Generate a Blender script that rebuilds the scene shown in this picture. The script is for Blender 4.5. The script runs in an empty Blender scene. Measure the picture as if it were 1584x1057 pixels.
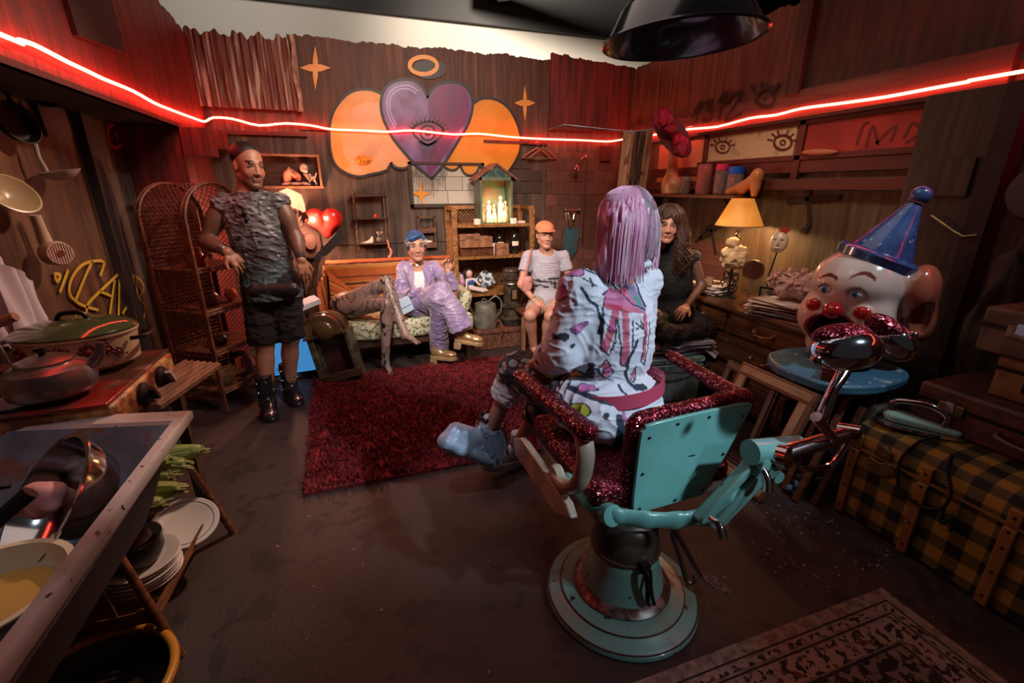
import bpy, bmesh, math, random
import numpy as np
from mathutils import Vector, Matrix, Euler
random.seed(7)
rng = np.random.default_rng(7)
SC = bpy.context.scene
COL = SC.collection
PI = math.pi

# ------------------------------------------------------------------ camera
FPX = 704.0
PITCH = math.atan(237 / 704.0)
YAW = math.atan(252 / math.hypot(704, 237))
EYE = np.array([0.0, 0.0, 1.5])
FW = np.array([math.sin(YAW) * math.cos(PITCH), math.cos(YAW) * math.cos(PITCH), -math.sin(PITCH)])
RT = np.array([math.cos(YAW), -math.sin(YAW), 0.0])
UP = np.cross(RT, FW)
cd = bpy.data.cameras.new('camera')
cam = bpy.data.objects.new('camera', cd)
COL.objects.link(cam)
cd.sensor_fit = 'HORIZONTAL'
cd.sensor_width = 36.0
cd.lens = 36.0 * FPX / 1584.0
cd.clip_start = 0.02
cam.location = EYE
cam.rotation_euler = Vector(-FW).to_track_quat('Z', 'Y').to_euler()
cam.matrix_world = Matrix([[RT[i], UP[i], -FW[i], EYE[i]] for i in range(3)] + [[0, 0, 0, 1]])
SC.camera = cam

# points of the place: rays through the lens met with the floor or a wall plane
def _ray(u, v):
    return FW + RT * (u - 792) / FPX + UP * (528.5 - v) / FPX
def atz(u, v, z=0.0):
    d = _ray(u, v); return EYE + d * (z - EYE[2]) / d[2]
def aty(u, v, y):
    d = _ray(u, v); return EYE + d * y / d[1]
def atx(u, v, x):
    d = _ray(u, v); return EYE + d * x / d[0]

# ------------------------------------------------------------------ world, exposure
w = bpy.data.worlds.new('studio_dark'); SC.world = w; w.use_nodes = True
bg = w.node_tree.nodes['Background']
bg.inputs[0].default_value = (0.55, 0.42, 0.42, 1)
bg.inputs[1].default_value = 0.035
SC.view_settings.view_transform = 'Standard'
SC.view_settings.look = 'None'
SC.view_settings.gamma = 1.0
SC.view_settings.exposure = 0.0
SC.view_settings.use_curve_mapping = False

# ------------------------------------------------------------------ lights of the film set, and added fill lamps
def lamp(kind, name, loc, color, power, target=None, size=0.1, angle=60, blend=0.4):
    ld = bpy.data.lights.new(name, kind); o = bpy.data.objects.new(name, ld); COL.objects.link(o)
    ld.color = color; ld.energy = power; o.location = loc
    if kind == 'SPOT':
        ld.spot_size = math.radians(angle); ld.spot_blend = blend; ld.shadow_soft_size = size
    elif kind == 'AREA':
        ld.size = size
    else:
        ld.shadow_soft_size = size
    if target is not None:
        d = Vector(target) - Vector(loc)
        o.rotation_euler = d.to_track_quat('-Z', 'Y').to_euler()
    return o
COOL = (0.72, 0.86, 1.0); WARM = (1.0, 0.62, 0.34); NEUT = (1.0, 0.86, 0.78)
lamp('SPOT', 'cool_key_spot', (2.1, -0.5, 2.75), COOL, 330, (0.95, 1.45, 0.95), 0.06, 30, 0.7)
lamp('SPOT', 'cool_top_spot', (2.7, 0.25, 3.3), COOL, 120, (2.2, 1.5, 0.9), 0.06, 24, 0.7)
lamp('SPOT', 'cool_low_spot', (1.75, -0.5, 1.7), COOL, 34, (0.85, 1.1, 0.2), 0.06, 26, 0.8)
lamp('SPOT', 'cool_boot_fill', (-0.2, 0.9, 2.9), COOL, 95, (0.45, 2.0, 0.2), 0.06, 17, 0.9)  # added lamp that only brightens the boots, no such source known
lamp('SPOT', 'back_group_spot', (-0.1, 1.3, 2.55), NEUT, 430, (1.15, 4.2, 0.6), 0.12, 42, 0.8)
lamp('SPOT', 'warm_left_spot', (1.3, 3.3, 3.3), (1.0, 0.68, 0.5), 330, (-1.1, 2.2, 0.85), 0.08, 46, 0.7)
lamp('SPOT', 'cool_sink_spot', (-0.1, 0.5, 2.9), COOL, 32, (-0.95, 1.3, 0.75), 0.06, 34, 0.8)
lamp('SPOT', 'back_wall_fill', (0.9, 1.6, 3.4), (1.0, 0.8, 0.64), 300, (0.7, 4.7, 1.3), 0.3, 74, 0.9)  # added front fill that brightens the back wall
lamp('SPOT', 'seated_dark_haired_spot', (1.35, 1.75, 2.2), NEUT, 95, (2.45, 2.8, 1.0), 0.08, 26, 0.8)
lamp('SPOT', 'standing_man_spot', (1.3, 1.9, 3.2), (1.0, 0.76, 0.66), 230, (-0.6, 3.4, 1.3), 0.1, 28, 0.7)
lamp('SPOT', 'right_corner_spot', (0.9, 1.7, 3.3), (1.0, 0.74, 0.5), 120, (2.8, 2.7, 1.1), 0.2, 48, 0.9)
lamp('SPOT', 'upper_wall_spot', (0.6, 0.3, 3.3), (1.0, 0.6, 0.36), 190, (1.3, 4.7, 2.4), 0.2, 62, 0.9)
lamp('SPOT', 'far_wall_wash', (3.2, 5.2, 4.6), (1.0, 0.86, 0.7), 1000, (3.4, 8.4, 3.9), 0.3, 95, 0.5)
lamp('SPOT', 'far_wall_dim_wash', (-1.0, 5.6, 4.4), (1.0, 0.9, 0.78), 150, (-1.0, 8.4, 4.2), 0.4, 110, 0.8)
lamp('AREA', 'soft_fill', (0.8, 2.2, 3.7), (1.0, 0.78, 0.7), 15, (0.8, 2.4, 0), 2.5)  # added soft fill lamp standing in for bounced light
# ------------------------------------------------------------------ helpers
def V(*a): return np.array(a if len(a) > 1 else a[0], dtype=float)
def nrm(a):
    a = np.asarray(a, float); n = np.linalg.norm(a); return a / n if n > 1e-12 else a
def frame(ez, hint=(0, 0, 1)):
    ez = nrm(ez); h = np.asarray(hint, float)
    if abs(np.dot(ez, nrm(h))) > 0.97: h = V(1, 0, 0) if abs(ez[0]) < .9 else V(0, 1, 0)
    ex = nrm(np.cross(h, ez)); ey = np.cross(ez, ex)
    return np.array([ex, ey, ez]).T
def RZ(a): c, s = math.cos(a), math.sin(a); return np.array([[c, -s, 0], [s, c, 0], [0, 0, 1.]])
def RX(a): c, s = math.cos(a), math.sin(a); return np.array([[1., 0, 0], [0, c, -s], [0, s, c]])
def RY(a): c, s = math.cos(a), math.sin(a); return np.array([[c, 0, s], [0, 1., 0], [-s, 0, c]])
I3 = np.eye(3)

class M:
    def __init__(s): s.v = []; s.f = []; s.m = []
    def add(s, vs, fs, mi=0):
        b = len(s.v); s.v += [tuple(map(float, p)) for p in vs]
        s.f += [tuple(b + i for i in f) for f in fs]; s.m += [mi] * len(fs); return s
    def box(s, c, d, R=I3, mi=0, taper=(1, 1)):
        c = V(c); hx, hy, hz = d[0] / 2, d[1] / 2, d[2] / 2; vs = []
        for z in (-1, 1):
            tx, ty = (1, 1) if z < 0 else taper
            for x, y in ((-1, -1), (1, -1), (1, 1), (-1, 1)):
                vs.append(c + R @ V(x * hx * tx, y * hy * ty, z * hz))
        return s.add(vs, [(3, 2, 1, 0), (4, 5, 6, 7), (0, 1, 5, 4), (1, 2, 6, 5), (2, 3, 7, 6), (3, 0, 4, 7)], mi)
    def bx(s, x0, x1, y0, y1, z0, z1, mi=0):
        return s.box(((x0 + x1) / 2, (y0 + y1) / 2, (z0 + z1) / 2), (abs(x1 - x0), abs(y1 - y0), abs(z1 - z0)), I3, mi)
    def bar(s, p0, p1, w, t, hint=(0, 0, 1), mi=0):
        p0 = V(p0); p1 = V(p1); F = frame(p1 - p0, hint)
        return s.box((p0 + p1) / 2, (w, t, np.linalg.norm(p1 - p0)), F, mi)
    def tube(s, pts, r, n=8, closed=False, mi=0, sq=1.0, hint=(0, 0, 1), cap=True):
        P = [V(p) for p in pts]; N = len(P); rr = [r] * N if np.isscalar(r) else list(r)
        T = []
        for i in range(N):
            a = P[(i - 1) % N] if (closed or i > 0) else P[i]; b = P[(i + 1) % N] if (closed or i < N - 1) else P[i]
            T.append(nrm(b - a))
        F = frame(T[0], hint); ex, ey = F[:, 0], F[:, 1]; vs = []
        for i in range(N):
            ex = nrm(ex - T[i] * np.dot(ex, T[i])); ey = np.cross(T[i], ex)
            for k in range(n):
                a = 2 * PI * k / n; vs.append(P[i] + rr[i] * (math.cos(a) * ex + sq * math.sin(a) * ey))
        fs = []
        for i in range(N if closed else N - 1):
            for k in range(n):
                j = (i + 1) % N; k2 = (k + 1) % n
                fs.append((i * n + k, i * n + k2, j * n + k2, j * n + k))
        if not closed and cap: fs += [tuple(range(n - 1, -1, -1)), tuple((N - 1) * n + k for k in range(n))]
        return s.add(vs, fs, mi)
    def cyl(s, p0, p1, r0, r1=None, n=20, mi=0, cap=True):
        return s.tube([p0, p1], [r0, r0 if r1 is None else r1], n, mi=mi, cap=cap)
    def lathe(s, prof, c=(0, 0, 0), R=I3, n=32, mi=0, sx=1, sy=1, closed=False, fn=None):
        c = V(c); vs = []; N = len(prof)
        for (r, z) in prof:
            for k in range(n):
                a = 2 * PI * k / n; q = fn(a, r, z) if fn else r
                vs.append(c + R @ V(q * math.cos(a) * sx, q * math.sin(a) * sy, z))
        fs = []
        for i in range(N - 1 + (1 if closed else 0)):
            for k in range(n):
                j = (i + 1) % N; k2 = (k + 1) % n; fs.append((i * n + k, i * n + k2, j * n + k2, j * n + k))
        if not closed:
            if prof[0][0] > 1e-6: fs.append(tuple(range(n - 1, -1, -1)))
            if prof[-1][0] > 1e-6: fs.append(tuple((N - 1) * n + k for k in range(n)))
        return s.add(vs, fs, mi)
    def sph(s, c, r, R=I3, n=16, m=10, mi=0):
        r = (r, r, r) if np.isscalar(r) else r; vs = []; c = V(c)
        for i in range(m + 1):
            t = PI * i / m
            for k in range(n):
                a = 2 * PI * k / n
                vs.append(c + R @ V(r[0] * math.sin(t) * math.cos(a), r[1] * math.sin(t) * math.sin(a), -r[2] * math.cos(t)))
        fs = [(i * n + k, i * n + (k + 1) % n, (i + 1) * n + (k + 1) % n, (i + 1) * n + k) for i in range(m) for k in range(n)]
        return s.add(vs, fs, mi)
    def prism(s, poly, o, ex, ey, t, mi=0):
        o = V(o); ex = V(ex); ey = V(ey); ez = nrm(np.cross(ex, ey)); n = len(poly)
        a = sum(poly[i][0] * poly[(i + 1) % n][1] - poly[(i + 1) % n][0] * poly[i][1] for i in range(n))
        if a < 0: poly = poly[::-1]
        if t < 0: o = o + ez * t; t = -t
        vs = [o + ex * p[0] + ey * p[1] for p in poly] + [o + ex * p[0] + ey * p[1] + ez * t for p in poly]
        fs = [tuple(range(n - 1, -1, -1)), tuple(range(n, 2 * n))] + [(i, (i + 1) % n, n + (i + 1) % n, n + i) for i in range(n)]
        return s.add(vs, fs, mi)
    def grid(s, fn, nu, nv, mi=0, wrap=False):
        vs = [fn(i / (nu - (0 if wrap else 1)), j / (nv - 1)) for j in range(nv) for i in range(nu)]
        fs = []
        for j in range(nv - 1):
            for i in range(nu if wrap else nu - 1):
                i2 = (i + 1) % nu; fs.append((j * nu + i, j * nu + i2, (j + 1) * nu + i2, (j + 1) * nu + i))
        return s.add(vs, fs, mi)
    def sheet(s, fn, nu, nv, t=0.003, mi=0):       # a grid given real thickness
        P = np.array([[fn(i / (nu - 1), j / (nv - 1)) for i in range(nu)] for j in range(nv)], float)
        du = np.gradient(P, axis=1); dv = np.gradient(P, axis=0); N = np.cross(du, dv)
        N /= (np.linalg.norm(N, axis=2, keepdims=True) + 1e-9)
        A = P.reshape(-1, 3); B = (P - N * t).reshape(-1, 3); n = nu * nv; fs = []
        for j in range(nv - 1):
            for i in range(nu - 1):
                q = (j * nu + i, j * nu + i + 1, (j + 1) * nu + i + 1, (j + 1) * nu + i)
                fs.append(q); fs.append(tuple(n + k for k in q[::-1]))
        rim = [i for i in range(nu)] + [j * nu + nu - 1 for j in range(1, nv)] + [(nv - 1) * nu + i for i in range(nu - 2, -1, -1)] + [j * nu for j in range(nv - 2, 0, -1)]
        for k in range(len(rim)):
            a, b = rim[k], rim[(k + 1) % len(rim)]; fs.append((b, a, n + a, n + b))
        return s.add(list(A) + list(B), fs, mi)

def _loc(p):
    t = V(0, 0, 0)
    while p is not None: t = t + V(p.location); p = p.parent
    return t
def link_mesh(name, me, mats, parent, bevel=0):
    o = bpy.data.objects.new(name, me); COL.objects.link(o)
    for m_ in (mats if isinstance(mats, (list, tuple)) else [mats]): me.materials.append(m_)
    if parent is not None: o.parent = parent
    if bevel:
        b = o.modifiers.new('bevel', 'BEVEL'); b.width = bevel; b.segments = 2; b.limit_method = 'ANGLE'; b.angle_limit = 0.7
        b.harden_normals = False
    return o
def obj(name, mb, mats, parent=None, bevel=0, smooth=38, label=None):
    off = _loc(parent); me = bpy.data.meshes.new(name)
    if parent is None:
        a = np.array(mb.v); off = V((a[:, 0].min() + a[:, 0].max()) / 2, (a[:, 1].min() + a[:, 1].max()) / 2, a[:, 2].min())
    me.from_pydata([(p[0] - off[0], p[1] - off[1], p[2] - off[2]) for p in mb.v], [], mb.f)
    if any(mb.m): me.polygons.foreach_set('material_index', mb.m)
    if smooth:
        me.polygons.foreach_set('use_smooth', [True] * len(mb.f)); me.set_sharp_from_angle(angle=math.radians(smooth))
    me.update(); o = link_mesh(name, me, mats, parent, bevel)
    if parent is None: o.location = off
    if label: o['label'] = label
    return o
def tag(o, label, cat, group=None, kind=None):
    o['label'] = label; o['category'] = cat
    if group: o['group'] = group
    if kind: o['kind'] = kind
    return o
def thing(name, label, cat, loc, group=None, kind=None):
    o = bpy.data.objects.new(name, None); COL.objects.link(o); o.empty_display_size = 0.1
    o.location = tuple(map(float, loc)); return tag(o, label, cat, group, kind)
def struct(name, mb, mats, label=None, **k):
    o = obj(name, mb, mats, None, **k); o['kind'] = 'structure'; o['label'] = label or name.replace('_', ' '); o['category'] = name.split('_')[0]; return o
def dup(root, loc, label, group=None, rotz=None, scale=None):
    r = root.copy(); COL.objects.link(r); r.location = tuple(map(float, loc)); r['label'] = label
    if group: r['group'] = group
    if rotz is not None: r.rotation_euler = (0, 0, rotz)
    if scale is not None: r.scale = scale
    for ch in list(root.children):
        c = ch.copy(); COL.objects.link(c); c.parent = r
        for g in list(ch.children):
            d = g.copy(); COL.objects.link(d); d.parent = c
    return r

# ------------------------------------------------------------------ materials
MATS = {}
def mat(key, col, rough=0.6, metal=0.0, col2=None, nscale=6.0, nstretch=(1, 1, 1), lo=0.4, hi=0.6, bump=0.0, bscale=40.0,
        bstretch=None, emis=None, estr=0.0, coat=0.0, trans=0.0, attr=False, sheen=0.0, col3=None, n3=25.0, l3=.55, h3=.62, sss=0.0, alpha=None, detail=4.0, spec=None):
    if key in MATS: return MATS[key]
    m = bpy.data.materials.new(key); m.use_nodes = True; nt = m.node_tree; N = nt.nodes; L = nt.links
    b = N['Principled BSDF']; b.inputs['Roughness'].default_value = rough; b.inputs['Metallic'].default_value = metal
    b.inputs['Base Color'].default_value = (*col, 1)
    if coat: b.inputs['Coat Weight'].default_value = coat; b.inputs['Coat Roughness'].default_value = 0.08
    if trans: b.inputs['Transmission Weight'].default_value = trans
    if sheen: b.inputs['Sheen Weight'].default_value = sheen
    if sss: b.inputs['Subsurface Weight'].default_value = sss; b.inputs['Subsurface Radius'].default_value = (.012, .005, .003)
    if spec is not None: b.inputs['Specular IOR Level'].default_value = spec
    if alpha is not None: b.inputs['Alpha'].default_value = alpha
    if emis: b.inputs['Emission Color'].default_value = (*emis, 1); b.inputs['Emission Strength'].default_value = estr
    tc = N.new('ShaderNodeTexCoord')
    def noise(sc, st, det=detail):
        mp = N.new('ShaderNodeMapping'); mp.inputs['Scale'].default_value = st; L.new(tc.outputs['Object'], mp.inputs['Vector'])
        n = N.new('ShaderNodeTexNoise'); n.inputs['Scale'].default_value = sc; n.inputs['Detail'].default_value = det
        L.new(mp.outputs[0], n.inputs['Vector']); return n
    cur = None
    if attr:
        a = N.new('ShaderNodeVertexColor'); a.layer_name = 'Col'; cur = a.outputs['Color']
    def layer(cur, c1, c2, sc, st, lo, hi):
        n = noise(sc, st); mr = N.new('ShaderNodeMapRange'); mr.inputs[1].default_value = lo; mr.inputs[2].default_value = hi
        L.new(n.outputs['Fac'], mr.inputs[0]); mx = N.new('ShaderNodeMix'); mx.data_type = 'RGBA'
        L.new(mr.outputs[0], mx.inputs['Factor'])
        if cur is not None: L.new(cur, mx.inputs['A'])
        else: mx.inputs['A'].default_value = (*c1, 1)
        mx.inputs['B'].default_value = (*c2, 1); return mx.outputs['Result']
    if col2 is not None: cur = layer(cur, col, col2, nscale, nstretch, lo, hi)
    if col3 is not None: cur = layer(cur, col, col3, n3, nstretch, l3, h3)
    if cur is not None: L.new(cur, b.inputs['Base Color'])
    if bump:
        n = noise(bscale, bstretch or nstretch); bp = N.new('ShaderNodeBump'); bp.inputs['Strength'].default_value = bump; bp.inputs['Distance'].default_value = 0.01
        L.new(n.outputs['Fac'], bp.inputs['Height']); L.new(bp.outputs[0], b.inputs['Normal'])
    MATS[key] = m; return m
def emit(key, col, s):
    if key in MATS: return MATS[key]
    m = bpy.data.materials.new(key); m.use_nodes = True; nt = m.node_tree; nt.nodes.remove(nt.nodes['Principled BSDF'])
    e = nt.nodes.new('ShaderNodeEmission'); e.inputs[0].default_value = (*col, 1); e.inputs[1].default_value = s
    nt.links.new(e.outputs[0], nt.nodes['Material Output'].inputs[0]); MATS[key] = m; return m
def hexc(h):
    h = h.lstrip('#'); c = [int(h[i:i + 2], 16) / 255 for i in (0, 2, 4)]
    return tuple(x / 12.92 if x <= .04045 else ((x + .055) / 1.055) ** 2.4 for x in c)

# ------------------------------------------------------------------ signed-distance modelling (bodies, clothes, soft things)
class SDF:
    def __init__(s, lo, hi, h):
        s.lo = V(lo); s.h = h; s.n = np.ceil((V(hi) - s.lo) / h).astype(int) + 1
        s.d = np.full(tuple(s.n), 1.0, np.float32)
    def _sl(s, lo, hi):
        a = np.maximum(np.floor((V(lo) - s.lo) / s.h).astype(int), 0); b = np.minimum(np.ceil((V(hi) - s.lo) / s.h).astype(int) + 1, s.n)
        if np.any(b <= a): return None, None
        g = [((np.arange(a[i], b[i]) * s.h) + s.lo[i]).astype(np.float32) for i in range(3)]
        return (slice(a[0], b[0]), slice(a[1], b[1]), slice(a[2], b[2])), (g[0][:, None, None], g[1][None, :, None], g[2][None, None, :])
    def _mix(s, sl, d, k, sub=False):
        c = s.d[sl]
        if sub:
            d = -d
            if k > 0:
                h = np.clip(.5 - .5 * (c - d) / k, 0, 1); s.d[sl] = c * (1 - h) + d * h + k * h * (1 - h)
            else: s.d[sl] = np.maximum(c, d)
        else:
            if k > 0:
                h = np.clip(.5 + .5 * (c - d) / k, 0, 1); s.d[sl] = c * (1 - h) + d * h - k * h * (1 - h)
            else: s.d[sl] = np.minimum(c, d)
    def cap(s, p0, p1, r0, r1=None, k=.015, sub=False, flat=1.0, fax=None):
        p0 = V(p0); p1 = V(p1); r1 = r0 if r1 is None else r1; m = max(r0, r1) + k + 2.5 * s.h + .01
        sl, g = s._sl(np.minimum(p0, p1) - m, np.maximum(p0, p1) + m)
        if sl is None: return s
        d = (p1 - p0).astype(np.float32); L2 = float(d @ d) + 1e-12
        X, Y, Z = g[0] - p0[0], g[1] - p0[1], g[2] - p0[2]
        t = np.clip((X * d[0] + Y * d[1] + Z * d[2]) / L2, 0, 1)
        X, Y, Z = X - t * d[0], Y - t * d[1], Z - t * d[2]
        if flat != 1.0:
            a = nrm(fax); q = X * a[0] + Y * a[1] + Z * a[2]; e = 1 / flat - 1
            X, Y, Z = X + q * a[0] * e, Y + q * a[1] * e, Z + q * a[2] * e
            dd = (np.sqrt(X * X + Y * Y + Z * Z) - (r0 + (r1 - r0) * t)) * (flat if flat < 1 else 1)
        else: dd = np.sqrt(X * X + Y * Y + Z * Z) - (r0 + (r1 - r0) * t)
        s._mix(sl, dd, k, sub); return s
    def ell(s, c, r, R=I3, k=.015, sub=False):
        c = V(c); r = V(r) if not np.isscalar(r) else V(r, r, r); m = float(r.max()) + k + 2.5 * s.h + .005
        sl, g = s._sl(c - m, c + m)
        if sl is None: return s
        X, Y, Z = g[0] - c[0], g[1] - c[1], g[2] - c[2]
        q = [(X * R[0, i] + Y * R[1, i] + Z * R[2, i]) for i in range(3)]
        k0 = np.sqrt((q[0] / r[0]) ** 2 + (q[1] / r[1]) ** 2 + (q[2] / r[2]) ** 2)
        k1 = np.sqrt((q[0] / r[0] ** 2) ** 2 + (q[1] / r[1] ** 2) ** 2 + (q[2] / r[2] ** 2) ** 2) + 1e-6
        s._mix(sl, k0 * (k0 - 1) / k1, k, sub); return s
    def box(s, c, half, R=I3, rnd=.005, k=.01, sub=False):
        c = V(c); half = V(half); m = float(np.linalg.norm(half)) + rnd + k + 2.5 * s.h
        sl, g = s._sl(c - m, c + m)
        if sl is None: return s
        X, Y, Z = g[0] - c[0], g[1] - c[1], g[2] - c[2]
        q = [np.abs(X * R[0, i] + Y * R[1, i] + Z * R[2, i]) - half[i] + rnd for i in range(3)]
        o = np.sqrt(sum(np.maximum(a, 0) ** 2 for a in q)); i_ = np.minimum(np.maximum(np.maximum(q[0], q[1]), q[2]), 0)
        s._mix(sl, o + i_ - rnd, k, sub); return s
    def cut(s, p, n):     # removes everything on the side the normal points to
        p = V(p); n = nrm(n); sl, g = s._sl(s.lo, s.lo + s.n * s.h)
        d = (g[0] - p[0]) * n[0] + (g[1] - p[1]) * n[1] + (g[2] - p[2]) * n[2]
        s.d = np.maximum(s.d, d.astype(np.float32)); return s
    def mesh(s, warp=None):
        f = s.d; sg = f < 0
        f[0], f[-1] = np.abs(f[0]) + 1e-3, np.abs(f[-1]) + 1e-3; f[:, 0] = np.abs(f[:, 0]) + 1e-3; f[:, -1] = np.abs(f[:, -1]) + 1e-3
        f[:, :, 0] = np.abs(f[:, :, 0]) + 1e-3; f[:, :, -1] = np.abs(f[:, :, -1]) + 1e-3; sg = f < 0
        nx, ny, nz = (k - 1 for k in f.shape)
        cnt = np.zeros((nx, ny, nz), np.int8)
        for a in (0, 1):
            for b in (0, 1):
                for c in (0, 1): cnt += sg[a:nx + a, b:ny + b, c:nz + c]
        act = (cnt > 0) & (cnt < 8); I = np.argwhere(act); idx = np.full((nx, ny, nz), -1, np.int32); idx[act] = np.arange(len(I))
        cv = {(a, b, c): f[I[:, 0] + a, I[:, 1] + b, I[:, 2] + c] for a in (0, 1) for b in (0, 1) for c in (0, 1)}
        acc = np.zeros((len(I), 3)); n = np.zeros(len(I)); ks = list(cv)
        for i in range(8):
            for j in range(i + 1, 8):
                A, B = ks[i], ks[j]
                if sum(abs(A[q] - B[q]) for q in range(3)) != 1: continue
                a, b = cv[A], cv[B]; m = (a < 0) != (b < 0); t = np.where(m, a / (a - b + 1e-12), 0)
                for q in range(3): acc[:, q] += np.where(m, A[q] + t * (B[q] - A[q]), 0)
                n += m
        Pv = (I + acc / n[:, None]) * s.h + s.lo; F = []
        for ax in range(3):
            sl0 = [slice(None)] * 3; sl1 = [slice(None)] * 3; sl0[ax] = slice(0, -1); sl1[ax] = slice(1, None)
            e = sg[tuple(sl0)] != sg[tuple(sl1)]; E = np.argwhere(e); u, v = [(1, 2), (2, 0), (0, 1)][ax]
            E = E[(E[:, u] > 0) & (E[:, v] > 0)]; ins = sg[E[:, 0], E[:, 1], E[:, 2]]
            def cell(du, dv):
                Q = E.copy(); Q[:, u] -= du; Q[:, v] -= dv; return idx[Q[:, 0], Q[:, 1], Q[:, 2]]
            q = np.stack([cell(1, 1), cell(0, 1), cell(0, 0), cell(1, 0)], 1)
            q[~ins] = q[~ins][:, ::-1]; F.append(q[(q >= 0).all(1)])
        F = np.concatenate(F); 
        if warp is not None: Pv = warp(Pv)
        return Pv, F
def np_mesh(name, Pv, F, mats, parent, colfn=None, label=None, relax=1):
    if relax:          # a little smoothing takes the grid out of the surface
        e = np.concatenate([F[:, [0, 1]], F[:, [1, 2]], F[:, [2, 3]], F[:, [3, 0]]])
        for _ in range(relax):
            acc = np.zeros_like(Pv); c = np.zeros(len(Pv))
            for i in range(3): acc[:, i] = np.bincount(e[:, 0], Pv[e[:, 1], i], len(Pv)) + np.bincount(e[:, 1], Pv[e[:, 0], i], len(Pv))
            c = np.bincount(e[:, 0], minlength=len(Pv)) + np.bincount(e[:, 1], minlength=len(Pv)); Pv = Pv * .5 + .5 * acc / np.maximum(c, 1)[:, None]
    off = _loc(parent) if parent is not None else V((Pv[:, 0].min() + Pv[:, 0].max()) / 2, (Pv[:, 1].min() + Pv[:, 1].max()) / 2, Pv[:, 2].min())
    me = bpy.data.meshes.new(name); n = len(Pv); k = len(F); Q = Pv - off
    me.vertices.add(n); me.vertices.foreach_set('co', Q.astype(np.float32).ravel())
    me.loops.add(k * 4); me.loops.foreach_set('vertex_index', F.astype(np.int32).ravel())
    me.polygons.add(k); me.polygons.foreach_set('loop_start', np.arange(0, k * 4, 4, dtype=np.int32)); me.polygons.foreach_set('loop_total', np.full(k, 4, np.int32))
    me.polygons.foreach_set('use_smooth', [True] * k); me.update(calc_edges=True)
    if colfn is not None:
        nn = np.zeros(n * 3, np.float32); me.vertices.foreach_get('normal', nn); nn = nn.reshape(-1, 3)
        C = colfn(Pv, nn); ca = me.color_attributes.new('Col', 'FLOAT_COLOR', 'POINT')
        ca.data.foreach_set('color', np.concatenate([C, np.ones((n, 1))], 1).astype(np.float32).ravel())
    o = link_mesh(name, me, mats, parent)
    if parent is None: o.location = off
    if label: o['label'] = label
    return o
def vnoise(P, sc, seed=0):   # cheap smooth noise from sines
    r = np.random.default_rng(seed); t = np.zeros(len(P))
    for _ in range(9):
        d = r.normal(size=3) * sc; t += np.sin(P @ d + r.uniform(0, 6.28))
    return t / 3.2
def lerp(C, c, w):
    w = np.clip(w, 0, 1)[:, None]; return C * (1 - w) + np.array(c)[None] * w
# ================================================================== the room shell
YB, XL, XLL, XR = 4.73, -1.06, -1.42, 2.95
def woodmat(key, c1, c2, c3, st=(9, 9, .8), sc=3.0, rough=.62, bump=.35):
    return mat(key, c1, rough, col2=c2, nscale=sc, nstretch=st, lo=.35, hi=.65, col3=c3, n3=2.2, l3=.52, h3=.7, bump=bump, bscale=6)
m_floor = mat('floor_dark', (.036, .021, .018), .6, col2=(.054, .033, .028), nscale=2.2, lo=.3, hi=.75, col3=(.025, .014, .012), n3=9, bump=.25, bscale=60)
m_wb = woodmat('grimy_plywood', (.085, .05, .034), (.04, .024, .018), (.13, .085, .06))
m_wu = woodmat('upper_brown_board', (.09, .028, .016), (.05, .016, .01), (.14, .05, .025))
m_wr = woodmat('right_grey_green_board', (.105, .075, .038), (.05, .034, .02), (.14, .11, .07), st=(7, 7, .5))
m_wl = woodmat('left_brown_board', (.12, .05, .02), (.035, .014, .008), (.17, .085, .04), st=(6, 6, .5))
m_red = woodmat('red_painted_lit_board', (.2, .02, .014), (.1, .012, .01), (.05, .01, .008))
m_dark = mat('near_black_board', (.018, .012, .01), .7, col2=(.035, .02, .015), nscale=3)
m_far = mat('studio_white', (.7, .66, .6), .8)
m_black = mat('black_paint', (.01, .009, .011), .55)
m_trimred = mat('dark_red_trim', (.11, .018, .014), .5, col2=(.05, .012, .01), nscale=4, nstretch=(1, .2, 1), bump=.2, bscale=8)

b = M().bx(-2.2, 4.2, -1.2, 5.2, -.05, 0); struct('floor', b, m_floor, 'dark brown dusty floor')
b = M().bx(-9, 12, 5.2, 8.6, -.06, -.01); struct('floor', b, m_dark, 'dark studio floor beyond the set')
ZF = aty(390, 0, 8.4)[2]
b = M().bx(-9, 14, 8.4, 8.5, 0, ZF); struct('wall_far', b, m_far, 'white studio wall beyond the set')
b = M().bx(-9, 14, 8.3, 8.42, ZF, ZF + 2.5); struct('wall_far', b, m_black, 'black upper studio wall')
b = M().bx(-9, 14, 3.0, 8.5, ZF + 1.6, ZF + 1.7)
struct('ceiling', b, m_black, 'dark studio ceiling')
b = M().bar((2.4, 7.9, ZF + .35), (5.2, 5.2, ZF + .3), .3, .25); struct('trim_1', b, mat('truss_grey', (.05, .055, .05), .6), 'grey overhead beam beyond the set')

def ragged(x0, x1, zf, zb, step=.012, amp=.012, seed=1):
    r = random.Random(seed); top = []; x = x0; q = 0
    while x < x1:
        q = q * .8 + r.uniform(-amp, amp) * .6; top.append((x, zf(x) + q + r.uniform(-amp, amp) * .35)); x += step * r.uniform(.5, 1.8)
    top.append((x1, zf(x1)))
    return [(x1, zb), (x0, zb)] + top
EX, EY, EZ = V(1, 0, 0), V(0, 1, 0), V(0, 0, 1)
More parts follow.
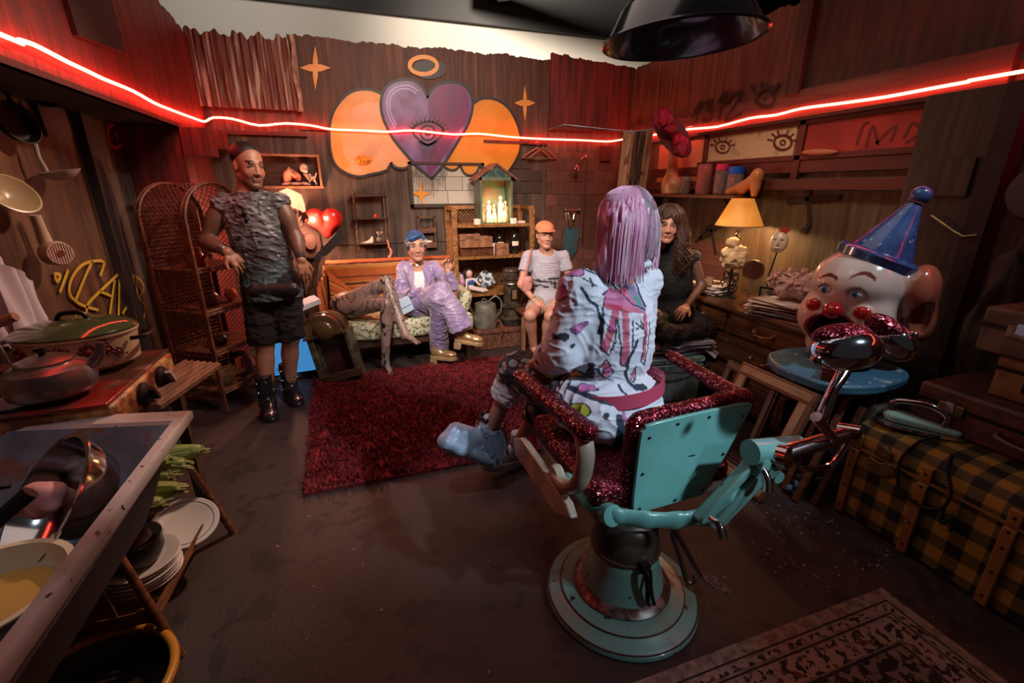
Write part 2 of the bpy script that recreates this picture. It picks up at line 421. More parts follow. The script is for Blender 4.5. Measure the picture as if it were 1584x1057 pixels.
# back
b = M().bx(-1.5, 3.05, YB, YB + .05, 0, 2.2); struct('wall_back', b, m_wb, 'grimy brown plywood back wall')
zt = lambda x: 2.66 + .015 * math.sin(4 * x)
b = M()
b.prism(ragged(-.36, .62, lambda x: 2.70, 1.985, seed=2), (0, YB + .02, 0), EX, EZ, .035)
b.prism(ragged(.62, 1.36, lambda x: 2.70, 1.985, seed=3), (0, YB + .017, 0), EX, EZ, .03)
b.prism(ragged(1.36, 2.0, lambda x: 2.73 - .02 * x, 1.985, seed=4), (0, YB + .02, 0), EX, EZ, .035)
struct('wall_back', b, m_wu, 'brown ragged upper boards of the back wall')
b = M().prism(ragged(1.99, 2.93, lambda x: 2.74 - .07 * (x - 2), 2.07, seed=5), (0, YB - .03, 0), EX, EZ, .03)
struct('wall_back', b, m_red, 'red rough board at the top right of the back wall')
# beaten pale corrugated sheet, top left of the back wall
b = M()
def corr(u, v):
    x = -1.08 + u * .78; z = 2.13 + v * .53 + (.02 * math.sin(31 * u) + .012 * math.sin(77 * u)) * v
    return V(x, YB - .05 - .012 * math.sin(u * 90) - .01 * math.sin(u * 37 + 2), z)
b.sheet(corr, 120, 12, -.004)
m_corr = mat('pale_scuffed_sheet', (.16, .05, .035), .5, col2=(.55, .42, .34), nscale=2.2, nstretch=(14, 14, 1.2), lo=.5, hi=.68, bump=.3, bscale=8)
struct('trim_2', b, m_corr, 'pale scuffed corrugated sheet at the top of the back wall', smooth=60)
b = M().sheet(lambda u, v: V(-.335 + .02 * u + .01 * math.sin(9 * v), YB - .07 - .02 * math.sin(3 * u), 2.12 + .56 * v), 4, 20, -.01)
struct('trim_3', b, mat('bare_edge', (.5, .33, .24), .6, col2=(.2, .1, .07), nscale=12), 'bare torn edge of the corrugated sheet')
# left: lower wall set back, upper boards flush with the strip
b = M().bx(XLL - .05, XLL, -1.2, 4.78, 0, 1.95); struct('wall_left', b, m_wl, 'brown wooden left wall with worn boards')
b = M().bx(XLL, XL - .01, 4.0, YB, 0, 1.95); struct('wall_left', b, m_red, 'red lit panel in the back left corner')  # red light from the strip is put into this panel's colour
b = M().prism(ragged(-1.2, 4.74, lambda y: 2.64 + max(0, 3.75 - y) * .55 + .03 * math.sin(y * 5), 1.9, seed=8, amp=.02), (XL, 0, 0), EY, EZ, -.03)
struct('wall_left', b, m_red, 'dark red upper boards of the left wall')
b = M().bx(XLL, XL, -1.2, 4.0, 1.9, 1.925); struct('trim_4', b, m_dark, 'ledge under the upper left boards')
b = M()
for y0, w_ in ((3.42, .1), (2.05, .07)): b.bx(XLL, XLL + .05, y0, y0 + w_, 0, 1.9)
struct('trim_5', b, m_dark, 'dark battens on the left wall')
b = M().bx(XLL, XLL + .012, 3.5, 3.98, 0, 1.6); struct('trim_6', b, mat('grey_post', (.05, .04, .035), .7, col2=(.09, .07, .06), nscale=5, nstretch=(4, 4, .5)), 'dark grey post beside the wicker shelf')
b = M().bx(XL - .005, XL + .16, 3.98, 4.2, 1.72, 1.9); b.bx(XL, XL + .14, 4.5, 4.7, 1.8, 1.93)
struct('trim_7', b, m_red, 'red blocks under the light strip')
b = M().box((XL + .01, 3.0, 2.3), (.02, .5, .3), RX(.1)); struct('trim_8', b, m_dark, 'dark plate on the upper left wall')
# right
b = M().bx(XR, XR + .05, -1.2, 4.78, 0, 2.05); struct('wall_right', b, m_wr, 'streaked grey-green boards of the right wall')
b = M().prism(ragged(2.66, 3.6, lambda y: 2.66 + .01 * math.sin(9 * y), 2.09, seed=11), (XR - .03, 0, 0), EY, EZ, .03)
b.prism(ragged(3.6, 4.7, lambda y: 2.67, 2.05, seed=12), (XR - .035, 0, 0), EY, EZ, .03)
struct('wall_right', b, woodmat('rust_brown_board', (.17, .06, .03), (.09, .03, .018), (.07, .02, .013)), 'rust brown upper boards of the right wall')
b = M().prism(ragged(-1.2, 2.66, lambda y: 3.2, 2.12, seed=13), (XR - .02, 0, 0), EY, EZ, .03); b.bx(XR - .07, XR, 2.6, 2.7, 2.1, 3.0)
struct('wall_right', b, woodmat('dark_upper_board', (.07, .022, .013), (.03, .01, .008), (.1, .03, .02)), 'dark upper boards of the right wall')
b = M().bx(XR - .05, XR, 1.5, 4.73, 1.93, 2.12); struct('trim_9', b, woodmat('grey_beam', (.075, .045, .032), (.04, .022, .018), (.1, .06, .045), st=(6, .6, 6)), 'grey beam with black spray paint over the right wall')
b = M().bx(XR - .09, XR, 1.79, 3.52, 1.925, 1.95); b.bx(XR - .05, XR, 1.79, 3.52, 1.9, 1.93)
b.bx(XR - .05, XR, 1.79, 3.52, 1.68, 1.715); b.bx(XR - .09, XR, 1.79, 4.2, 1.49, 1.56); b.bx(XR - .04, XR, 1.79, 4.2, 1.6, 1.68)
for y in (1.79, 2.53, 3.44): b.bx(XR - .05, XR, y - .025, y + .025, 1.56, 1.93)
struct('trim_10', b, m_trimred, 'dark red window frame and shelf rails on the right wall', bevel=.003)
b = M().bx(XR - .035, XR - .0, 2.58, 3.42, 1.715, 1.9); struct('window_2', b, mat('cream_pane', (.55, .42, .26), .5, col2=(.38, .27, .16), nscale=12, lo=.5, hi=.7), 'cream painted pane with two eyes sprayed on it')
b = M().bx(XR - .035, XR - .0, 3.46, 4.1, 1.5, 1.9); struct('window_3', b, mat('orange_lit_pane', (.55, .27, .14), .5), 'orange lit pane behind the goose')  # orange light on the pane is put into its colour
b = M().bx(XR - .035, XR - .0, 1.8, 2.5, 1.715, 1.9); struct('window_4', b, mat('red_pane', (.42, .035, .03), .5, col2=(.25, .02, .02), nscale=5), 'red pane with dark scribbles')
b = M().bx(XR - .1, XR, 1.46, 1.79, .0, 1.95); b.bx(XR - .12, XR - .1, 1.49, 1.64, 1.46, 1.64)
struct('trim_11', b, woodmat('column_board', (.06, .045, .032), (.035, .025, .02), (.09, .07, .05)), 'grey board column beside the red pane', bevel=.004)
b = M().bx(XR - .45, XR, 1.28, 1.4, 0, 2.1); b.bx(XR - .45, XR - .4, -1.2, 1.4, 0, .2)
b = M().bx(XR - .115, XR - .02, 1.38, 1.46, 0, 1.95); struct('trim_12', b, m_dark, 'black edge of the board column')

# ---- paint: thin coats laid on a wall plane
def ribbon(mb, pts, w_, o, ex, ey, t, closed=False, mi=0):
    P = [np.array(p, float) for p in pts]; n = len(P); ww = [w_] * n if np.isscalar(w_) else w_; Lp, Rp = [], []
    for i in range(n):
        a = P[(i - 1) % n] if (closed or i) else P[i]; c = P[(i + 1) % n] if (closed or i < n - 1) else P[i]
        d = c - a; d = d / (np.linalg.norm(d) + 1e-9); q = np.array([-d[1], d[0]]); Lp.append(P[i] + q * ww[i] / 2); Rp.append(P[i] - q * ww[i] / 2)
    ez = nrm(np.cross(ex, ey)); vs = []
    for i in range(n):
        for q in (Lp[i], Rp[i]): vs.append(o + ex * q[0] + ey * q[1])
    for i in range(n):
        for q in (Lp[i], Rp[i]): vs.append(o + ex * q[0] + ey * q[1] + ez * t)
    fs = []; k = 2 * n
    for i in range(n if closed else n - 1):
        j = (i + 1) % n; fs += [(2 * i, 2 * i + 1, 2 * j + 1, 2 * j), (k + 2 * i, k + 2 * j, k + 2 * j + 1, k + 2 * i + 1), (2 * i, 2 * j, k + 2 * j, k + 2 * i), (2 * i + 1, k + 2 * i + 1, k + 2 * j + 1, 2 * j + 1)]
    if not closed: fs += [(0, k, k + 1, 1), (k - 2, k - 1, 2 * k - 1, 2 * k - 2)]
    mb.add(vs, fs, mi)
def smoothp(pts, n=5, closed=False):
    P = [np.array(p, float) for p in pts]; N = len(P); out = []
    for i in range(N if closed else N - 1):
        g = (lambda q: P[q % N]) if closed else (lambda q: P[min(max(q, 0), N - 1)])
        p0, p1, p2, p3 = g(i - 1), g(i), g(i + 1), g(i + 2)
        for k in range(n):
            t = k / n; out.append(.5 * ((2 * p1) + (p2 - p0) * t + (2 * p0 - 5 * p1 + 4 * p2 - p3) * t * t + (3 * p1 - p0 - 3 * p2 + p3) * t ** 3))
    if not closed: out.append(P[-1])
    return out
YM = YB - .021
def mp(X, Y):
    p = aty(440 + X / 3.771, 60 + Y / 3.771, YM); return (p[0], p[2])
OB = V(0, YM, 0)
def backpoly(mb, pts, lay=1): mb.prism([tuple(p) for p in pts], OB - EY * .002 * lay, EX, EZ, .0018)
def sprayed(c, c2, key): return mat(key, c, .45, col2=c2, nscale=5, nstretch=(1, 1, 1), lo=.4, hi=.68, bump=.08, bscale=30)
mural = thing('wall_mural', 'large sprayed purple winged heart with an eye, halo and orange stars across the back wall', 'mural', (0.75, YM, 1.5))
m_out = mat('mural_outline', (.012, .013, .022), .5)
m_org = sprayed((.62, .24, .035), (.72, .33, .09), 'mural_orange'); m_org2 = sprayed((.66, .36, .2), (.7, .3, .09), 'mural_peach'); m_yel = sprayed((.68, .27, .02), (.6, .2, .01), 'mural_amber')
m_pur = sprayed((.11, .04, .15), (.2, .14, .36), 'mural_purple'); m_mag = sprayed((.15, .02, .1), (.09, .02, .12), 'mural_magenta')
wl = smoothp([mp(*p) for p in ((590, 335), (500, 297), (400, 305), (330, 360), (280, 440), (262, 540), (270, 660), (300, 740), (370, 790), (440, 805), (500, 792))], 5) + smoothp([mp(*p) for p in ((500, 792), (560, 780), (600, 765))], 3) + [mp(622, 725)] + smoothp([mp(*p) for p in ((622, 725), (650, 752), (700, 757), (740, 735))], 3)
b = M(); backpoly(b, wl + [mp(760, 690), mp(650, 560), mp(600, 430)], 1); obj('left_wing', b, m_org2, mural, label='peach orange wing')
b = M(); ribbon(b, [mp(*p) for p in ((560, 345), (470, 325), (380, 370), (320, 450), (300, 560), (310, 680), (360, 760))], .1, OB - EY * .0038, EX, EZ, .0015); obj('wing_band', b, m_org, mural)
b = M(); ribbon(b, wl, .022, OB - EY * .006, EX, EZ, .0015); obj('wing_outline', b, m_out, mural)
wr_ = smoothp([mp(*p) for p in ((1095, 385), (1150, 350), (1230, 355), (1300, 400), (1350, 480), (1375, 570), (1370, 660), (1330, 740), (1280, 800), (1240, 800), (1180, 790), (1145, 745))], 5)
sc_ = smoothp([mp(*p) for p in ((1140, 740), (1115, 785), (1080, 798), (1045, 780), (1025, 735))], 4) + smoothp([mp(*p) for p in ((1025, 735), (1000, 762), (965, 765), (930, 745))], 4)
b = M(); backpoly(b, wr_ + sc_ + [mp(930, 700), mp(1000, 600), mp(1080, 480)], 1); obj('right_wing', b, m_yel, mural, label='amber orange wing')
b = M(); ribbon(b, wr_, .022, OB - EY * .006, EX, EZ, .0015); ribbon(b, sc_, .02, OB - EY * .006, EX, EZ, .0015); obj('wing_outline', b, m_out, mural)
ht = smoothp([mp(*p) for p in ((835, 345), (800, 280), (740, 242), (670, 240), (600, 275), (565, 350), (572, 450), (620, 560), (700, 665), (780, 750), (860, 815))], 5) + smoothp([mp(*p) for p in ((860, 815), (930, 730), (1010, 600), (1070, 500), (1096, 400), (1086, 330), (1050, 275), (980, 254), (900, 265), (855, 300), (835, 345))], 5)
b = M(); backpoly(b, ht, 4); obj('heart', b, m_pur, mural, label='purple heart')
b = M(); backpoly(b, smoothp([mp(*p) for p in ((838, 380), (880, 290), (980, 268), (1050, 300), (1078, 390), (1040, 500), (940, 660), (860, 790), (830, 740), (870, 600), (850, 480))], 4, True), 5); obj('heart_shade', b, m_mag, mural, label='magenta right half of the heart')
b = M(); ribbon(b, ht, .024, OB - EY * .0115, EX, EZ, .0015, True); obj('heart_outline', b, m_out, mural)
b = M()
for s_ in (.82, .7):
    ribbon(b, smoothp([mp(700 + (x - 700) * s_, 400 + (y - 400) * s_) for x, y in ((800, 290), (740, 250), (670, 250), (605, 285), (575, 360), (585, 450), (630, 550))], 4), .012, OB - EY * .0115, EX, EZ, .001)
obj('heart_highlight', b, mat('mural_lilac', (.32, .26, .6), .4), mural)
b = M(); al = smoothp([mp(*p) for p in ((745, 540), (775, 505), (835, 485), (890, 500), (925, 540), (890, 590), (835, 618), (785, 590))], 4, True)
ribbon(b, al, .018, OB - EY * .0125, EX, EZ, .001, True)
for a in range(11):
    t = math.radians(200 + a * 14.5); x0, y0 = 835 + 88 * math.cos(t), 548 + 62 * math.sin(t); x1, y1 = 835 + 125 * math.cos(t + .1), 548 + 98 * math.sin(t + .05)
    ribbon(b, [mp(x0, y0), mp(x1, y1)], [.016, .003], OB - EY * .0125, EX, EZ, .001)
ribbon(b, [mp(780, 600), mp(835, 625), mp(890, 600)], .022, OB - EY * .0125, EX, EZ, .001)
pc = [mp(835 + 42 * math.cos(a), 550 + 42 * math.sin(a)) for a in np.linspace(0, 2 * PI, 20, False)]; ribbon(b, pc, .02, OB - EY * .0125, EX, EZ, .001, True)
backpoly(b, [mp(835 + 20 * math.cos(a), 548 + 20 * math.sin(a)) for a in np.linspace(0, 2 * PI, 16, False)], 6)
for i in range(12):
    x = 790 + i * 8; ribbon(b, [mp(x, 615), mp(x + 2, 650 + (i * 37) % 60)], .004, OB - EY * .0125, EX, EZ, .001)
obj('eye', b, m_out, mural, label='black lashed eye')
b = M(); backpoly(b, [mp(848 + 95 * math.cos(a), 178 + 58 * math.sin(a)) for a in np.linspace(0, 2 * PI, 26, False)], 1); obj('halo_shade', b, m_out, mural)
b = M(); ribbon(b, [mp(810 + 80 * math.cos(a), 157 + 50 * math.sin(a)) for a in np.linspace(0, 2 * PI, 32, False)], .035, OB - EY * .005, EX, EZ, .0015, True); obj('halo', b, m_yel, mural, label='amber halo ring')
def star(mb, cx, cy, rx, ry, lay=1, f=mp):
    pts = []
    for q in range(4):
        a = PI / 2 * q; 
        for k, rr in enumerate((1, .42, .23, .42)):
            t = a + PI / 8 * k; pts.append(f(cx + rx * rr * math.cos(t) , cy + ry * rr * math.sin(t)))
    backpoly(mb, pts, lay)
b = M(); star(b, 180, 170, 90, 130); obj('star', b, m_org, mural); b = M(); star(b, 1402, 375, 62, 105); obj('star', b, m_org, mural)
b = M()
for i in range(26):
    x = 745 + i * 7.6; y0 = 770 if x < 800 or x > 900 else 815
    ribbon(b, [mp(x, y0 - 20), mp(x + 1, y0 + 20 + (i * 53) % 95)], .0035, OB - EY * .0335, EX, EZ, .001)
obj('drips', b, m_out, mural)

# window in the back wall with a white block wall behind the glass
m_block = bpy.data.materials.new('white_blocks'); m_block.use_nodes = True
nt = m_block.node_tree; tc = nt.nodes.new('ShaderNodeTexCoord'); mpn = nt.nodes.new('ShaderNodeMapping'); mpn.inputs['Rotation'].default_value = (PI / 2, 0, 0)
br = nt.nodes.new('ShaderNodeTexBrick'); br.inputs['Color1'].default_value = (.5, .46, .38, 1); br.inputs['Color2'].default_value = (.4, .37, .31, 1); br.inputs['Mortar'].default_value = (.16, .14, .12, 1)
br.inputs['Scale'].default_value = 1.0; br.inputs['Brick Width'].default_value = .3; br.inputs['Row Height'].default_value = .13; br.inputs['Mortar Size'].default_value = .004
nt.links.new(tc.outputs['Object'], mpn.inputs[0]); nt.links.new(mpn.outputs[0], br.inputs['Vector']); nt.links.new(br.outputs['Color'], nt.nodes['Principled BSDF'].inputs['Base Color'])
b = M().bx(.58, 1.27, YB - .015, YB - .004, 1.35, 1.72); wn = struct('window_1', b, m_block, 'window in the back wall showing white blocks')
b = M()
for x0, x1, z0, z1 in ((.55, 1.3, 1.32, 1.355), (.55, .585, 1.32, 1.74), (1.265, 1.3, 1.32, 1.74), (.55, 1.3, 1.715, 1.74)): b.bx(x0, x1, YB - .04, YB, z0, z1)
obj('window_frame', b, mat('dark_frame', (.035, .022, .016), .6), wn, bevel=.003)
b = M(); backpoly(b, [(.66 + .09 * math.cos(a) * (1 if k % 2 == 0 else .3), 1.45 + .12 * math.sin(a) * (1 if k % 2 == 0 else .3)) for k, a in enumerate(np.linspace(0, 2 * PI, 8, False))], 2)
obj('sprayed_star', b, m_yel, wn)

# woven tile panel of the shower corner
m_tile = bpy.data.materials.new('woven_tiles'); m_tile.use_nodes = True; nt = m_tile.node_tree
tc = nt.nodes.new('ShaderNodeTexCoord'); mpn = nt.nodes.new('ShaderNodeMapping'); mpn.inputs['Rotation'].default_value = (PI / 2, 0, 0); nt.links.new(tc.outputs['Object'], mpn.inputs[0])
br = nt.nodes.new('ShaderNodeTexBrick'); br.inputs['Color1'].default_value = (.2, .085, .06, 1); br.inputs['Color2'].default_value = (.13, .055, .04, 1); br.inputs['Mortar'].default_value = (.05, .02, .016, 1)
br.inputs['Scale'].default_value = 1; br.inputs['Brick Width'].default_value = .14; br.inputs['Row Height'].default_value = .12; br.inputs['Mortar Size'].default_value = .003
br2 = nt.nodes.new('ShaderNodeTexBrick'); br2.inputs['Color1'].default_value = (1, 1, 1, 1); br2.inputs['Color2'].default_value = (.75, .75, .75, 1); br2.inputs['Mortar'].default_value = (.35, .3, .3, 1)
br2.inputs['Scale'].default_value = 1; br2.inputs['Brick Width'].default_value = .035; br2.inputs['Row Height'].default_value = .024; br2.inputs['Mortar Size'].default_value = .0025
mx = nt.nodes.new('ShaderNodeMix'); mx.data_type = 'RGBA'; mx.blend_type = 'MULTIPLY'; mx.inputs['Factor'].default_value = .8
for q in (br, br2): nt.links.new(mpn.outputs[0], q.inputs['Vector'])
nt.links.new(br.outputs['Color'], mx.inputs['A']); nt.links.new(br2.outputs['Color'], mx.inputs['B']); nt.links.new(mx.outputs['Result'], nt.nodes['Principled BSDF'].inputs['Base Color']); nt.nodes['Principled BSDF'].inputs['Roughness'].default_value = .45
b = M().bx(1.98, 2.95, YB - .02, YB, 0, 1.86); struct('wall_back', b, m_tile, 'woven tile panel of the shower corner')
b = M().bx(XR - .02, XR, 3.05, 4.73, .5, 1.06); struct('wall_right', b, m_tile, 'woven tile panel behind the dark-haired woman')
b = M()
for k in range(14): b.bx(1.3 + .13 * (k % 5), 1.42 + .13 * (k % 5), YB - .012, YB, 1.45 + .12 * (k // 5), 1.56 + .12 * (k // 5))
struct('trim_13', b, mat('dark_blocks', (.05, .028, .022), .7), 'dark block patch beside the window', bevel=.004)
b = M().bx(1.3, 1.98, YB - .03, YB, 1.925, 1.955); b.bx(-1.0, -.3, YB - .035, YB, 1.93, 1.96); b.bx(2.6, 2.72, YB - .06, YB, 1.78, 1.93); struct('trim_14', b, m_trimred, 'red rail under the light strip')
b = M().bx(-.3, 1.3, YB - .008, YB, .98, .985); b.bx(.38, .386, YB - .006, YB, 0, 1.3)
struct('trim_15', b, mat('seam_dark', (.015, .01, .008), .8), 'dark seams of the back boards')

# sprayed writing and eyes
def lw(u, v): p = atx(u, v, XLL + .004); return (p[1], p[2])
def lwz(X, Y): return lw(X / 3.303, 200 + Y / 3.303)
b = M(); OL = V(XLL + .014, 0, 0)
for s_ in ([(500, 750), (520, 680), (460, 676), (400, 700), (350, 770), (342, 840), (375, 880), (420, 905), (490, 925)], [(460, 676), (420, 760), (375, 870)], [(335, 720), (292, 835)], [(262, 740), (295, 745), (278, 780), (265, 745)],
           [(430, 940), (440, 890), (520, 810), (600, 735)], [(600, 735), (598, 850), (595, 960)], [(575, 770), (550, 945)], [(500, 830), (560, 855)], [(615, 945), (645, 905), (655, 975)], [(610, 960), (660, 980)],
           [(670, 745), (680, 900)], [(668, 745), (700, 765), (725, 810), (700, 865)], [(690, 760), (692, 900)], [(700, 865), (730, 900), (730, 950), (710, 980), (685, 975)]):
    pts = [lwz(*p) for p in s_]; ribbon(b, smoothp(pts, 4) if len(pts) > 2 else pts, .016, OL, EY, EZ, .002)
tag(obj('graffiti_writing', b, mat('yellow_spray', (.55, .36, .03), .5)), 'yellow sprayed capital letters on the brown left wall above the stove', 'graffiti')
b = M(); OL2 = V(XLL + .002, 0, 0)
def lz(X, Y): return lw(X / 4.067, Y / 4.067)
ribbon(b, smoothp([lz(*p) for p in ((735, 770), (690, 800), (680, 870), (720, 930), (770, 910), (800, 850), (780, 790))], 4, True), .02, OL2, EY, EZ, .002, True)
for q in (((690, 790), (665, 720)), ((710, 770), (700, 690)), ((740, 765), (730, 700)), ((765, 780), (765, 740))): ribbon(b, [lz(*q[0]), lz(*q[1])], [.02, .006], OL2, EY, EZ, .002)
ribbon(b, [lz(730, 840), lz(742, 880)], .035, OL2, EY, EZ, .002)
tag(obj('graffiti_eye', b, mat('red_spray', (.6, .03, .03), .5)), 'red sprayed eye with lashes on the left wall under the light strip', 'graffiti')
def rw(u, v, x=XR - .051): p = atx(u, v, x); return (p[1], p[2])
def r2(X, Y): return rw(840 + X / 3.771, Y / 3.771)
b = M(); OR = V(XR - .0525, 0, 0)
for s_ in ([(870, 690), (890, 640), (915, 600), (890, 720)], [(930, 610), (975, 590), (960, 640), (985, 650), (975, 700), (930, 705)], [(1015, 600), (1060, 545), (1025, 705)], [(1075, 590), (1120, 540), (1145, 560), (1110, 630), (1060, 700), (1110, 690), (1160, 660)],
           [(1240, 560), (1300, 510), (1350, 560), (1330, 620), (1270, 620), (1235, 580)], [(1290, 570), (1300, 590)], [(1230, 530), (1210, 495)], [(1280, 505), (1270, 480)], [(1350, 520), (1380, 480)]):
    ribbon(b, smoothp([r2(*p) for p in s_], 4), .026, OR, EY, EZ, .002)
tag(obj('graffiti_writing', b, mat('black_spray', (.012, .008, .008), .6)), 'black sprayed 1312 and an eye on the grey beam above the painted panels', 'graffiti')
b = M(); OR2 = V(XR - .0365, 0, 0)
def r3(u, v): return rw(u, v, XR - .0355)
for cx, cy, s_ in ((1118, 228, 1.0), (1211, 221, 1.25)):
    b = M()
    ribbon(b, [r3(cx + 11 * s_ * math.cos(a), cy + 9 * s_ * math.sin(a)) for a in np.linspace(0, 2 * PI, 18, False)], .016 * s_, OR2, EY, EZ, .002, True)
    ribbon(b, [r3(cx + 3 * s_ * math.cos(a), cy + 3 * s_ * math.sin(a)) for a in np.linspace(0, 2 * PI, 10, False)], .014, OR2, EY, EZ, .002, True)
    for a in (195, 225, 250, 290, 315, 345): t = math.radians(a); ribbon(b, [r3(cx + 13 * s_ * math.cos(t), cy + 10 * s_ * math.sin(t)), r3(cx + 20 * s_ * math.cos(t), cy + 16 * s_ * math.sin(t))], .013, OR2, EY, EZ, .002)
    tag(obj('graffiti_eye', b, mat('brown_spray', (.09, .015, .012), .6)), 'smaller brown sprayed eye at the left of the cream panel' if s_ == 1 else 'larger brown sprayed eye at the right of the cream panel', 'graffiti')
b = M()
for s_ in ([(1325, 225), (1335, 195), (1345, 190)], [(1340, 228), (1350, 195), (1358, 225)], [(1355, 222), (1385, 195), (1378, 220)], [(1398, 215), (1412, 190), (1425, 205), (1400, 222)]): ribbon(b, smoothp([r3(*p) for p in s_], 4), .018, OR2, EY, EZ, .002)
tag(obj('graffiti_scribble', b, mat('darkred_spray', (.14, .01, .01), .6)), 'dark scribbled letters on the red pane of the right wall', 'graffiti')
for i, s_ in enumerate(([(1110, 395), (1100, 350), (1085, 370)], [(1078, 375), (1120, 345)], [(1250, 290), (1255, 345), (1240, 360)], [(1220, 310), (1300, 305)])):
    b = M(); ribbon(b, smoothp([rw(p[0], p[1], XR - .002) for p in s_], 4), .03, V(XR - .023, 0, 0), EY, EZ, .002)
    tag(obj('graffiti_stroke', b, MATS['black_spray']), ['bent black sprayed stroke left of the desk lamp', 'slanting black sprayed stroke left of the desk lamp', 'upright hooked black stroke above the carnival mask', 'level black stroke above the carnival mask'][i], 'graffiti')

# ---- red light strip running round the three walls
pts = []
LZ = 1.98
for u, v in ((0, 53), (30, 62), (52, 69), (80, 83), (105, 96), (135, 110), (160, 122), (206, 141), (240, 160), (270, 172), (300, 183), (317, 188)):
    p = atx(u, v, XL + .035); pts.append(p)
pts = [V(pts[0][0], pts[0][1] - 1.2, pts[0][2] + .0)] + pts
for u, v in ((330, 182), (360, 184), (400, 194), (440, 191), (480, 194), (512, 200), (560, 202), (600, 204), (640, 202), (700, 208), (740, 207), (790, 212), (840, 215), (900, 217), (940, 219), (962, 216)):
    pts.append(aty(u, v, YB - .055))
for u, v in ((985, 214), (1020, 207), (1065, 200), (1110, 196), (1160, 183), (1200, 178), (1240, 168), (1300, 160), (1370, 150), (1440, 137), (1500, 126), (1584, 110)):
    pts.append(atx(u, v, XR - .075))
pts.append(V(XR - .075, -.6, 1.98))
b = M().tube(smoothp(pts, 3), .0085, 8)
tag(obj('light_strip', b, emit('red_strip', (1.0, .05, .03), 33)), 'glowing red light strip running round the room high on the walls', 'light strip')
# ================================================================== things along the back wall
m_wick = mat('golden_wicker', (.36, .17, .045), .5, col2=(.2, .08, .02), nscale=30, lo=.4, hi=.6, bump=.5, bscale=90)
m_wickd = mat('dark_wicker', (.22, .075, .035), .45, col2=(.1, .035, .018), nscale=25, bump=.4, bscale=90)
m_wood = mat('brown_wood', (.16, .065, .028), .45, col2=(.08, .03, .014), nscale=5, nstretch=(1, 1, 6), bump=.15, bscale=12)
m_wood2 = mat('tan_wood', (.32, .15, .075), .5, col2=(.22, .09, .04), nscale=6, nstretch=(6, 1, 1), bump=.15, bscale=12)
m_dwood = mat('dark_wood', (.045, .022, .014), .45, col2=(.08, .04, .025), nscale=6, nstretch=(1, 1, 5))
m_metal = mat('steel', (.55, .55, .56), .28, 1.0, col2=(.35, .33, .32), nscale=8)
m_chrome = mat('chrome', (.75, .77, .8), .1, 1.0)
m_blackm = mat('black_iron', (.02, .018, .018), .4, .6)
m_white = mat('white_ceramic', (.7, .66, .6), .3)
m_brass = mat('old_brass', (.42, .28, .12), .35, .9, col2=(.2, .14, .08), nscale=20)

# golden wicker shelf unit
ex0, ex1, ey0, ey1 = .9, 1.68, 4.34, 4.68
t = thing('wicker_shelf_unit', 'golden wicker shelf unit with a candle lit shrine on its top', 'shelf', ((ex0 + ex1) / 2, (ey0 + ey1) / 2, 0))
for x in (ex0, ex1):
    for y in (ey0, ey1):
        b = M().bx(x - .022, x + .022, y - .02, y + .02, 0, 1.33)
        for k in range(66): b.tube([(x - .025, y - .022, .02 * k), (x + .025, y - .022, .02 * k + .006)], .005, 5)
        obj('post', b, m_wick, t, bevel=.004)
for z in (1.17, .87, .5, .12):
    b = M().bx(ex0, ex1, ey0 - .015, ey1, z - .022, z)
    for k in range(76): b.tube([(ex0 + .02 + k * .01, ey0 - .018, z - .024), (ex0 + .025 + k * .01, ey0 - .018, z + .002)], .0045, 4)
    obj('shelf', b, m_wick, t)
b = M()
for x0, y0, x1, y1 in ((ex0, ey1, ex1, ey1), (ex0, ey0, ex0, ey1), (ex1, ey0, ex1, ey1)): b.bar((x0, y0, 1.32), (x1, y1, 1.32), .03, .035)
for k in range(24):
    for s_ in (1, -1):
        x = ex0 + k * .033; b.tube([(x, ey1, 1.17 if s_ > 0 else 1.31), (min(x + .14, ex1), ey1, 1.31 if s_ > 0 else 1.17)], .0025, 4)
obj('gallery_rail', b, m_wick, t)
b = M()
for k in range(38): b.tube([(ex0 + k * .021, ey1, .1), (ex0 + k * .021, ey1, 1.15)], .004, 4)
for k in range(12):
    b.tube([(ex0, ey0 + k * .03, .1), (ex0, ey0 + k * .03, 1.15)], .006, 4)
obj('back_canes', b, m_wick, t)

# shrine
sx0, sx1, sy0, sy1, sz0, sz1 = 1.17, 1.5, 4.40, 4.62, 1.172, 1.60
t = thing('shrine', 'small green gabled wooden shrine full of lit statuettes on the wicker shelf unit', 'shrine', ((sx0 + sx1) / 2, (sy0 + sy1) / 2, sz0))
m_green = mat('worn_green_paint', (.06, .12, .075), .5, col2=(.14, .13, .08), nscale=14, lo=.45, hi=.6, bump=.2)
b = M().bx(sx0, sx1, sy1 - .01, sy1, sz0, sz1); obj('back_panel', b, mat('shrine_green_inside', (.2, .3, .16), .5, col2=(.3, .2, .1), nscale=16), t)
b = M().bx(sx0, sx1, sy0, sy1, sz0, sz0 + .012); b.bx(sx0, sx0 + .014, sy0, sy1, sz0, sz1); b.bx(sx1 - .014, sx1, sy0, sy1, sz0, sz1)
for x in (sx0, sx1 - .022): b.bx(x, x + .022, sy0 - .006, sy0 + .01, sz0, sz1)
b.bx(sx0, sx1, sy0 - .006, sy0 + .01, sz1 - .03, sz1); obj('case', b, m_green, t, bevel=.002)
b = M().prism([(sx0, sz1 - .01), (sx1, sz1 - .01), ((sx0 + sx1) / 2, sz1 + .09)], (0, sy0 + .01, 0), EX, EZ, .012); obj('gable', b, mat('gable_teal', (.05, .13, .12), .45, col2=(.02, .05, .05), nscale=25), t)
b = M(); xm = (sx0 + sx1) / 2
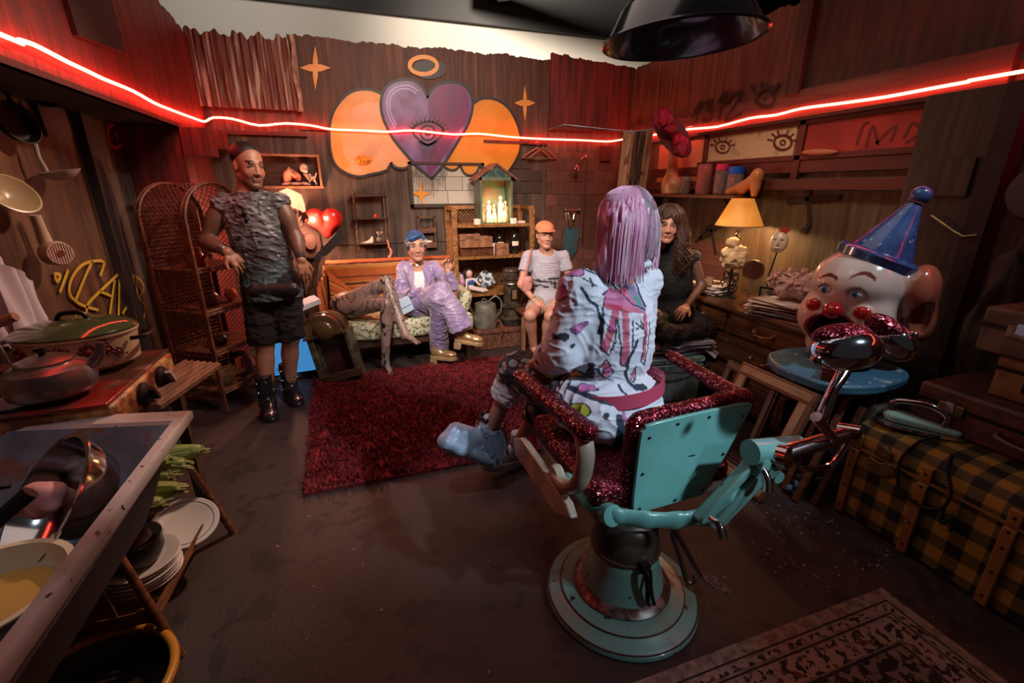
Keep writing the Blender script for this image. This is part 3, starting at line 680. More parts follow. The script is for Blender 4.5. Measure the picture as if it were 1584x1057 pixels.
b.bar((sx0 - .05, (sy0 + sy1) / 2 - .02, sz1 - .035), (xm + .005, (sy0 + sy1) / 2 - .02, sz1 + .115), .29, .013, (1, 0, 0)); b.bar((sx1 + .05, (sy0 + sy1) / 2 - .02, sz1 - .035), (xm - .005, (sy0 + sy1) / 2 - .02, sz1 + .115), .29, .013, (1, 0, 0))
b = M()
for s_, xa in ((1, sx0 - .045), (-1, sx1 + .045)):
    p0, p1 = V(xa, 0, sz1 - .03), V(xm, 0, sz1 + .11); d = p1 - p0; n_ = V(-d[2], 0, d[0]) * s_; n_ = nrm(n_) * .014
    q = [(p0[0], p0[2]), (p1[0], p1[2]), (p1[0] + n_[0] * 0, p1[2] + .018), (p0[0] + n_[0], p0[2] + n_[2])]
    b.prism(q, (0, sy1 + .02, 0), EX, EZ, .27)
obj('roof', b, mat('roof_brown', (.2, .08, .06), .5, col2=(.08, .05, .04), nscale=20), t)
m_stat = mat('painted_plaster', (.72, .5, .36), .45, col2=(.5, .2, .14), nscale=18, lo=.5, hi=.65)
m_stat2 = mat('pale_plaster', (.78, .66, .52), .45)
def statuette(x, y, h, mm, lab):
    s_ = h / .2; tt = thing('statuette', lab, 'statue', (x, y, sz0 + .012), 'statuettes in the shrine')
    b = M().lathe([(.028, 0), (.03, .012), (.024, .02), (.026, .06), (.02, .1), (.022, .135), (.016, .155), (.008, .162)], (x, y, sz0 + .012), np.diag([s_] * 3), 14, sy=.8)
    b.tube([(x - .02 * s_, y - .004, sz0 + .012 + .14 * s_), (x - .014 * s_, y - .018 * s_, sz0 + .012 + .11 * s_), (x, y - .022 * s_, sz0 + .012 + .118 * s_), (x + .014 * s_, y - .018 * s_, sz0 + .012 + .11 * s_), (x + .02 * s_, y - .004, sz0 + .012 + .14 * s_)], .006 * s_, 6)
    obj('robe', b, mm, tt)
    b = M().sph((x, y, sz0 + .012 + .178 * s_), (.012 * s_, .013 * s_, .016 * s_), n=10, m=8); b.lathe([(.017, 0), (.014, .02), (0, .03)], (x, y + .003, sz0 + .012 + .172 * s_), np.diag([s_] * 3), 10); obj('head', b, m_stat2, tt)
statuette(1.225, 4.5, .17, m_stat, 'small brown painted statuette at the left edge of the shrine')
statuette(1.275, 4.47, .21, m_stat2, 'pale robed statuette second from the left in the shrine')
statuette(1.345, 4.53, .17, m_stat, 'small statuette with an arched gold backing in the middle of the shrine')
statuette(1.405, 4.49, .25, m_stat2, 'tallest crowned white statuette in the shrine')
statuette(1.46, 4.51, .2, m_stat, 'reddish statuette at the right edge of the shrine')
b = M().prism([(1.345 + .036 * math.cos(a), sz0 + .11 + .07 * math.sin(a)) for a in np.linspace(0, PI, 12)] + [(1.309, sz0 + .012), (1.381, sz0 + .012)], (0, 4.565, 0), EX, EZ, .008); tag(obj('icon_panel', b, m_brass), 'arched gold icon panel behind the middle statuette of the shrine', 'icon')
m_flame = emit('flame', (1.0, .55, .2), 60); m_wax = mat('wax', (.8, .62, .4), .5, emis=(1, .55, .25), estr=.5)
cands = [(1.25, 4.42, .05), (1.29, 4.415, .035), (1.33, 4.425, .06), (1.375, 4.41, .045), (1.42, 4.42, .07), (1.355, 4.375, .025)]
for i, (x, y, h) in enumerate(cands):
    tt = thing('candle', ['lit candle furthest left in the shrine', 'short lit candle beside the leftmost one in the shrine', 'lit candle left of the middle of the shrine', 'low lit candle in front of the icon panel', 'tallest lit candle, furthest right in the shrine', 'stubby candle nearest the front edge of the shelf'][i], 'candle', (x, y, sz0 + .012), 'candles in the shrine')
    obj('wax_body', M().lathe([(.0, 0), (.013, 0), (.0135, h), (.009, h + .002), (0, h - .002)], (x, y, sz0 + .0125), I3, 12), m_wax, tt)
    obj('flame', M().lathe([(0, 0), (.006, .008), (.005, .018), (0, .034)], (x, y, sz0 + h + .012), I3, 8), m_flame, tt)
lamp('POINT', 'shrine_candle_glow', (1.34, 4.40, sz0 + .17), (1, .56, .24), 2.6, size=.04)
for x, lab in ((1.13, 'white candle jar left of the shrine'), (1.50, 'white candle jar right of the shrine')):
    tt = thing('candle_jar', lab, 'candle', (x, 4.37, 1.172)); obj('glass', M().lathe([(0, 0), (.032, 0), (.034, .05), (.03, .05), (.028, .012), (0, .012)], (x, 4.37, 1.172), I3, 18), mat('milk_glass', (.75, .7, .62), .2), tt); obj('wax_body', M().cyl((x, 4.37, 1.186), (x, 4.37, 1.21), .027), m_wax, tt)
b = M().box((1.58, 4.37, 1.185), (.06, .05, .022), RZ(.3)); tag(obj('matchbox', b, m_stat2, bevel=.002), 'small pale box beside the shrine on the wicker shelf unit', 'box')

# crates, basket, bottles on the middle shelf
def crate(x, y, z, w_, d_, h_, lab, rz=0):
    tt = thing('wooden_crate', lab, 'crate', (x, y, z)); R = RZ(rz)
    def B(mb, cx, cy, cz, sx, sy, sz): mb.box(V(x, y, z) + R @ V(cx, cy, cz), (sx, sy, sz), R)
    b = M(); B(b, 0, 0, .005, w_, d_, .01); B(b, -w_ / 2 + .005, 0, h_ / 2, .01, d_, h_); B(b, w_ / 2 - .005, 0, h_ / 2, .01, d_, h_); B(b, 0, d_ / 2 - .005, h_ / 2, w_, .01, h_); obj('crate_body', b, m_wood2, tt, bevel=.0015)
    b = M(); B(b, 0, -d_ / 2, h_ * .3, w_, .01, h_ * .58); B(b, 0, -d_ / 2, h_ * .92, w_, .01, h_ * .16); B(b, -w_ * .35, -d_ / 2, h_ * .7, w_ * .3, .01, h_ * .35); B(b, w_ * .35, -d_ / 2, h_ * .7, w_ * .3, .01, h_ * .35); obj('front_panel', b, m_wood2, tt, bevel=.0015)
crate(1.05, 4.44, .955, .2, .16, .13, 'large wooden crate on the left of the wicker unit, standing on the woven tray')
crate(1.21, 4.42, .955, .13, .13, .1, 'smaller wooden crate beside the large crate on the woven tray')
crate(1.37, 4.38, .872, .13, .1, .11, 'small wooden crate with a slot in front of the dark bottles')
def weave(mb, x0, x1, y, z0, z1, n=5, ny=EY):
    rows = max(2, int((z1 - z0) / .012)); cols = int(abs(x1 - x0) / .012)
    for r in range(rows):
        z = z0 + (r + .5) * (z1 - z0) / rows
        mb.tube([(x0 + (x1 - x0) * c / cols, y + (.004 if (c + r) % 2 else -.004), z) for c in range(cols + 1)], .0055, 4)
t = thing('woven_tray', 'long brown woven tray under the crates in the wicker unit', 'tray', (1.12, 4.46, .872))
b = M().bx(.97, 1.29, 4.39, 4.54, .872, .95); weave(b, .965, 1.295, 4.383, .874, .955); obj('basket_body', b, m_wickd, t)
b = M().tube([(.965, 4.385, .957), (1.295, 4.385, .957), (1.295, 4.545, .957), (.965, 4.545, .957)], .006, 6, closed=True); obj('rim', b, m_wickd, t)
m_bg = mat('dark_bottle_glass', (.012, .01, .008), .08, coat=.5)
def bottle(x, y, z, r, h, lab, lbl=True, g=None):
    tt = thing('bottle', lab, 'bottle', (x, y, z), g)
    obj('glass_body', M().lathe([(0, 0), (r * .95, 0), (r, .01), (r, h * .6), (r * .8, h * .72), (r * .32, h * .82), (r * .3, h * .97), (r * .36, h * .97), (r * .36, h), (0, h)], (x, y, z), I3, 20), m_bg, tt)
    if lbl: obj('paper_label', M().grid(lambda u, v: V(x + (r + .001) * math.sin((u - .5) * 1.5), y - (r + .001) * math.cos((u - .5) * 1.5), z + h * (.3 + .16 * v)), 8, 2), m_stat2, tt)
bottle(1.395, 4.5, .872, .045, .25, 'dark bottle in the wicker unit behind the small slotted crate'); bottle(1.53, 4.44, .872, .05, .27, 'large dark bottle with a pale label at the right of the wicker unit'); bottle(1.6, 4.53, .872, .04, .25, 'dark bottle without a label at the back right of the wicker unit', False)
tt = M().lathe([(0, 0), (.03, 0), (.032, .09), (.022, .11), (0, .112)], (1.31, 4.42, .957 - .085), I3, 16); tag(obj('white_jar', tt, m_white), 'white jar between the small crate and the dark bottles', 'jar')
b = M().sph((.96, 4.40, 1.06), (.03, .03, .035), n=10, m=8); 

# doll, plush bundle on the lower shelf
z = .502
t = thing('doll', 'sitting doll with black hair and a blue waistcoat in the wicker unit', 'doll', (1.08, 4.42, z))
S = SDF((.92, 4.2, z - .01), (1.3, 4.55, z + .3), .004)
S.ell((1.06, 4.43, z + .1), (.04, .03, .055)).cap((1.06, 4.42, z + .05), (1.2, 4.33, z + .03), .022, .014).cap((1.05, 4.4, z + .05), (1.16, 4.3, z + .03), .022, .014).cap((1.02, 4.42, z + .13), (1.0, 4.36, z + .05), .013, .01).cap((1.1, 4.42, z + .13), (1.14, 4.37, z + .08), .013, .01)
P_, F_ = S.mesh(); np_mesh('doll_body', P_, F_, mat('doll_cloth', (.62, .5, .48), .7), t)
S = SDF((.92, 4.3, z + .05), (1.2, 4.52, z + .3), .004); S.ell((1.06, 4.43, z + .1), (.044, .034, .045)); P_, F_ = S.mesh(); np_mesh('waistcoat', P_, F_, mat('blue_satin', (.02, .07, .28), .4), t)
obj('head', M().sph((1.045, 4.42, z + .19), (.036, .036, .042), n=14, m=10), mat('doll_skin', (.7, .38, .3), .4), t)
S = SDF((.92, 4.3, z + .05), (1.2, 4.55, z + .3), .004); S.ell((1.04, 4.44, z + .2), (.046, .042, .048)).cap((1.0, 4.44, z + .2), (1.0, 4.43, z + .1), .02, .012).cap((1.085, 4.44, z + .2), (1.09, 4.44, z + .13), .015, .01); P_, F_ = S.mesh(); P_ += .003 * vnoise(P_, 150, 4)[:, None]; np_mesh('hair', P_, F_, mat('doll_hair', (.012, .008, .01), .5), t)
def lump(name, lab, cat, c, r, mm, seed=1, amp=.18, h=.006, blobs=9):
    q = np.random.default_rng(seed); c = V(c); r = V(r); S = SDF(c - r * 1.5 - .02, c + r * 1.5 + .02, h); S.ell(c, r * .8, k=.01)
    for _ in range(blobs):
        d = nrm(q.normal(size=3)); S.ell(c + d * r * .65, r * q.uniform(.28, .45), k=.012)
    P_, F_ = S.mesh(); P_ = P_ + (amp * .05 * vnoise(P_, 60, seed))[:, None] * (P_ - c) / float(r.max()); P_[:, 2] = np.maximum(P_[:, 2], c[2] - r[2]); return tag(np_mesh(name, P_, F_, mm, None), lab, cat)
lump('plush_toy', 'lilac and pink plush toy at the left of the lower wicker shelf', 'toy', (.965, 4.44, z + .1), (.045, .05, .1), mat('lilac_plush', (.42, .14, .3), .9, col2=(.5, .45, .5), nscale=14), 3)
lump('crumpled_cloth', 'crumpled black and white cloth behind the doll on the lower wicker shelf', 'cloth', (1.24, 4.5, z + .1), (.11, .06, .1), mat('blackwhite_cloth', (.55, .6, .64), .7, col2=(.03, .05, .07), nscale=28, lo=.48, hi=.54), 5, blobs=14)

# watering can, oil stove, hamper
t = thing('watering_can', 'grey galvanized watering can standing on the wicker hamper', 'watering can', (1.13, 4.2, .2))
m_galv = mat('galvanized', (.2, .19, .16), .5, .3, col2=(.12, .1, .08), nscale=12, lo=.4, hi=.65)
wx, wy, wz = 1.14, 4.18, .205
obj('can_body', M().lathe([(0, 0), (.12, 0), (.125, .01), (.118, .1), (.112, .1), (.108, .2), (.1, .23), (.07, .24), (.05, .24), (.05, .225), (0, .225)], (wx, wy, wz), I3, 30), m_galv, t)
obj('can_handle', M().tube(smoothp([(wx + .03, wy, wz + .24), (wx + .1, wy - .02, wz + .3), (wx + .16, wy - .02, wz + .24), (wx + .15, wy - .02, wz + .14), (wx + .11, wy, wz + .1)], 5), .008, 8), m_galv, t)
obj('spout', M().tube([(wx - .09, wy - .02, wz + .05), (wx - .16, wy - .05, wz + .2), (wx - .19, wy - .06, wz + .27)], [.022, .016, .014], 10), m_galv, t)
obj('carrying_bail', M().tube(smoothp([(wx - .05, wy - .04, wz + .24), (wx - .02, wy - .04, wz + .29), (wx + .04, wy - .04, wz + .24)], 5), .004, 6), m_galv, t)
t = thing('paraffin_stove', 'old black cylindrical paraffin stove on the wicker hamper beside the watering can', 'stove', (1.42, 4.2, .2))
m_st = mat('sooty_stove', (.05, .036, .026), .45, .5, col2=(.12, .09, .06), nscale=15, lo=.45, hi=.65); sx, sy, sz = 1.42, 4.2, .205
obj('stove_base', M().lathe([(0, 0), (.115, 0), (.115, .05), (.13, .06), (.13, .072), (.1, .095), (.095, .17), (.115, .18), (.115, .195), (.08, .21), (0, .21)], (sx, sy, sz), I3, 30), m_st, t)
b = M()
for k in range(28): a = 2 * PI * k / 28; b.box((sx + .116 * math.cos(a), sy + .116 * math.sin(a), sz + .026), (.004, .008, .036), RZ(a))
obj('air_vents', b, m_blackm, t)
obj('burner_chimney', M().lathe([(.082, .2), (.08, .45), (.1, .46), (.1, .47), (.075, .475), (.075, .53), (.09, .535), (.085, .555), (.05, .56), (0, .56)], (sx, sy, sz), I3, 26), m_st, t)
b = M().bx(sx - .035, sx + .035, sy - .09, sy - .078, sz + .25, sz + .38); obj('stove_door', b, m_blackm, t, bevel=.004, label='small glazed door'); b = M().bx(sx - .022, sx + .022, sy - .094, sy - .09, sz + .27, sz + .36); obj('mica_window', b, mat('mica', (.16, .1, .05), .25), t)
obj('side_ring', M().tube([(sx + .105 * math.cos(a) - .01, sy + .105 * math.sin(a), sz + .42) for a in np.linspace(0, 2 * PI, 24, False)], .006, 6, closed=True), m_metal, t)
t = thing('wicker_hamper', 'low brown wicker hamper with handles on the floor behind the gold boots', 'hamper', (1.26, 4.25, 0))
b = M().bx(1.0, 1.56, 4.07, 4.3, .0, .19)
weave(b, .99, 1.57, 4.06, .005, .155); obj('hamper_body', b, m_wickd, t)
b = M().bx(.99, 1.57, 4.05, 4.31, .165, .2); weave(b, .985, 1.575, 4.045, .165, .203); obj('lid', b, m_wickd, t)
obj('handle', M().tube(smoothp([(1.26, 4.04, .12), (1.27, 4.02, .22), (1.24, 4.06, .29), (1.2, 4.08, .22)], 5), .009, 6), m_wickd, t)

# little wall shelves
def spindle_shelf():
    x0, x1, y = .03, .3, YB - .06; za, zb, zc = 1.44, 1.235, 1.0
    t = thing('spindle_wall_shelf', 'dark three-tier wall shelf with turned spindles above the sofa', 'shelf', (.165, y, .97))
    for z in (za, zb, zc): obj('shelf', M().bx(x0 - .03, x1 + .03, y - .05, y + .055, z - .012, z), m_dwood, t, bevel=.003)
    for x in (x0, x1):
        prof = []; z = .95
        while z < 1.49: prof.append((.006 + .005 * abs(math.sin(z * 42)), z)); z += .008
        obj('spindle', M().lathe([(0, .95)] + prof + [(0, 1.49)], (x, y - .035, 0), I3, 10), m_dwood, t)
    obj('crest', M().prism(smoothp([(x0, za), (x0 + .03, za + .025), (x0 + .07, za + .008), (x0 + .13, za + .03), (x0 + .2, za + .008), (x1 - .03, za + .025), (x1, za)], 4), (0, y + .05, 0), EX, EZ, .01), m_dwood, t)
    return y
ys = spindle_shelf()
lump('red_trinket', 'small red trinket on the middle tier of the spindle shelf', 'trinket', (.21, ys, 1.255), (.025, .02, .02), mat('red_gloss', (.5, .02, .02), .3), 7)
b = M().grid(lambda u, v: V(.05 + .12 * u, ys - .02 + .04 * (v - .5) * math.sin(PI * min(u + .15, 1)), 1.004 + .012 + .06 * u ** 1.5 * math.sin(PI * v * .5 + .5) * (1 if u < .95 else .8)), 12, 6)
b = M().prism(smoothp([(.04, 1.003), (.08, 1.012), (.13, 1.03), (.165, 1.065), (.168, 1.02), (.16, 1.003)], 4), (0, ys + .0, 0), EX, EZ, .025); tag(obj('white_wedge', b, m_stat2, bevel=.005), 'cream shell shaped wedge on the lowest tier of the spindle shelf', 'ornament')
t = thing('mouse_figurine', 'grey mouse figurine with round ears on the lowest tier of the spindle shelf', 'figurine', (.225, ys - .01, 1.001))
S = SDF((.15, ys - .08, .995), (.32, ys + .06, 1.12), .003); S.ell((.225, ys, 1.03), (.032, .025, .03)).ell((.232, ys - .008, 1.075), (.02, .018, .02), k=.006).ell((.22, ys - .022, 1.068), (.008, .012, .008)).cap((.25, ys, 1.02), (.29, ys, 1.03), .006, .002)
P_, F_ = S.mesh(); np_mesh('mouse_body', P_, F_, mat('mouse_grey', (.16, .11, .09), .6), t)
for dx in (-.016, .02): obj('ear', M().sph((.232 + dx, ys - .002, 1.095), (.011, .004, .012), n=10, m=6), mat('mouse_ear', (.5, .33, .25), .6), t)
b = M().tube(smoothp([(.3, ys - .06, 1.03), (.31, ys - .06, .96), (.325, ys - .06, .92), (.315, ys - .06, .88), (.295, ys - .06, .86)], 4), [.008] * 6 + [.013] * 8 + [.016] * 2 + [.01], 8); tag(obj('toy_limb', b, mat('pink_rubber', (.6, .22, .17), .5)), 'small pink toy limb hanging from the right corner of the spindle shelf', 'toy')
t = thing('wall_rack', 'small dark two-tier letter rack on the wall beside the wicker unit', 'rack', (.69, YB - .05, .93))
b = M().bx(.6, .62, YB - .08, YB, .93, 1.24); b.bx(.76, .78, YB - .08, YB, .93, 1.24); obj('rack_side', b, m_dwood, t, bevel=.003)
for z in (.935, 1.08): obj('shelf', M().bx(.6, .78, YB - .08, YB, z, z + .012), m_dwood, t); obj('front_slat', M().bx(.6, .78, YB - .082, YB - .07, z, z + .05), m_wood, t)
obj('top_slat', M().bx(.6, .78, YB - .08, YB - .06, 1.225, 1.24), m_wood, t)
lump('dry_twig', 'dark dry twig lying on the upper tier of the letter rack', 'twig', (.68, YB - .045, 1.14), (.035, .015, .008), m_dwood, 9); lump('small_shell', 'cream shell on the lower tier of the letter rack', 'shell', (.71, YB - .045, .993), (.04, .018, .012), m_stat2, 10)
# red lit wall box with odd bones
t = thing('open_wall_box', 'open wooden wall box with shells and a toy skeleton behind the standing person', 'shelf', (-.45, YB - .07, 1.5))
b = M(); b.bx(-.7, -.21, YB - .12, YB, 1.5, 1.52); obj('shelf', b, m_wood2, t, bevel=.002); obj('top_board', M().bx(-.7, -.22, YB - .12, YB, 1.765, 1.78), m_wood2, t, bevel=.002); obj('side_board', M().bx(-.24, -.22, YB - .12, YB, 1.52, 1.765), m_wood2, t, bevel=.002); obj('back_board', M().bx(-.7, -.22, YB - .01, YB - .003, 1.52, 1.765), m_dwood, t)
m_bone = mat('bone', (.62, .42, .32), .5)
for i, (x, l) in enumerate(((-.52, .06), (-.44, .07), (-.36, .06))): tag(obj('shell', M().sph((x, YB - .08, 1.537), (l * .7, .03, .016), RY(.2 * (i - 1)), 12, 8), m_bone), ['bone coloured shell at the left of the wall box', 'bone coloured shell in the middle of the wall box', 'bone coloured shell under the toy skeleton'][i], 'shell', 'shells in the wall box')
lump('feather_tuft', 'fluffy feather tuft standing in the wall box', 'feathers', (-.47, YB - .06, 1.62), (.05, .03, .07), mat('peach_fluff', (.55, .2, .12), .9), 12, 1.2)
t = thing('toy_skeleton', 'toy skeleton leaning in the right corner of the wall box', 'toy', (-.34, YB - .07, 1.52))
S = SDF((-.5, YB - .16, 1.5), (-.18, YB, 1.78), .0035); S.ell((-.36, YB - .07, 1.67), (.035, .035, .037)).ell((-.348, YB - .09, 1.645), (.02, .018, .017), k=.01); S.ell((-.35, YB - .105, 1.672), (.01, .01, .011), sub=True, k=.003).ell((-.373, YB - .103, 1.675), (.01, .01, .011), sub=True, k=.003)
P_, F_ = S.mesh(); np_mesh('skull', P_, F_, m_bone, t)
b = M(); b.tube([(-.35, YB - .06, 1.64), (-.33, YB - .06, 1.56)], .006, 6)
for k in range(4): b.tube([(-.37 + .01 * k, YB - .08, 1.62 - .015 * k), (-.34 + .004 * k, YB - .095, 1.61 - .015 * k), (-.31, YB - .07, 1.62 - .015 * k)], .004, 5)
obj('ribcage', b, m_bone, t); obj('arm', M().tube([(-.32, YB - .07, 1.62), (-.29, YB - .1, 1.56), (-.26, YB - .1, 1.63)], .006, 6), m_bone, t); obj('leg', M().tube([(-.33, YB - .07, 1.55), (-.29, YB - .1, 1.6), (-.27, YB - .1, 1.53)], .007, 6), m_bone, t)
# bulkhead lamp painted over by the mural
t = thing('bulkhead_lamp', 'unlit bulkhead lamp with a wire cage on the orange wing', 'lamp', (.15, YM - .03, 1.70))
obj('lamp_base', M().sph((.15, YM - .012, 1.745), (.075, .016, .04), n=20, m=10), m_yel, t); obj('glass', M().sph((.15, YM - .02, 1.745), (.06, .04, .03), n=20, m=10), m_yel, t)
b = M()
for dx in (-.03, 0, .03): b.tube([(.15 + dx, YM - .0, 1.785), (.15 + dx, YM - .058, 1.765), (.15 + dx, YM - .058, 1.725), (.15 + dx, YM, 1.705)], .003, 5)
b.tube([(.08, YM, 1.745), (.1, YM - .05, 1.745), (.2, YM - .05, 1.745), (.22, YM, 1.745)], .003, 5); obj('wire_cage', b, m_yel, t)
# heart lamp, disc, feather lamp, blade, cords
S = SDF((-.5, YB - .3, .95), (0, YB, 1.4), .006)
hx, hy = -.245, YB - .14
for s_ in (-1, 1): S.ell((hx + s_ * .075, hy, 1.25), (.09, .075, .08), RY(s_ * .35), k=.015).cap((hx + s_ * .07, hy, 1.24), (hx + .01, hy, 1.1), .065, .025, k=.03, flat=.85, fax=(0, 1, 0))
S.ell((hx, hy - .06, 1.34), (.018, .06, .05), k=.03, sub=True)
P_, F_ = S.mesh(); t = thing('heart_ornament', 'shiny red inflated heart hanging on the wall left of the spindle shelf', 'ornament', (hx, hy, 1.07)); np_mesh('heart', P_, F_, mat('red_balloon', (.62, .018, .014), .28, coat=.4), t, relax=3)
obj('cord', M().tube([(hx - .06, YB - .05, 1.12), (hx - .07, YB - .04, .95), (hx - .05, YB - .04, .85)], .003, 5), m_dwood, t)
b = M().lathe([(0, -.01), (.135, -.012), (.14, 0), (.13, .008), (.07, .01), (.065, .05), (0, .06)], (-.4, YB - .05, 1.03), frame((.2, -1, .1)), 30, sx=.75, sy=1.1); tag(obj('felt_hat', b, mat('brown_felt', (.05, .02, .016), .8)), 'round brown felt hat hanging on the wall below the heart', 'hat')
t = thing('feather_lamp', 'lamp with a glowing red and white feathered shade behind the standing person', 'lamp', (-.5, 4.35, 0))
m_fl = mat('glowing_feather_shade', (.8, .3, .2), .6, emis=(1, .16, .08), estr=5, col2=(.2, .02, .02), nscale=16, lo=.45, hi=.6)
fc = V(-.47, 4.35, 1.41)
obj('lamp_shade', M().lathe([(.055, .075), (.1, .02), (.135, -.045), (.125, -.05), (.09, .01), (.05, .065)], fc, RY(.5), 30, fn=lambda a, r, z: r * (1 + .05 * math.sin(9 * a))), m_fl, t)
b = M()
for k in range(46):
    a = 2 * PI * k / 46; d = V(math.cos(a), math.sin(a), 0); R = RY(.5); p0 = fc + R @ (d * .13 + V(0, 0, -.04)); p1 = fc + R @ (d * (.16 + .02 * (k % 3)) + V(0, 0, -.1 - .02 * (k % 4))); b.tube([p0, (p0 + p1) / 2 + .01 * d, p1], [.006, .008, .001], 4)
obj('feather_fringe', b, mat('dark_feather', (.06, .012, .012), .7), t); obj('pole', M().cyl((-.47, 4.35, .02), (-.47, 4.35, 1.4), .01), m_blackm, t); obj('lamp_base', M().lathe([(0, 0), (.13, 0), (.13, .012), (.02, .03), (0, .03)], (-.47, 4.35, 0), I3, 24), m_blackm, t)
lamp('POINT', 'feather_lamp_bulb', (-.36, 4.45, 1.22), (1, .5, .3), 34, size=.05)
t = thing('long_handled_blade', 'dark pointed metal blade on a long handle leaning behind the domed cabinet', 'tool', (-.36, 4.2, 0))
def bp(u, v, y=4.25): return aty(u, v, y)
b = M(); q = [bp(*p) for p in ((485, 398), (527, 352), (533, 368), (505, 396), (496, 396), (497, 404), (489, 404))]
b.prism([(p[0], p[2]) for p in q], (0, 4.25, 0), EX, EZ, .012); obj('blade', b, mat('dull_steel', (.1, .085, .09), .45, .7), t)
obj('handle', M().tube([bp(493, 400), bp(484, 432), bp(472, 475), (-.42, 4.2, .0)], [.014, .016, .018, .018], 8), m_dwood, t)
b = M()
for q_ in range(3): b.tube([bp(491 + q_, 404), bp(482 + q_ * 3, 440), bp(478 + q_ * 4, 470)], .003, 5)
obj('straps', b, m_blackm, t)

# TV set, papers, domed cabinet
t = thing('television', 'old television set with a glowing blue screen on the floor behind the domed cabinet', 'television', (-.56, 4.0, 0))
R = RZ(.12); c = V(-.57, 4.02, .2)
obj('tv_case', M().box(c, (.46, .34, .4), R, taper=(.96, .96)), m_blackm, t, bevel=.012)
def scr(u, v): return c + R @ V((u - .5) * .37, -.171 - .018 * (1 - (2 * u - 1) ** 2) * (1 - (2 * v - 1) ** 2), (v - .5) * .29 + .01)
obj('screen', M().grid(scr, 14, 12), mat('blue_screen', (.01, .02, .04), .2, emis=(.045, .22, .5), estr=1.0), t)
b = M(); b.box(c + R @ V(0, -.176, .175), (.42, .012, .03), R); obj('bezel', b, m_blackm, t, bevel=.004)
b = M(); b.box((-.42, 3.95, .615), (.16, .2, .03), RZ(.4) @ RY(-.25)); b.box((-.42, 3.95, .63), (.17, .19, .008), RZ(.3) @ RY(-.25)); tag(obj('paper_bundle', b, mat('bluish_paper', (.5, .52, .62), .7)), 'bundle of white papers tucked behind the domed cabinet top', 'papers')
t = thing('domed_cabinet', 'old brown domed wooden cabinet tilted against the sofa end', 'cabinet', (-.22, 3.8, 0))
ax = nrm(V(-.17, .11, .97)); F = frame(ax, (0, -1, 0)); F = np.array([nrm(np.cross(V(0.25, 1, 0), ax)), nrm(np.cross(ax, nrm(np.cross(V(0.25, 1, 0), ax)))), ax]).T
o = V(-.2, 3.74, .0)
def CB(mb, x, y, z, sx, sy, sz, mi=0): mb.box(o + F @ V(x, y, z), (sx, sy, sz), F, mi)
b = M(); CB(b, -.14, 0, .2, .05, .16, .42); CB(b, .15, 0, .2, .035, .16, .42); CB(b, 0, .07, .2, .3, .02, .42); CB(b, 0, 0, .4, .34, .17, .02); CB(b, 0, 0, .03, .3, .16, .03); obj('cabinet_case', b, mat('cabinet_brown', (.12, .085, .045), .4, col2=(.05, .035, .02), nscale=7, nstretch=(1, 1, 3)), t, bevel=.006)
b = M(); CB(b, .01, .03, .21, .27, .01, .36); obj('recessed_panel', b, mat('oxblood_panel', (.035, .01, .008), .35, col2=(.06, .02, .015), nscale=10), t)
b = M()
for k in range(5): b.tube([o + F @ V(-.16 + .005 * k, -.09 - .006 * (k % 2), .035 + .012 * k), o + F @ V(.0, -.1, .03 + .013 * k), o + F @ V(.19, -.09, .04 + .012 * k)], .012, 6)
obj('carved_foot', b, m_dwood, t)
def dome(u, v):
    a = PI * u; y = -.1 + .2 * v; r = .165 * (1 - .12 * (2 * v - 1) ** 2); return o + F @ V(r * math.cos(a), y, .41 + r * 1.1 * math.sin(a))
b = M().grid(dome, 22, 8); b.prism([(.145 * math.cos(a), .41 + .158 * math.sin(a)) for a in np.linspace(0, PI, 20)], o + F @ V(0, -.1, 0), F[:, 0], F[:, 2], .02); b.prism([(.145 * math.cos(a), .41 + .158 * math.sin(a)) for a in np.linspace(0, PI, 20)], o + F @ V(0, .1, 0), F[:, 0], F[:, 2], .02)
obj('domed_top', b, mat('dome_varnish', (.12, .07, .03), .18, col2=(.07, .035, .015), nscale=5, coat=.4), t)
S = SDF(o - V(.4, .35, -.2), o + V(.3, .2, .75), .006); S.ell(o + F @ V(.0, -.1, .45), (.09, .05, .085), F); P_, F_ = S.mesh(); np_mesh('dome_boss', P_, F_, MATS['dome_varnish'], t)
b = M(); b.tube([o + F @ V(.175 * math.cos(a), -.11, .405 + .0 * math.sin(a)) for a in np.linspace(0, PI, 2)], .009, 6); b.tube([o + F @ V(.165 * math.cos(a), -.1, .41 + .18 * math.sin(a)) for a in np.linspace(0, PI, 18)], .007, 6); obj('moulding', b, m_wood, t)

# sofa
t = thing('sofa', 'low sofa with a floral seat under the orange striped throw', 'sofa', (.42, 4.2, 0))
m_flor = mat('floral_fabric', (.55, .52, .38), .85, col2=(.12, .17, .07), nscale=38, lo=.5, hi=.56, col3=(.42, .1, .05), n3=30, l3=.62, h3=.66)
S = SDF((-.3, 3.75, .2), (1.15, 4.6, .5), .012); S.box((.375, 4.09, .345), (.575, .235, .085), rnd=.05); P_, F_ = S.mesh(); P_[:, 2] += .006 * vnoise(P_, 9, 3); np_mesh('seat_cushion', P_, F_, m_flor, t)
obj('frame', M().bx(-.18, .93, 3.9, 4.31, .2, .27), m_dwood, t); obj('backrest', M().bx(-.2, .84, 4.38, 4.48, .1, .84), m_dwood, t, bevel=.02)
for x in (-.14, .9):
    for y in (3.93, 4.28): obj('leg', M().bx(x - .02, x + .02, y - .02, y + .02, 0, .21), m_dwood, t)
m_thr = bpy.data.materials.new('orange_striped_throw'); m_thr.use_nodes = True; nt = m_thr.node_tree; tc = nt.nodes.new('ShaderNodeUVMap')
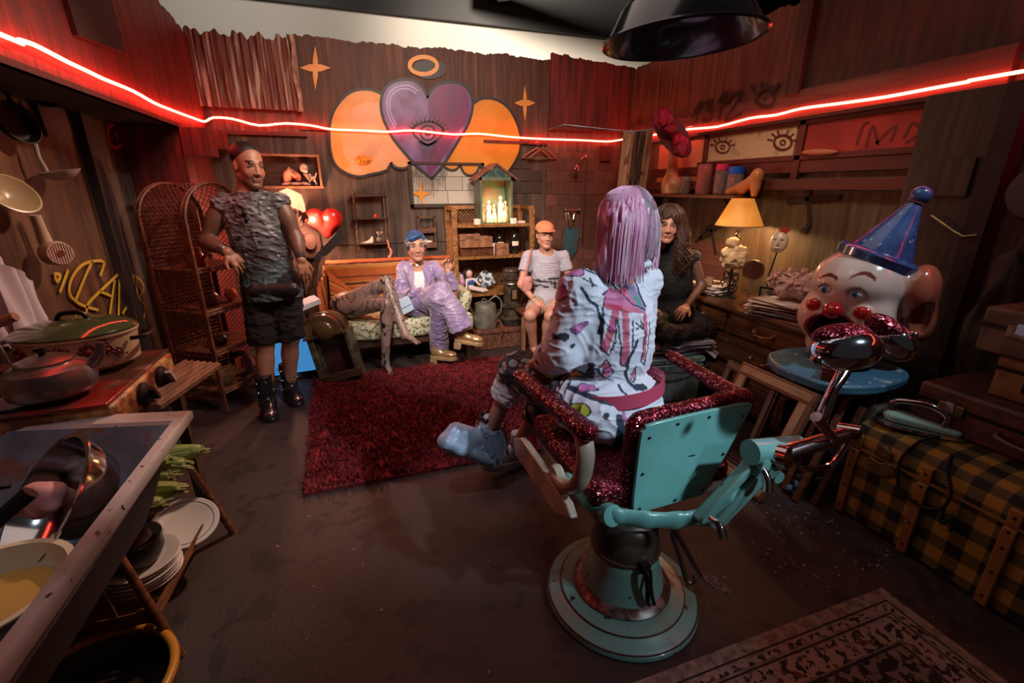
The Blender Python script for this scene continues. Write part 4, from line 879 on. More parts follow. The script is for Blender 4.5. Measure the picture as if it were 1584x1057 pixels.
sp = nt.nodes.new('ShaderNodeSeparateXYZ'); nt.links.new(tc.outputs[0], sp.inputs[0]); cr = nt.nodes.new('ShaderNodeValToRGB'); cr.color_ramp.interpolation = 'CONSTANT'
OR_, DK, GD = (.42, .1, .02, 1), (.09, .016, .01, 1), (.5, .21, .045, 1)
els = [(0, OR_), (.06, DK), (.1, OR_), (.14, DK), (.16, GD), (.24, DK), (.26, OR_), (.4, GD), (.43, DK), (.47, GD), (.5, OR_), (.56, DK), (.58, OR_), (.72, GD), (.78, DK), (.81, OR_)]
cr.color_ramp.elements[0].position = 0; cr.color_ramp.elements[0].color = OR_; cr.color_ramp.elements[1].position = els[1][0]; cr.color_ramp.elements[1].color = DK
for p_, c_ in els[2:]: e = cr.color_ramp.elements.new(p_); e.color = c_
nt.links.new(sp.outputs['Y'], cr.inputs[0]); nt.links.new(cr.outputs[0], nt.nodes['Principled BSDF'].inputs['Base Color']); nt.nodes['Principled BSDF'].inputs['Roughness'].default_value = .85
def uvsheet(name, fn, nu, nv, mm, parent, t_=.006, label=None, rot=False):
    b = M().sheet(fn, nu, nv, t_); o = obj(name, b, mm, parent, smooth=80, label=label); uv = o.data.uv_layers.new(name='UVMap'); n = nu * nv
    vi = np.zeros(len(o.data.loops), np.int32); o.data.loops.foreach_get('vertex_index', vi); k = vi % n; U = (k % nu) / (nu - 1); W = (k // nu) / (nv - 1)
    uv.data.foreach_set('uv', np.stack([W, U] if rot else [U, W], 1).astype(np.float32).ravel()); return o
th = thing('striped_throw', 'orange blanket with dark stripes draped over the sofa back', 'blanket', (.42, 4.5, .42))
def thr(u, v):
    x = -.27 + 1.13 * u; w_ = .008 * math.sin(23 * u + 2 * v) + .004 * math.sin(61 * u)
    if v < .8: q = v / .8; return V(x + .02 * math.sin(4 * q), 4.36 - .03 * (1 - q) + w_, .44 + .42 * q)
    q = (v - .8) / .2; return V(x, 4.36 + .14 * q + w_, .86 + .018 * math.sin(PI * q))
uvsheet('throw_cloth', thr, 60, 34, m_thr, th, -.006)
def thr2(u, v):     # the corner falling over the sofa's left end
    x = -.27 - .06 * u - .03 * math.sin(6 * u) * (1 - v); return V(x + .012 * math.sin(40 * u + 3 * v), 4.44 - .6 * u * (1 - .4 * v) , .86 - .5 * (1 - v) - .16 * u * v + .02 * math.sin(9 * u))
uvsheet('throw_end', thr2, 30, 24, m_thr, th, .006, rot=True)
def thr3(u, v): return V(-.25 + .34 * u * (1 - .3 * v), 4.32 - .12 * (1 - v) - .03 * math.sin(PI * u), .44 + .36 * v * (1 - .75 * u) + .02 * math.sin(PI * u))
uvsheet('folded_corner', thr3, 24, 18, m_thr, th, -.012)
S = SDF((.7, 3.75, .38), (1.05, 4.4, .75), .01); S.box((.89, 4.09, .535), (.055, .2, .1), RY(.25), rnd=.05); P_, F_ = S.mesh(); tag(np_mesh('floral_cushion', P_, F_, m_flor, None), 'floral cushion at the right end of the sofa', 'cushion')

# clothes hangers and the shower corner
def hanger(c, rz, s_, lab):
    tt = thing('coat_hanger', lab, 'hanger', c, 'wooden hangers on the red rail'); R = RZ(rz)
    f = lambda x, z: V(c) + R @ V(x * s_, 0, z * s_)
    obj('shoulders', M().tube([f(-.2, -.12), f(-.1, -.05), f(0, 0), f(.1, -.05), f(.2, -.12)], .008, 6), m_wood2, tt); obj('bar', M().tube([f(-.2, -.12), f(.2, -.12)], .006, 6), m_wood2, tt)
    obj('hook', M().tube([f(0, 0), f(0, .03), f(.025, .05), f(.01, .075), f(-.02, .06)], .0025, 5), m_metal, tt)
hanger((1.86, YB - .045, 1.89), 0, .8, 'wooden hanger hanging nearest the mural'); hanger((1.92, YB - .07, 1.89), .12, .8, 'wooden hanger crossing the first at an angle')
t = thing('shower_pipe', 'thin metal shower pipe with a bent head on the tile panel', 'pipe', (2.4, YB - .04, .9))
obj('riser', M().tube(smoothp([(2.43, YB - .04, .9), (2.43, YB - .04, 1.74), (2.41, YB - .06, 1.81), (2.34, YB - .12, 1.8), (2.27, YB - .16, 1.72)], 5), .007, 8), m_chrome, t); obj('shower_head', M().lathe([(.01, 0), (.016, -.03), (.035, -.06), (0, -.065)], (2.27, YB - .16, 1.73), RY(.4) @ RX(-.2), 16), m_chrome, t)
t = thing('shower_tap', 'old metal mixer tap on the tile panel', 'tap', (2.26, YB - .05, 1.2)); obj('tap_body', M().tube([(2.2, YB - .04, 1.27), (2.36, YB - .04, 1.27)], .016, 10), m_metal, t)
for x in (2.2, 2.36): obj('tap_handle', M().sph((x, YB - .06, 1.275), (.02, .025, .02), n=10, m=8), m_metal, t)
obj('spout', M().tube([(2.28, YB - .05, 1.26), (2.28, YB - .1, 1.23), (2.27, YB - .11, 1.18)], .01, 8), m_metal, t)
t = thing('hanging_keys', 'bunch of wires and keys hanging from the shower tap', 'keys', (2.26, YB - .09, 1.05)); b = M(); q = random.Random(5)
for k in range(9): x = 2.2 + .016 * k; b.tube([(x, YB - .05, 1.26), (x + q.uniform(-.03, .03), YB - .08, 1.17), (x + q.uniform(-.04, .04), YB - .07, 1.08)], .003, 4)
obj('key_bundle', b, m_brass, t)
t = thing('blue_mop', 'blue grey string mop hanging on the tile panel under the tap', 'mop', (2.26, YB - .06, .75)); b = M()
for k in range(60): x = 2.19 + .0025 * k; b.tube([(x + .02, YB - .05, 1.1), (x + q.uniform(-.03, .03), YB - .09, .98), (x - .03 + q.uniform(-.04, .06), YB - .06, .8 + q.uniform(-.06, .05))], .005, 4)
obj('mop_strings', b, mat('blue_mop', (.035, .085, .1), .9), t)
# curtain rail and curtain
t = thing('curtain_rail', 'thin bent curtain rail under the upper boards in the right corner', 'rail', (2.4, 4.3, 2.0)); obj('rail_rod', M().tube([aty(815, 212, 4.6), aty(872, 193, 4.1), aty(975, 204, 3.9), V(XR, 3.6, 2.02)], .006, 8), m_metal, t)
t = thing('shower_curtain', 'stained pale and dark curtain strips hanging from the rail beside the goose', 'curtain', (2.6, 3.9, 1.2))
def curt(x0, x1, amp, z0, sd):
    def f(u, v): return V(x0 + (x1 - x0) * u - .05 * (1 - v), 3.96 + amp * math.sin(u * 9 + sd) - .1 * (x0 + (x1 - x0) * u - 2.4), z0 + (2.0 - z0) * v)
    return f
obj('curtain_panel', M().sheet(curt(2.42, 2.53, .03, 1.15, 0), 16, 10), mat('stained_curtain', (.4, .25, .16), .7, col2=(.16, .06, .04), nscale=8, lo=.52, hi=.62), t, smooth=80)
obj('curtain_panel', M().sheet(curt(2.53, 2.62, .04, 1.2, 1), 16, 10), mat('dark_curtain', (.03, .02, .018), .7, col2=(.15, .09, .06), nscale=10, nstretch=(3, 3, .6)), t, smooth=80, label='black and brown strip'); obj('curtain_panel', M().sheet(curt(2.62, 2.69, .03, 1.2, 2), 12, 10), MATS['stained_curtain'], t, smooth=80)
# ================================================================== left side: wicker arch shelf, stove, sink, rack, hanging things
A_ = V(-.975, 3.36, 0); wd = nrm(V(.55, .84, 0)); dd = nrm(V(-.84, .55, 0)); W_, D_, HS = .46, .36, 1.30
t = thing('wicker_arch_shelf', 'tall arched dark wicker shelf beside the standing person', 'shelf', A_ + wd * W_ / 2 + dd * D_ / 2)
rad = W_ / 2
def arch(s, dpt):   # s runs up one side, over the arch and down the other
    L1 = HS; L2 = PI * rad; s = s * (2 * L1 + L2)
    if s < L1: x, z = 0, s
    elif s < L1 + L2: a = PI - (s - L1) / rad; x, z = rad + rad * math.cos(a), HS + rad * math.sin(a)
    else: x, z = W_, 2 * L1 + L2 - s
    return A_ + wd * x + dd * dpt * D_ + V(0, 0, max(z, .012))
LT = 2 * HS + PI * rad
b = M(); n = 104
for k in range(-12, n):
    s0 = k / n; run = .30 / LT
    pts = [arch(s0 + run * q / 9, q / 9) for q in range(10) if .06 / LT < s0 + run * q / 9 < 1 - .06 / LT]
    if len(pts) > 1: b.tube(pts, .0026, 4)
obj('lattice', b, m_wickd, t, label='slanting cane strands')
b = M(); n = 46
for k in range(-8, n + 8):
    s0 = k / n; run = -.28 / LT
    if not (.30 < s0 < .70): continue
    pts = [arch(s0 + run * q / 9, q / 9) for q in range(10)]; b.tube(pts, .0022, 4)
obj('lattice', b, m_wickd, t, label='crossing cane strands of the arch')
for dpt in (0, 1):
    b = M()
    for o_ in (-.012, .0, .012): b.tube([arch(s_, dpt) + dd * o_ + V(0, 0, abs(o_) * .3) for s_ in np.linspace(0, 1, 70)], .009, 6)
    obj('hoop_post', b, m_wickd, t)
for z in (.1, .42, .75, 1.08):
    b = M().bar(arch(z / LT, 0), arch(z / LT, 1), .012, .012); obj('side_bar', b, m_wickd, t)
b = M()
for k in range(30): b.tube([A_ + dd * D_ + wd * (.015 * k) + V(0, 0, .1), A_ + dd * D_ + wd * (.015 * k) + V(0, 0, 1.42)], .002, 4)
for k in range(50): b.tube([A_ + dd * D_ + wd * .0 + V(0, 0, .1 + .027 * k), A_ + dd * D_ + wd * W_ + V(0, 0, .1 + .027 * k)], .0025, 4)
obj('back_weave', b, m_wickd, t)
for z in (.16, .44, .72, 1.0):
    b = M()
    for k in range(9): b.bar(A_ + wd * (.02 + .05 * k) + dd * .005 + V(0, 0, z), A_ + wd * (.02 + .05 * k) + dd * (D_ - .005) + V(0, 0, z), .045, .01)
    for o_ in (0, .02): b.tube([A_ + V(0, 0, z + o_ - .01) - dd * .006, A_ + wd * W_ + V(0, 0, z + o_ - .01) - dd * .006], .011, 6)
    obj('shelf_board', b, m_wickd, t)
# what stands on its shelves
def P3(x, d, z): return A_ + wd * x + dd * d + V(0, 0, z)
c = P3(.15, .14, 1.007); tt = thing('coffee_pot', 'red lit shiny coffee pot on the top shelf of the wicker arch', 'pot', c)
obj('pot_body', M().lathe([(0, 0), (.055, 0), (.06, .02), (.045, .07), (.035, .1), (.04, .12), (0, .13)], c, I3, 22), mat('red_lit_enamel', (.3, .03, .025), .2, coat=.5), tt)  # red light falling on the pot is put into its colour
obj('pot_spout', M().tube([c + V(.03, -.03, .03), c + V(.07, -.05, .08), c + V(.085, -.055, .11)], [.014, .01, .007], 8), MATS['red_lit_enamel'], tt); obj('pot_handle', M().tube([c + V(-.04, .0, .1), c + V(-.08, .02, .08), c + V(-.05, .01, .03)], .006, 6), m_blackm, tt)
c = P3(.2, .15, .727); tag(obj('brown_jar', M().lathe([(0, 0), (.045, 0), (.055, .03), (.05, .07), (.03, .09), (.035, .1), (0, .1)], c, I3, 20), mat('mauve_glaze', (.16, .06, .06), .3)), 'squat mauve jar on the second shelf of the wicker arch', 'jar')
c = P3(.36, .14, .727); lump('pink_cushion', 'round pink stuffed thing at the right end of the second shelf of the wicker arch', 'toy', c + V(0, 0, .05), (.05, .05, .05), mat('pink_stuffed', (.6, .2, .12), .7), 21)
c = P3(.16, .12, .447); lump('brown_shoe', 'dark brown crumpled leather shoe on the third shelf of the wicker arch', 'shoe', c + V(0, 0, .04), (.08, .06, .045), mat('dark_leather', (.05, .022, .015), .4), 22)
c = P3(.14, .12, .167); tt = thing('straw_basket', 'round straw basket on the lowest shelf of the wicker arch', 'basket', c); b = M()
for k in range(10): r = .035 + .045 * math.sin(PI * (k + 1) / 12); b.tube([c + V(r * math.cos(a), r * math.sin(a), .008 + .014 * k) for a in np.linspace(0, 2 * PI, 22, False)], .0085, 6, closed=True)
obj('basket_coils', b, m_wick, tt)
c = P3(.24, .06, .17); b = M().tube(smoothp([c + V(0, 0, .02), c + V(.06, -.03, .06), c + V(.06, -.02, .15), c + V(.02, .0, .19), c + V(-.03, .02, .17)], 5), .022, 10); tag(obj('rolled_cloth', b, mat('grey_blue_cloth', (.09, .1, .14), .9)), 'grey blue rolled cloth around the straw basket', 'cloth')
c = P3(.37, .12, .167); lump('pink_bag', 'small pink bundle on the lowest shelf of the wicker arch', 'bundle', c + V(0, 0, .06), (.05, .05, .06), MATS['pink_stuffed'], 23)

# ---- counter, stove, pot, kettle
t = thing('kitchen_counter', 'dark wooden counter under the rusty stove', 'counter', (-1.1, 1.98, 0))
obj('counter_top', M().bx(-1.4, -.80, 1.7, 2.3, .70, .735), m_wood, t, bevel=.003)
for x, y in ((-1.37, 1.73), (-1.37, 2.27), (-.84, 2.27)): obj('leg', M().bx(x - .02, x + .02, y - .02, y + .02, 0, .70), m_dwood, t)
b = M().box((-.76, 2.06, .748), (.16, .42, .022), RZ(-.25) @ RY(.12))
for k in range(6): b.box(V(-.76, 2.06, .761) + RZ(-.25) @ V(-.066 + .026 * k, 0, .0 - .12 * (-.066 + .026 * k)), (.01, .42, .006), RZ(-.25) @ RY(.12))
tag(obj('grooved_plank', b, mat('pale_plank', (.24, .12, .07), .55, col2=(.14, .06, .03), nscale=5, nstretch=(8, 1, 1)), bevel=.002), 'grooved wooden plank beside the stove front', 'plank')
m_rust = mat('rusty_enamel', (.5, .26, .09), .45, .1, col2=(.13, .03, .01), nscale=9, lo=.45, hi=.58, col3=(.35, .07, .03), n3=26, bump=.5, bscale=50)
t = thing('gas_stove', 'rusty two-burner stove with dark knobs under the flowered pot', 'stove', (-1.06, 1.93, .735))
obj('stove_body', M().bx(-1.34, -.79, 1.66, 2.2, .737, .84), m_rust, t, bevel=.012)
b = M().bx(-1.35, -.80, 1.65, 2.21, .838, .852); obj('stove_top', b, mat('burnt_top', (.09, .035, .022), .3, .3, col2=(.3, .16, .12), nscale=8, lo=.55, hi=.65, col3=(.25, .02, .015), n3=5, bump=.3), t, bevel=.005)
for y in (1.86, 2.03):
    k_ = obj('knob', M().lathe([(0, 0), (.042, 0), (.042, .012), (.03, .02), (.028, .03), (0, .03)], (-.79, y, .79), frame((1, 0, 0)), 20), m_blackm, t)
    obj('knob_grip', M().box((-.752, y, .79), (.02, .014, .06), RX(.6)), mat('worn_white_grip', (.35, .32, .3), .4) if y > 2 else m_blackm, k_)
for y in (1.78, 2.03): obj('burner_grate', M().tube([(-1.06 + .11 * math.cos(a), y + .11 * math.sin(a), .857) for a in np.linspace(0, 2 * PI, 26, False)], .006, 6, closed=True), m_blackm, t)
pc_ = V(-1.02, 2.06, .863)
t = thing('flowered_pot', 'large cream enamel pot with brown painted flowers and a dark green lid on the stove', 'pot', pc_)
S_ = M().lathe([(0, 0), (.15, 0), (.172, .015), (.182, .12), (.188, .125), (.188, .133), (.178, .134), (.17, .03), (0, .02)], pc_, I3, 44, sy=.82)
o_ = obj('pot_body', S_, mat('cream_enamel', (.5, .36, .22), .25, coat=.3), t)
fl_ = M(); fl2 = M()
def potpt(a, z): return pc_ + V(.1815 * math.cos(a), .1815 * .82 * math.sin(a), z)
def flower(a, z, r, n=8):
    for k in range(n):
        th_ = 2 * PI * k / n; q = potpt(a + r * math.cos(th_) / .18, z + r * math.sin(th_)); fl_.sph(q, r * .38, n=8, m=6)
    fl2.sph(potpt(a, z), r * .55, n=10, m=6)
for a, z, r in ((-1.55, .075, .03), (-1.1, .085, .022), (-1.95, .06, .022), (-.8, .08, .016), (-.85, .105, .014), (-1.32, .055, .012), (-2.3, .08, .025), (-.62, .065, .014)): flower(a, z, r)
for k in range(24): a = -2.3 + .08 * k; fl_.sph(potpt(a, .035 + .018 * math.sin(9 * a)), .005, n=6, m=4)
obj('painted_flowers', fl_, mat('brown_flower', (.12, .03, .018), .3), t); obj('flower_centres', fl2, mat('flower_red', (.22, .03, .02), .3), t)
obj('lid', M().lathe([(.186, .132), (.188, .14), (.16, .158), (.1, .175), (0, .182)], pc_, I3, 44, sy=.82), mat('olive_lid', (.055, .075, .03), .12, coat=.8), t)
obj('lid_knob', M().tube(smoothp([pc_ + V(-.045, 0, .175), pc_ + V(-.03, 0, .2), pc_ + V(.03, 0, .2), pc_ + V(.045, 0, .175)], 4), .009, 8), m_blackm, t)
for s_ in (-1, 1): obj('pot_handle', M().tube(smoothp([pc_ + V(s_ * .18, -.05, .1), pc_ + V(s_ * .225, -.04, .105), pc_ + V(s_ * .225, .04, .105), pc_ + V(s_ * .18, .05, .1)], 4), .008, 8), m_blackm, t)
kc = V(-.975, 1.76, .863)
t = thing('kettle', 'dull metal kettle in front of the flowered pot', 'kettle', kc)
m_ket = mat('dull_kettle', (.26, .2, .19), .3, .85, col2=(.16, .1, .08), nscale=7, lo=.4, hi=.7)
obj('kettle_body', M().lathe([(0, 0), (.1, 0), (.13, .02), (.138, .06), (.12, .11), (.08, .135), (.0, .14)], kc, I3 * .85, 36), m_ket, t); obj('kettle_lid', M().lathe([(.085, .13), (.085, .14), (.05, .155), (0, .16)], kc, I3 * .85, 28), m_ket, t)
obj('lid_knob', M().lathe([(.012, .155), (.01, .17), (.022, .178), (.02, .19), (0, .194)], kc, I3 * .85, 16), m_blackm, t)
obj('spout', M().tube(smoothp([kc + V(.08, .03, .06), kc + V(.125, .04, .11), kc + V(.135, .045, .15)], 4), [.026, .024, .02, .018, .016, .015, .014, .013, .013][:9], 10), m_ket, t)
obj('bail_handle', M().tube(smoothp([kc + V(-.09, 0, .12), kc + V(-.1, -.01, .2), kc + V(-.16, -.02, .22)], 5), .007, 6), m_ket, t); obj('wooden_grip', M().tube([kc + V(-.16, -.02, .215), kc + V(-.02, -.02, .27)], .014, 8), m_wood2, t)
tag(obj('wooden_spoon', M().tube([(-1.3, 1.83, .93), (-1.18, 1.86, 1.06), (-1.12, 1.87, 1.1)], [.009, .011, .014], 8), m_wood2), 'wooden spoon handle sticking up behind the kettle', 'spoon')

# ---- sink
t = thing('enamel_sink', 'large stained white enamel sink on the left foreground full of pans', 'sink', (-.95, .95, 0))
m_sink = mat('stained_enamel', (.5, .43, .4), .3, col2=(.2, .12, .09), nscale=3.2, lo=.46, hi=.72, col3=(.02, .015, .012), n3=42, l3=.66, h3=.69, coat=.2, bump=.15, bscale=20)
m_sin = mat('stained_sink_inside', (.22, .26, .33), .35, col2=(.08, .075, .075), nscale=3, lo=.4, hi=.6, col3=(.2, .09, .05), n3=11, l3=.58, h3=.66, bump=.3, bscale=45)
out = [V(-.57, 1.63), V(-1.34, 1.80), V(-1.34, .02), V(-.585, .02)]; cen = sum(out) / 4
def ring(off, z, wob=0): return [V(*(p + nrm(cen - p) * off * 1.35), z) for p in out]
def rings(seq, mi=0):
    b = M(); R_ = [ring(*q) for q in seq]; vs = [p for r_ in R_ for p in r_]; fs = []
    for i in range(len(R_) - 1):
        for k in range(4): fs.append((i * 4 + k, i * 4 + (k + 1) % 4, (i + 1) * 4 + (k + 1) % 4, (i + 1) * 4 + k))
    b.add(vs, fs); return b
b = rings([(.012, .765), (0, .775), (0, .797), (.01, .806), (.056, .803), (.066, .79)]); obj('rim', b, m_sink, t)
b = rings([(.065, .795), (.1, .70), (.16, .585)]); b.add([V(*q) for q in ring(.16, .585)], [(0, 1, 2, 3)]); obj('basin_inside', b, m_sin, t)
b = rings([(.012, .768), (.09, .72), (.15, .6), (.18, .55)]); b.add([V(*q) for q in ring(.18, .55)], [(3, 2, 1, 0)]); obj('basin_outside', b, m_dark, t)
for x in (-1.22, -.80):
    for y in (.3, .95): obj('leg', M().bx(x - .025, x + .025, y - .025, y + .025, 0, .56), m_dwood, t)
def bowl(name, lab, c, R, r, h, mm, cat='bowl', th_=.004, extra=None):
    tt = thing(name, lab, cat, c)
    pr = [(0, 0), (r * .5, .002), (r * .8, h * .25), (r * .96, h * .7), (r, h), (r + .012, h + .002), (r + .012, h + .006), (r - .002, h + .006), (r * .94, h * .7), (r * .78, h * .28), (r * .5, .008), (0, .006)]
    obj('bowl_shell', M().lathe(pr, c, R, 44), mm, tt); return tt
nb = nrm(V(-.60, -.42, .60)); bowl('mixing_bowl', 'shiny steel mixing bowl tilted against the sink wall', V(-.745, 1.36, .66) + nrm(V(.3, .3, -.1)) * .0, frame(nb), .17, .12, mat('mirror_steel', (.5, .48, .48), .12, 1.0), 'bowl')
lump('pink_sponge', 'pinkish round lump standing for a reflection in the tilted steel bowl', 'reflection', (-.80, 1.28, .76), (.05, .05, .045), mat('pink_reflection_m', (.5, .22, .2), .7), 31)  # solid pink lump stands in for a reflection in the steel
tt = bowl('enamel_basin', 'cream enamel basin with yellow water in the sink', V(-.80, 1.02, .62), I3, .14, .1, mat('cream_basin', (.6, .5, .33), .25, coat=.3)); obj('yellow_water', M().cyl((-.80, 1.02, .66), (-.80, 1.02, .675), .118, n=32), mat('yellow_water_m', (.42, .26, .06), .1), tt)
t = thing('black_pan', 'large black cooking pan at the near end of the sink', 'pan', (-.90, .86, .66)); R = frame(nrm(V(-.25, -.35, .9)))
obj('pan_body', M().lathe([(0, 0), (.17, 0), (.2, .03), (.21, .13), (.222, .135), (.205, .138), (.19, .03), (0, .02)], (-.93, .84, .665), R, 44), mat('black_pan_m', (.016, .014, .015), .3, .4), t)
obj('pan_handle', M().tube([V(-.93, .84, .665) + R @ V(.1, .18, .11), V(-.93, .84, .665) + R @ V(.2, .38, .16)], .014, 8), m_blackm, t)
tag(obj('dark_ladle', M().tube([(-1.25, 1.2, .82), (-1.05, 1.32, .8), (-.92, 1.38, .76)], [.018, .022, .006], 10), m_blackm), 'dark utensil handle lying across the back of the sink', 'utensil')

# ---- bamboo rack with leeks, pots and plates
t = thing('bamboo_rack', 'low bamboo rack beside the sink holding leeks, a pot and plates', 'rack', (-.9, 1.65, 0))
m_bam = mat('bamboo', (.2, .075, .03), .4, col2=(.1, .035, .015), nscale=9, nstretch=(1, 1, 4))
legs = [((-.83, 1.50, .47), (-.70, 1.42, 0)), ((-.76, 1.96, .47), (-.665, 2.02, 0)), ((-1.22, 1.5, .47), (-1.22, 1.42, 0)), ((-1.22, 1.96, .47), (-1.22, 2.02, 0))]
for p0, p1 in legs: obj('leg', M().cyl(p0, p1, .013, .015, 10), m_bam, t)
def at_(i, z): p0, p1 = V(legs[i][0]), V(legs[i][1]); return p1 + (p0 - p1) * z / .47
for z in (.17, .43):
    q = [at_(0, z), at_(1, z), at_(3, z), at_(2, z)]; b = M()
    for k in range(4):
        for o_ in (-.02, -.007, .006, .019): b.tube([q[k] + V(0, 0, o_), (q[k] + q[(k + 1) % 4]) / 2 + V(.003 * (k + o_ * 90), 0, o_ + .005), q[(k + 1) % 4] + V(0, 0, o_)], .0055, 6)
    obj('lashed_rim', b, m_bam, t); b = M()
    for k in range(1, 16): f = k / 16; b.tube([q[0] + (q[1] - q[0]) * f, q[3] + (q[2] - q[3]) * f], .006, 5)
    obj('slatted_tier', b, m_bam, t)
b = M()
for k in range(1, 5): f = k / 5; b.tube([at_(0, .17) * (1 - f) + at_(2, .17) * f, at_(0, .43) * (1 - f) + at_(2, .43) * f], .004, 5)
obj('side_rungs', b, m_bam, t)
m_leek = mat('leek_green', (.16, .22, .04), .5, col2=(.34, .38, .12), nscale=16, nstretch=(.6, 5, 5), lo=.4, hi=.6, bump=.5, bscale=14)
leeklabs = ['leek nearest the wall end of the bamboo rack, furthest from the pot', 'second leek counted from the far end of the rack', 'bright green leek in the middle of the bunch', 'leek with a split tip second from the near end', 'thick pale leek nearest the stacked plates', 'leek lying on top of the bunch on the rack']
for i, (y, z, l) in enumerate(((1.94, .475, .3), (1.86, .48, .33), (1.78, .475, .3), (1.69, .48, .36), (1.60, .475, .34), (1.82, .525, .28))):
    tt = thing('leek', leeklabs[i], 'vegetable', (-.85, y, z), 'leeks on the bamboo rack'); x1 = -.68 - .03 * ((i * 7) % 3)
    a, b_ = V(x1 - l, y + .02, z), V(x1, y - .02 * (i % 2), z + .01); pts = smoothp([a, a * .5 + b_ * .5 + V(0, 0, .008), b_], 6)
    obj('stalk', M().tube(pts, [.022 + .016 * math.sin(PI * k / (len(pts) - 1)) ** .7 for k in range(len(pts))], 9), m_leek, tt)
    b = M(); q = random.Random(i)
    for k in range(9):
        e = b_ + V(q.uniform(.0, .035), q.uniform(-.02, .02), q.uniform(-.015, .015)); b.tube([b_ - V(.16, 0, -q.uniform(-.02, .02)), b_ + V(-.05, q.uniform(-.02, .02), q.uniform(-.01, .015)), e], [.018, .02, .004], 5, sq=.35)
    obj('leaf_tips', b, mat('leek_tip', (.3, .27, .12), .6, col2=(.2, .24, .07), nscale=12), tt)
m_plate = mat('plate_glaze', (.62, .56, .52), .2, coat=.4)
plate_pr = [(0, .004), (.07, .004), (.085, .012), (.115, .02), (.118, .023), (.115, .026), (.082, .018), (.066, .011), (0, .011)]
t = thing('plate', 'single white plate with a thin rim line leaning at the far corner of the rack', 'plate', (-.76, 1.86, .2)); R = frame(nrm(V(.2, -.35, .95)))
obj('plate_disc', M().lathe(plate_pr, (-.77, 1.86, .2), R, 40), m_plate, t); obj('rim_line', M().tube([V(-.77, 1.86, .2) + R @ V(.098 * math.cos(a), .098 * math.sin(a), .022) for a in np.linspace(0, 2 * PI, 40, False)], .0018, 4, closed=True), mat('rim_grey', (.12, .12, .14), .3), t)
plabs = ['bottom plate of the stack on the lower rack tier', 'second plate from the bottom of the stack', 'third plate from the bottom of the stack', 'third plate from the top of the stack under the black pot', 'second plate from the top of the stack under the black pot', 'top plate of the stack, directly under the black pot']
p0 = thing('plate', plabs[0], 'plate', (-.83, 1.62, .185), 'stacked plates on the lower rack tier'); obj('plate_disc', M().lathe(plate_pr, (-.83, 1.62, .185), I3, 40), m_plate, p0)
for k in range(1, 6): dup(p0, (-.83 + .004 * math.sin(k * 3), 1.62 + .004 * math.cos(k * 5), .185 + .0125 * k), plabs[k])
t = thing('black_pot', 'small black pot with a dark lid standing on the stack of plates', 'pot', (-.84, 1.62, .27)); m_bp = mat('black_brown_pot', (.03, .02, .016), .3, .3)
obj('pot_body', M().lathe([(0, 0), (.075, 0), (.09, .03), (.088, .08), (.092, .084), (.08, .085), (0, .06)], (-.84, 1.62, .273), I3, 30), m_bp, t); obj('pot_lid', M().lathe([(.07, .07), (.055, .09), (.05, .11), (.02, .125), (0, .13)], (-.84, 1.62, .273), I3, 26), mat('dark_purple_lid', (.06, .035, .045), .25), t)
t = thing('ochre_rimmed_tub', 'round dark tub with an ochre rim on the floor at the bottom left', 'tub', (-.86, 1.28, 0))
obj('tub_wall', M().lathe([(0, .01), (.2, .01), (.22, .1), (.215, .1), (.19, .02), (0, .02)], (-.88, 1.27, 0), I3, 40), mat('tub_dark', (.02, .01, .008), .4), t); obj('tub_rim', M().tube([(-.88 + .218 * math.cos(a), 1.27 + .218 * math.sin(a), .105) for a in np.linspace(0, 2 * PI, 44, False)], .014, 10, closed=True), mat('ochre_rim', (.5, .2, .02), .35), t)

# ---- things hanging on the left wall
XW = XLL
t = thing('tea_towel', 'creased white tea towel hanging at the left edge', 'towel', (-1.3, 2.2, 1.0))
def tow(u, v):
    y = 2.02 + .42 * u; f = .03 * math.sin(u * 13) * (1.2 - v) + .012 * math.sin(29 * u + 4 * v); bot = .92 + .06 * math.sin(u * 7) ; top = 1.42 - .25 * u ** 1.5
    return V(-1.33 + f, y, bot + (top - bot) * v)
obj('towel_cloth', M().sheet(tow, 44, 20, .004), mat('white_linen', (.5, .47, .52), .9), t, smooth=80); obj('fold', M().sheet(lambda u, v: tow(.45 + .5 * u, -.18 + .95 * v) + V(.035 + .01 * math.sin(9 * u), .03, 0), 30, 16, .004), MATS['white_linen'], t, smooth=80)
def wp(u, v, x=-1.36): return atx(u, v, x)
c = wp(20, 300); R = frame(nrm(V(.8, -.35, .55))); t = thing('enamel_strainer', 'cream enamel bowl hanging tilted on the left wall above the towel', 'bowl', c); obj('bowl_shell', M().lathe([(0, -.045), (.05, -.038), (.085, -.01), (.095, .005), (.088, .006), (.05, -.03), (0, -.036)], c, R, 30), mat('cream_strainer', (.42, .3, .16), .3), t)
c = wp(92, 266, -1.32); t = thing('hanging_ladle', 'white ladle dish with an upright handle hanging on the left wall', 'ladle', c)
obj('dish', M().lathe([(0, -.04), (.04, -.034), (.07, -.012), (.085, .004), (.08, .005), (.04, -.028), (0, -.033)], c, RX(.1) @ RY(-.15), 28), mat('ladle_white', (.5, .42, .36), .3), t); obj('ladle_handle', M().tube([c + V(-.02, -.06, .0), c + V(-.03, -.07, .06), c + V(-.03, -.065, .12)], .009, 8), MATS['ladle_white'], t); obj('hanging_cord', M().tube([c + V(-.03, -.065, .12), c + V(-.04, -.06, .3)], .004, 5), m_blackm, t)
t = thing('hair_dryer', 'old cream hair dryer hanging by its handle on the left wall', 'hair dryer', wp(75, 380)); m_hd = mat('cream_plastic', (.5, .38, .28), .3)
h0, h1 = wp(54, 333), wp(72, 378); hc = wp(85, 392, -1.33)
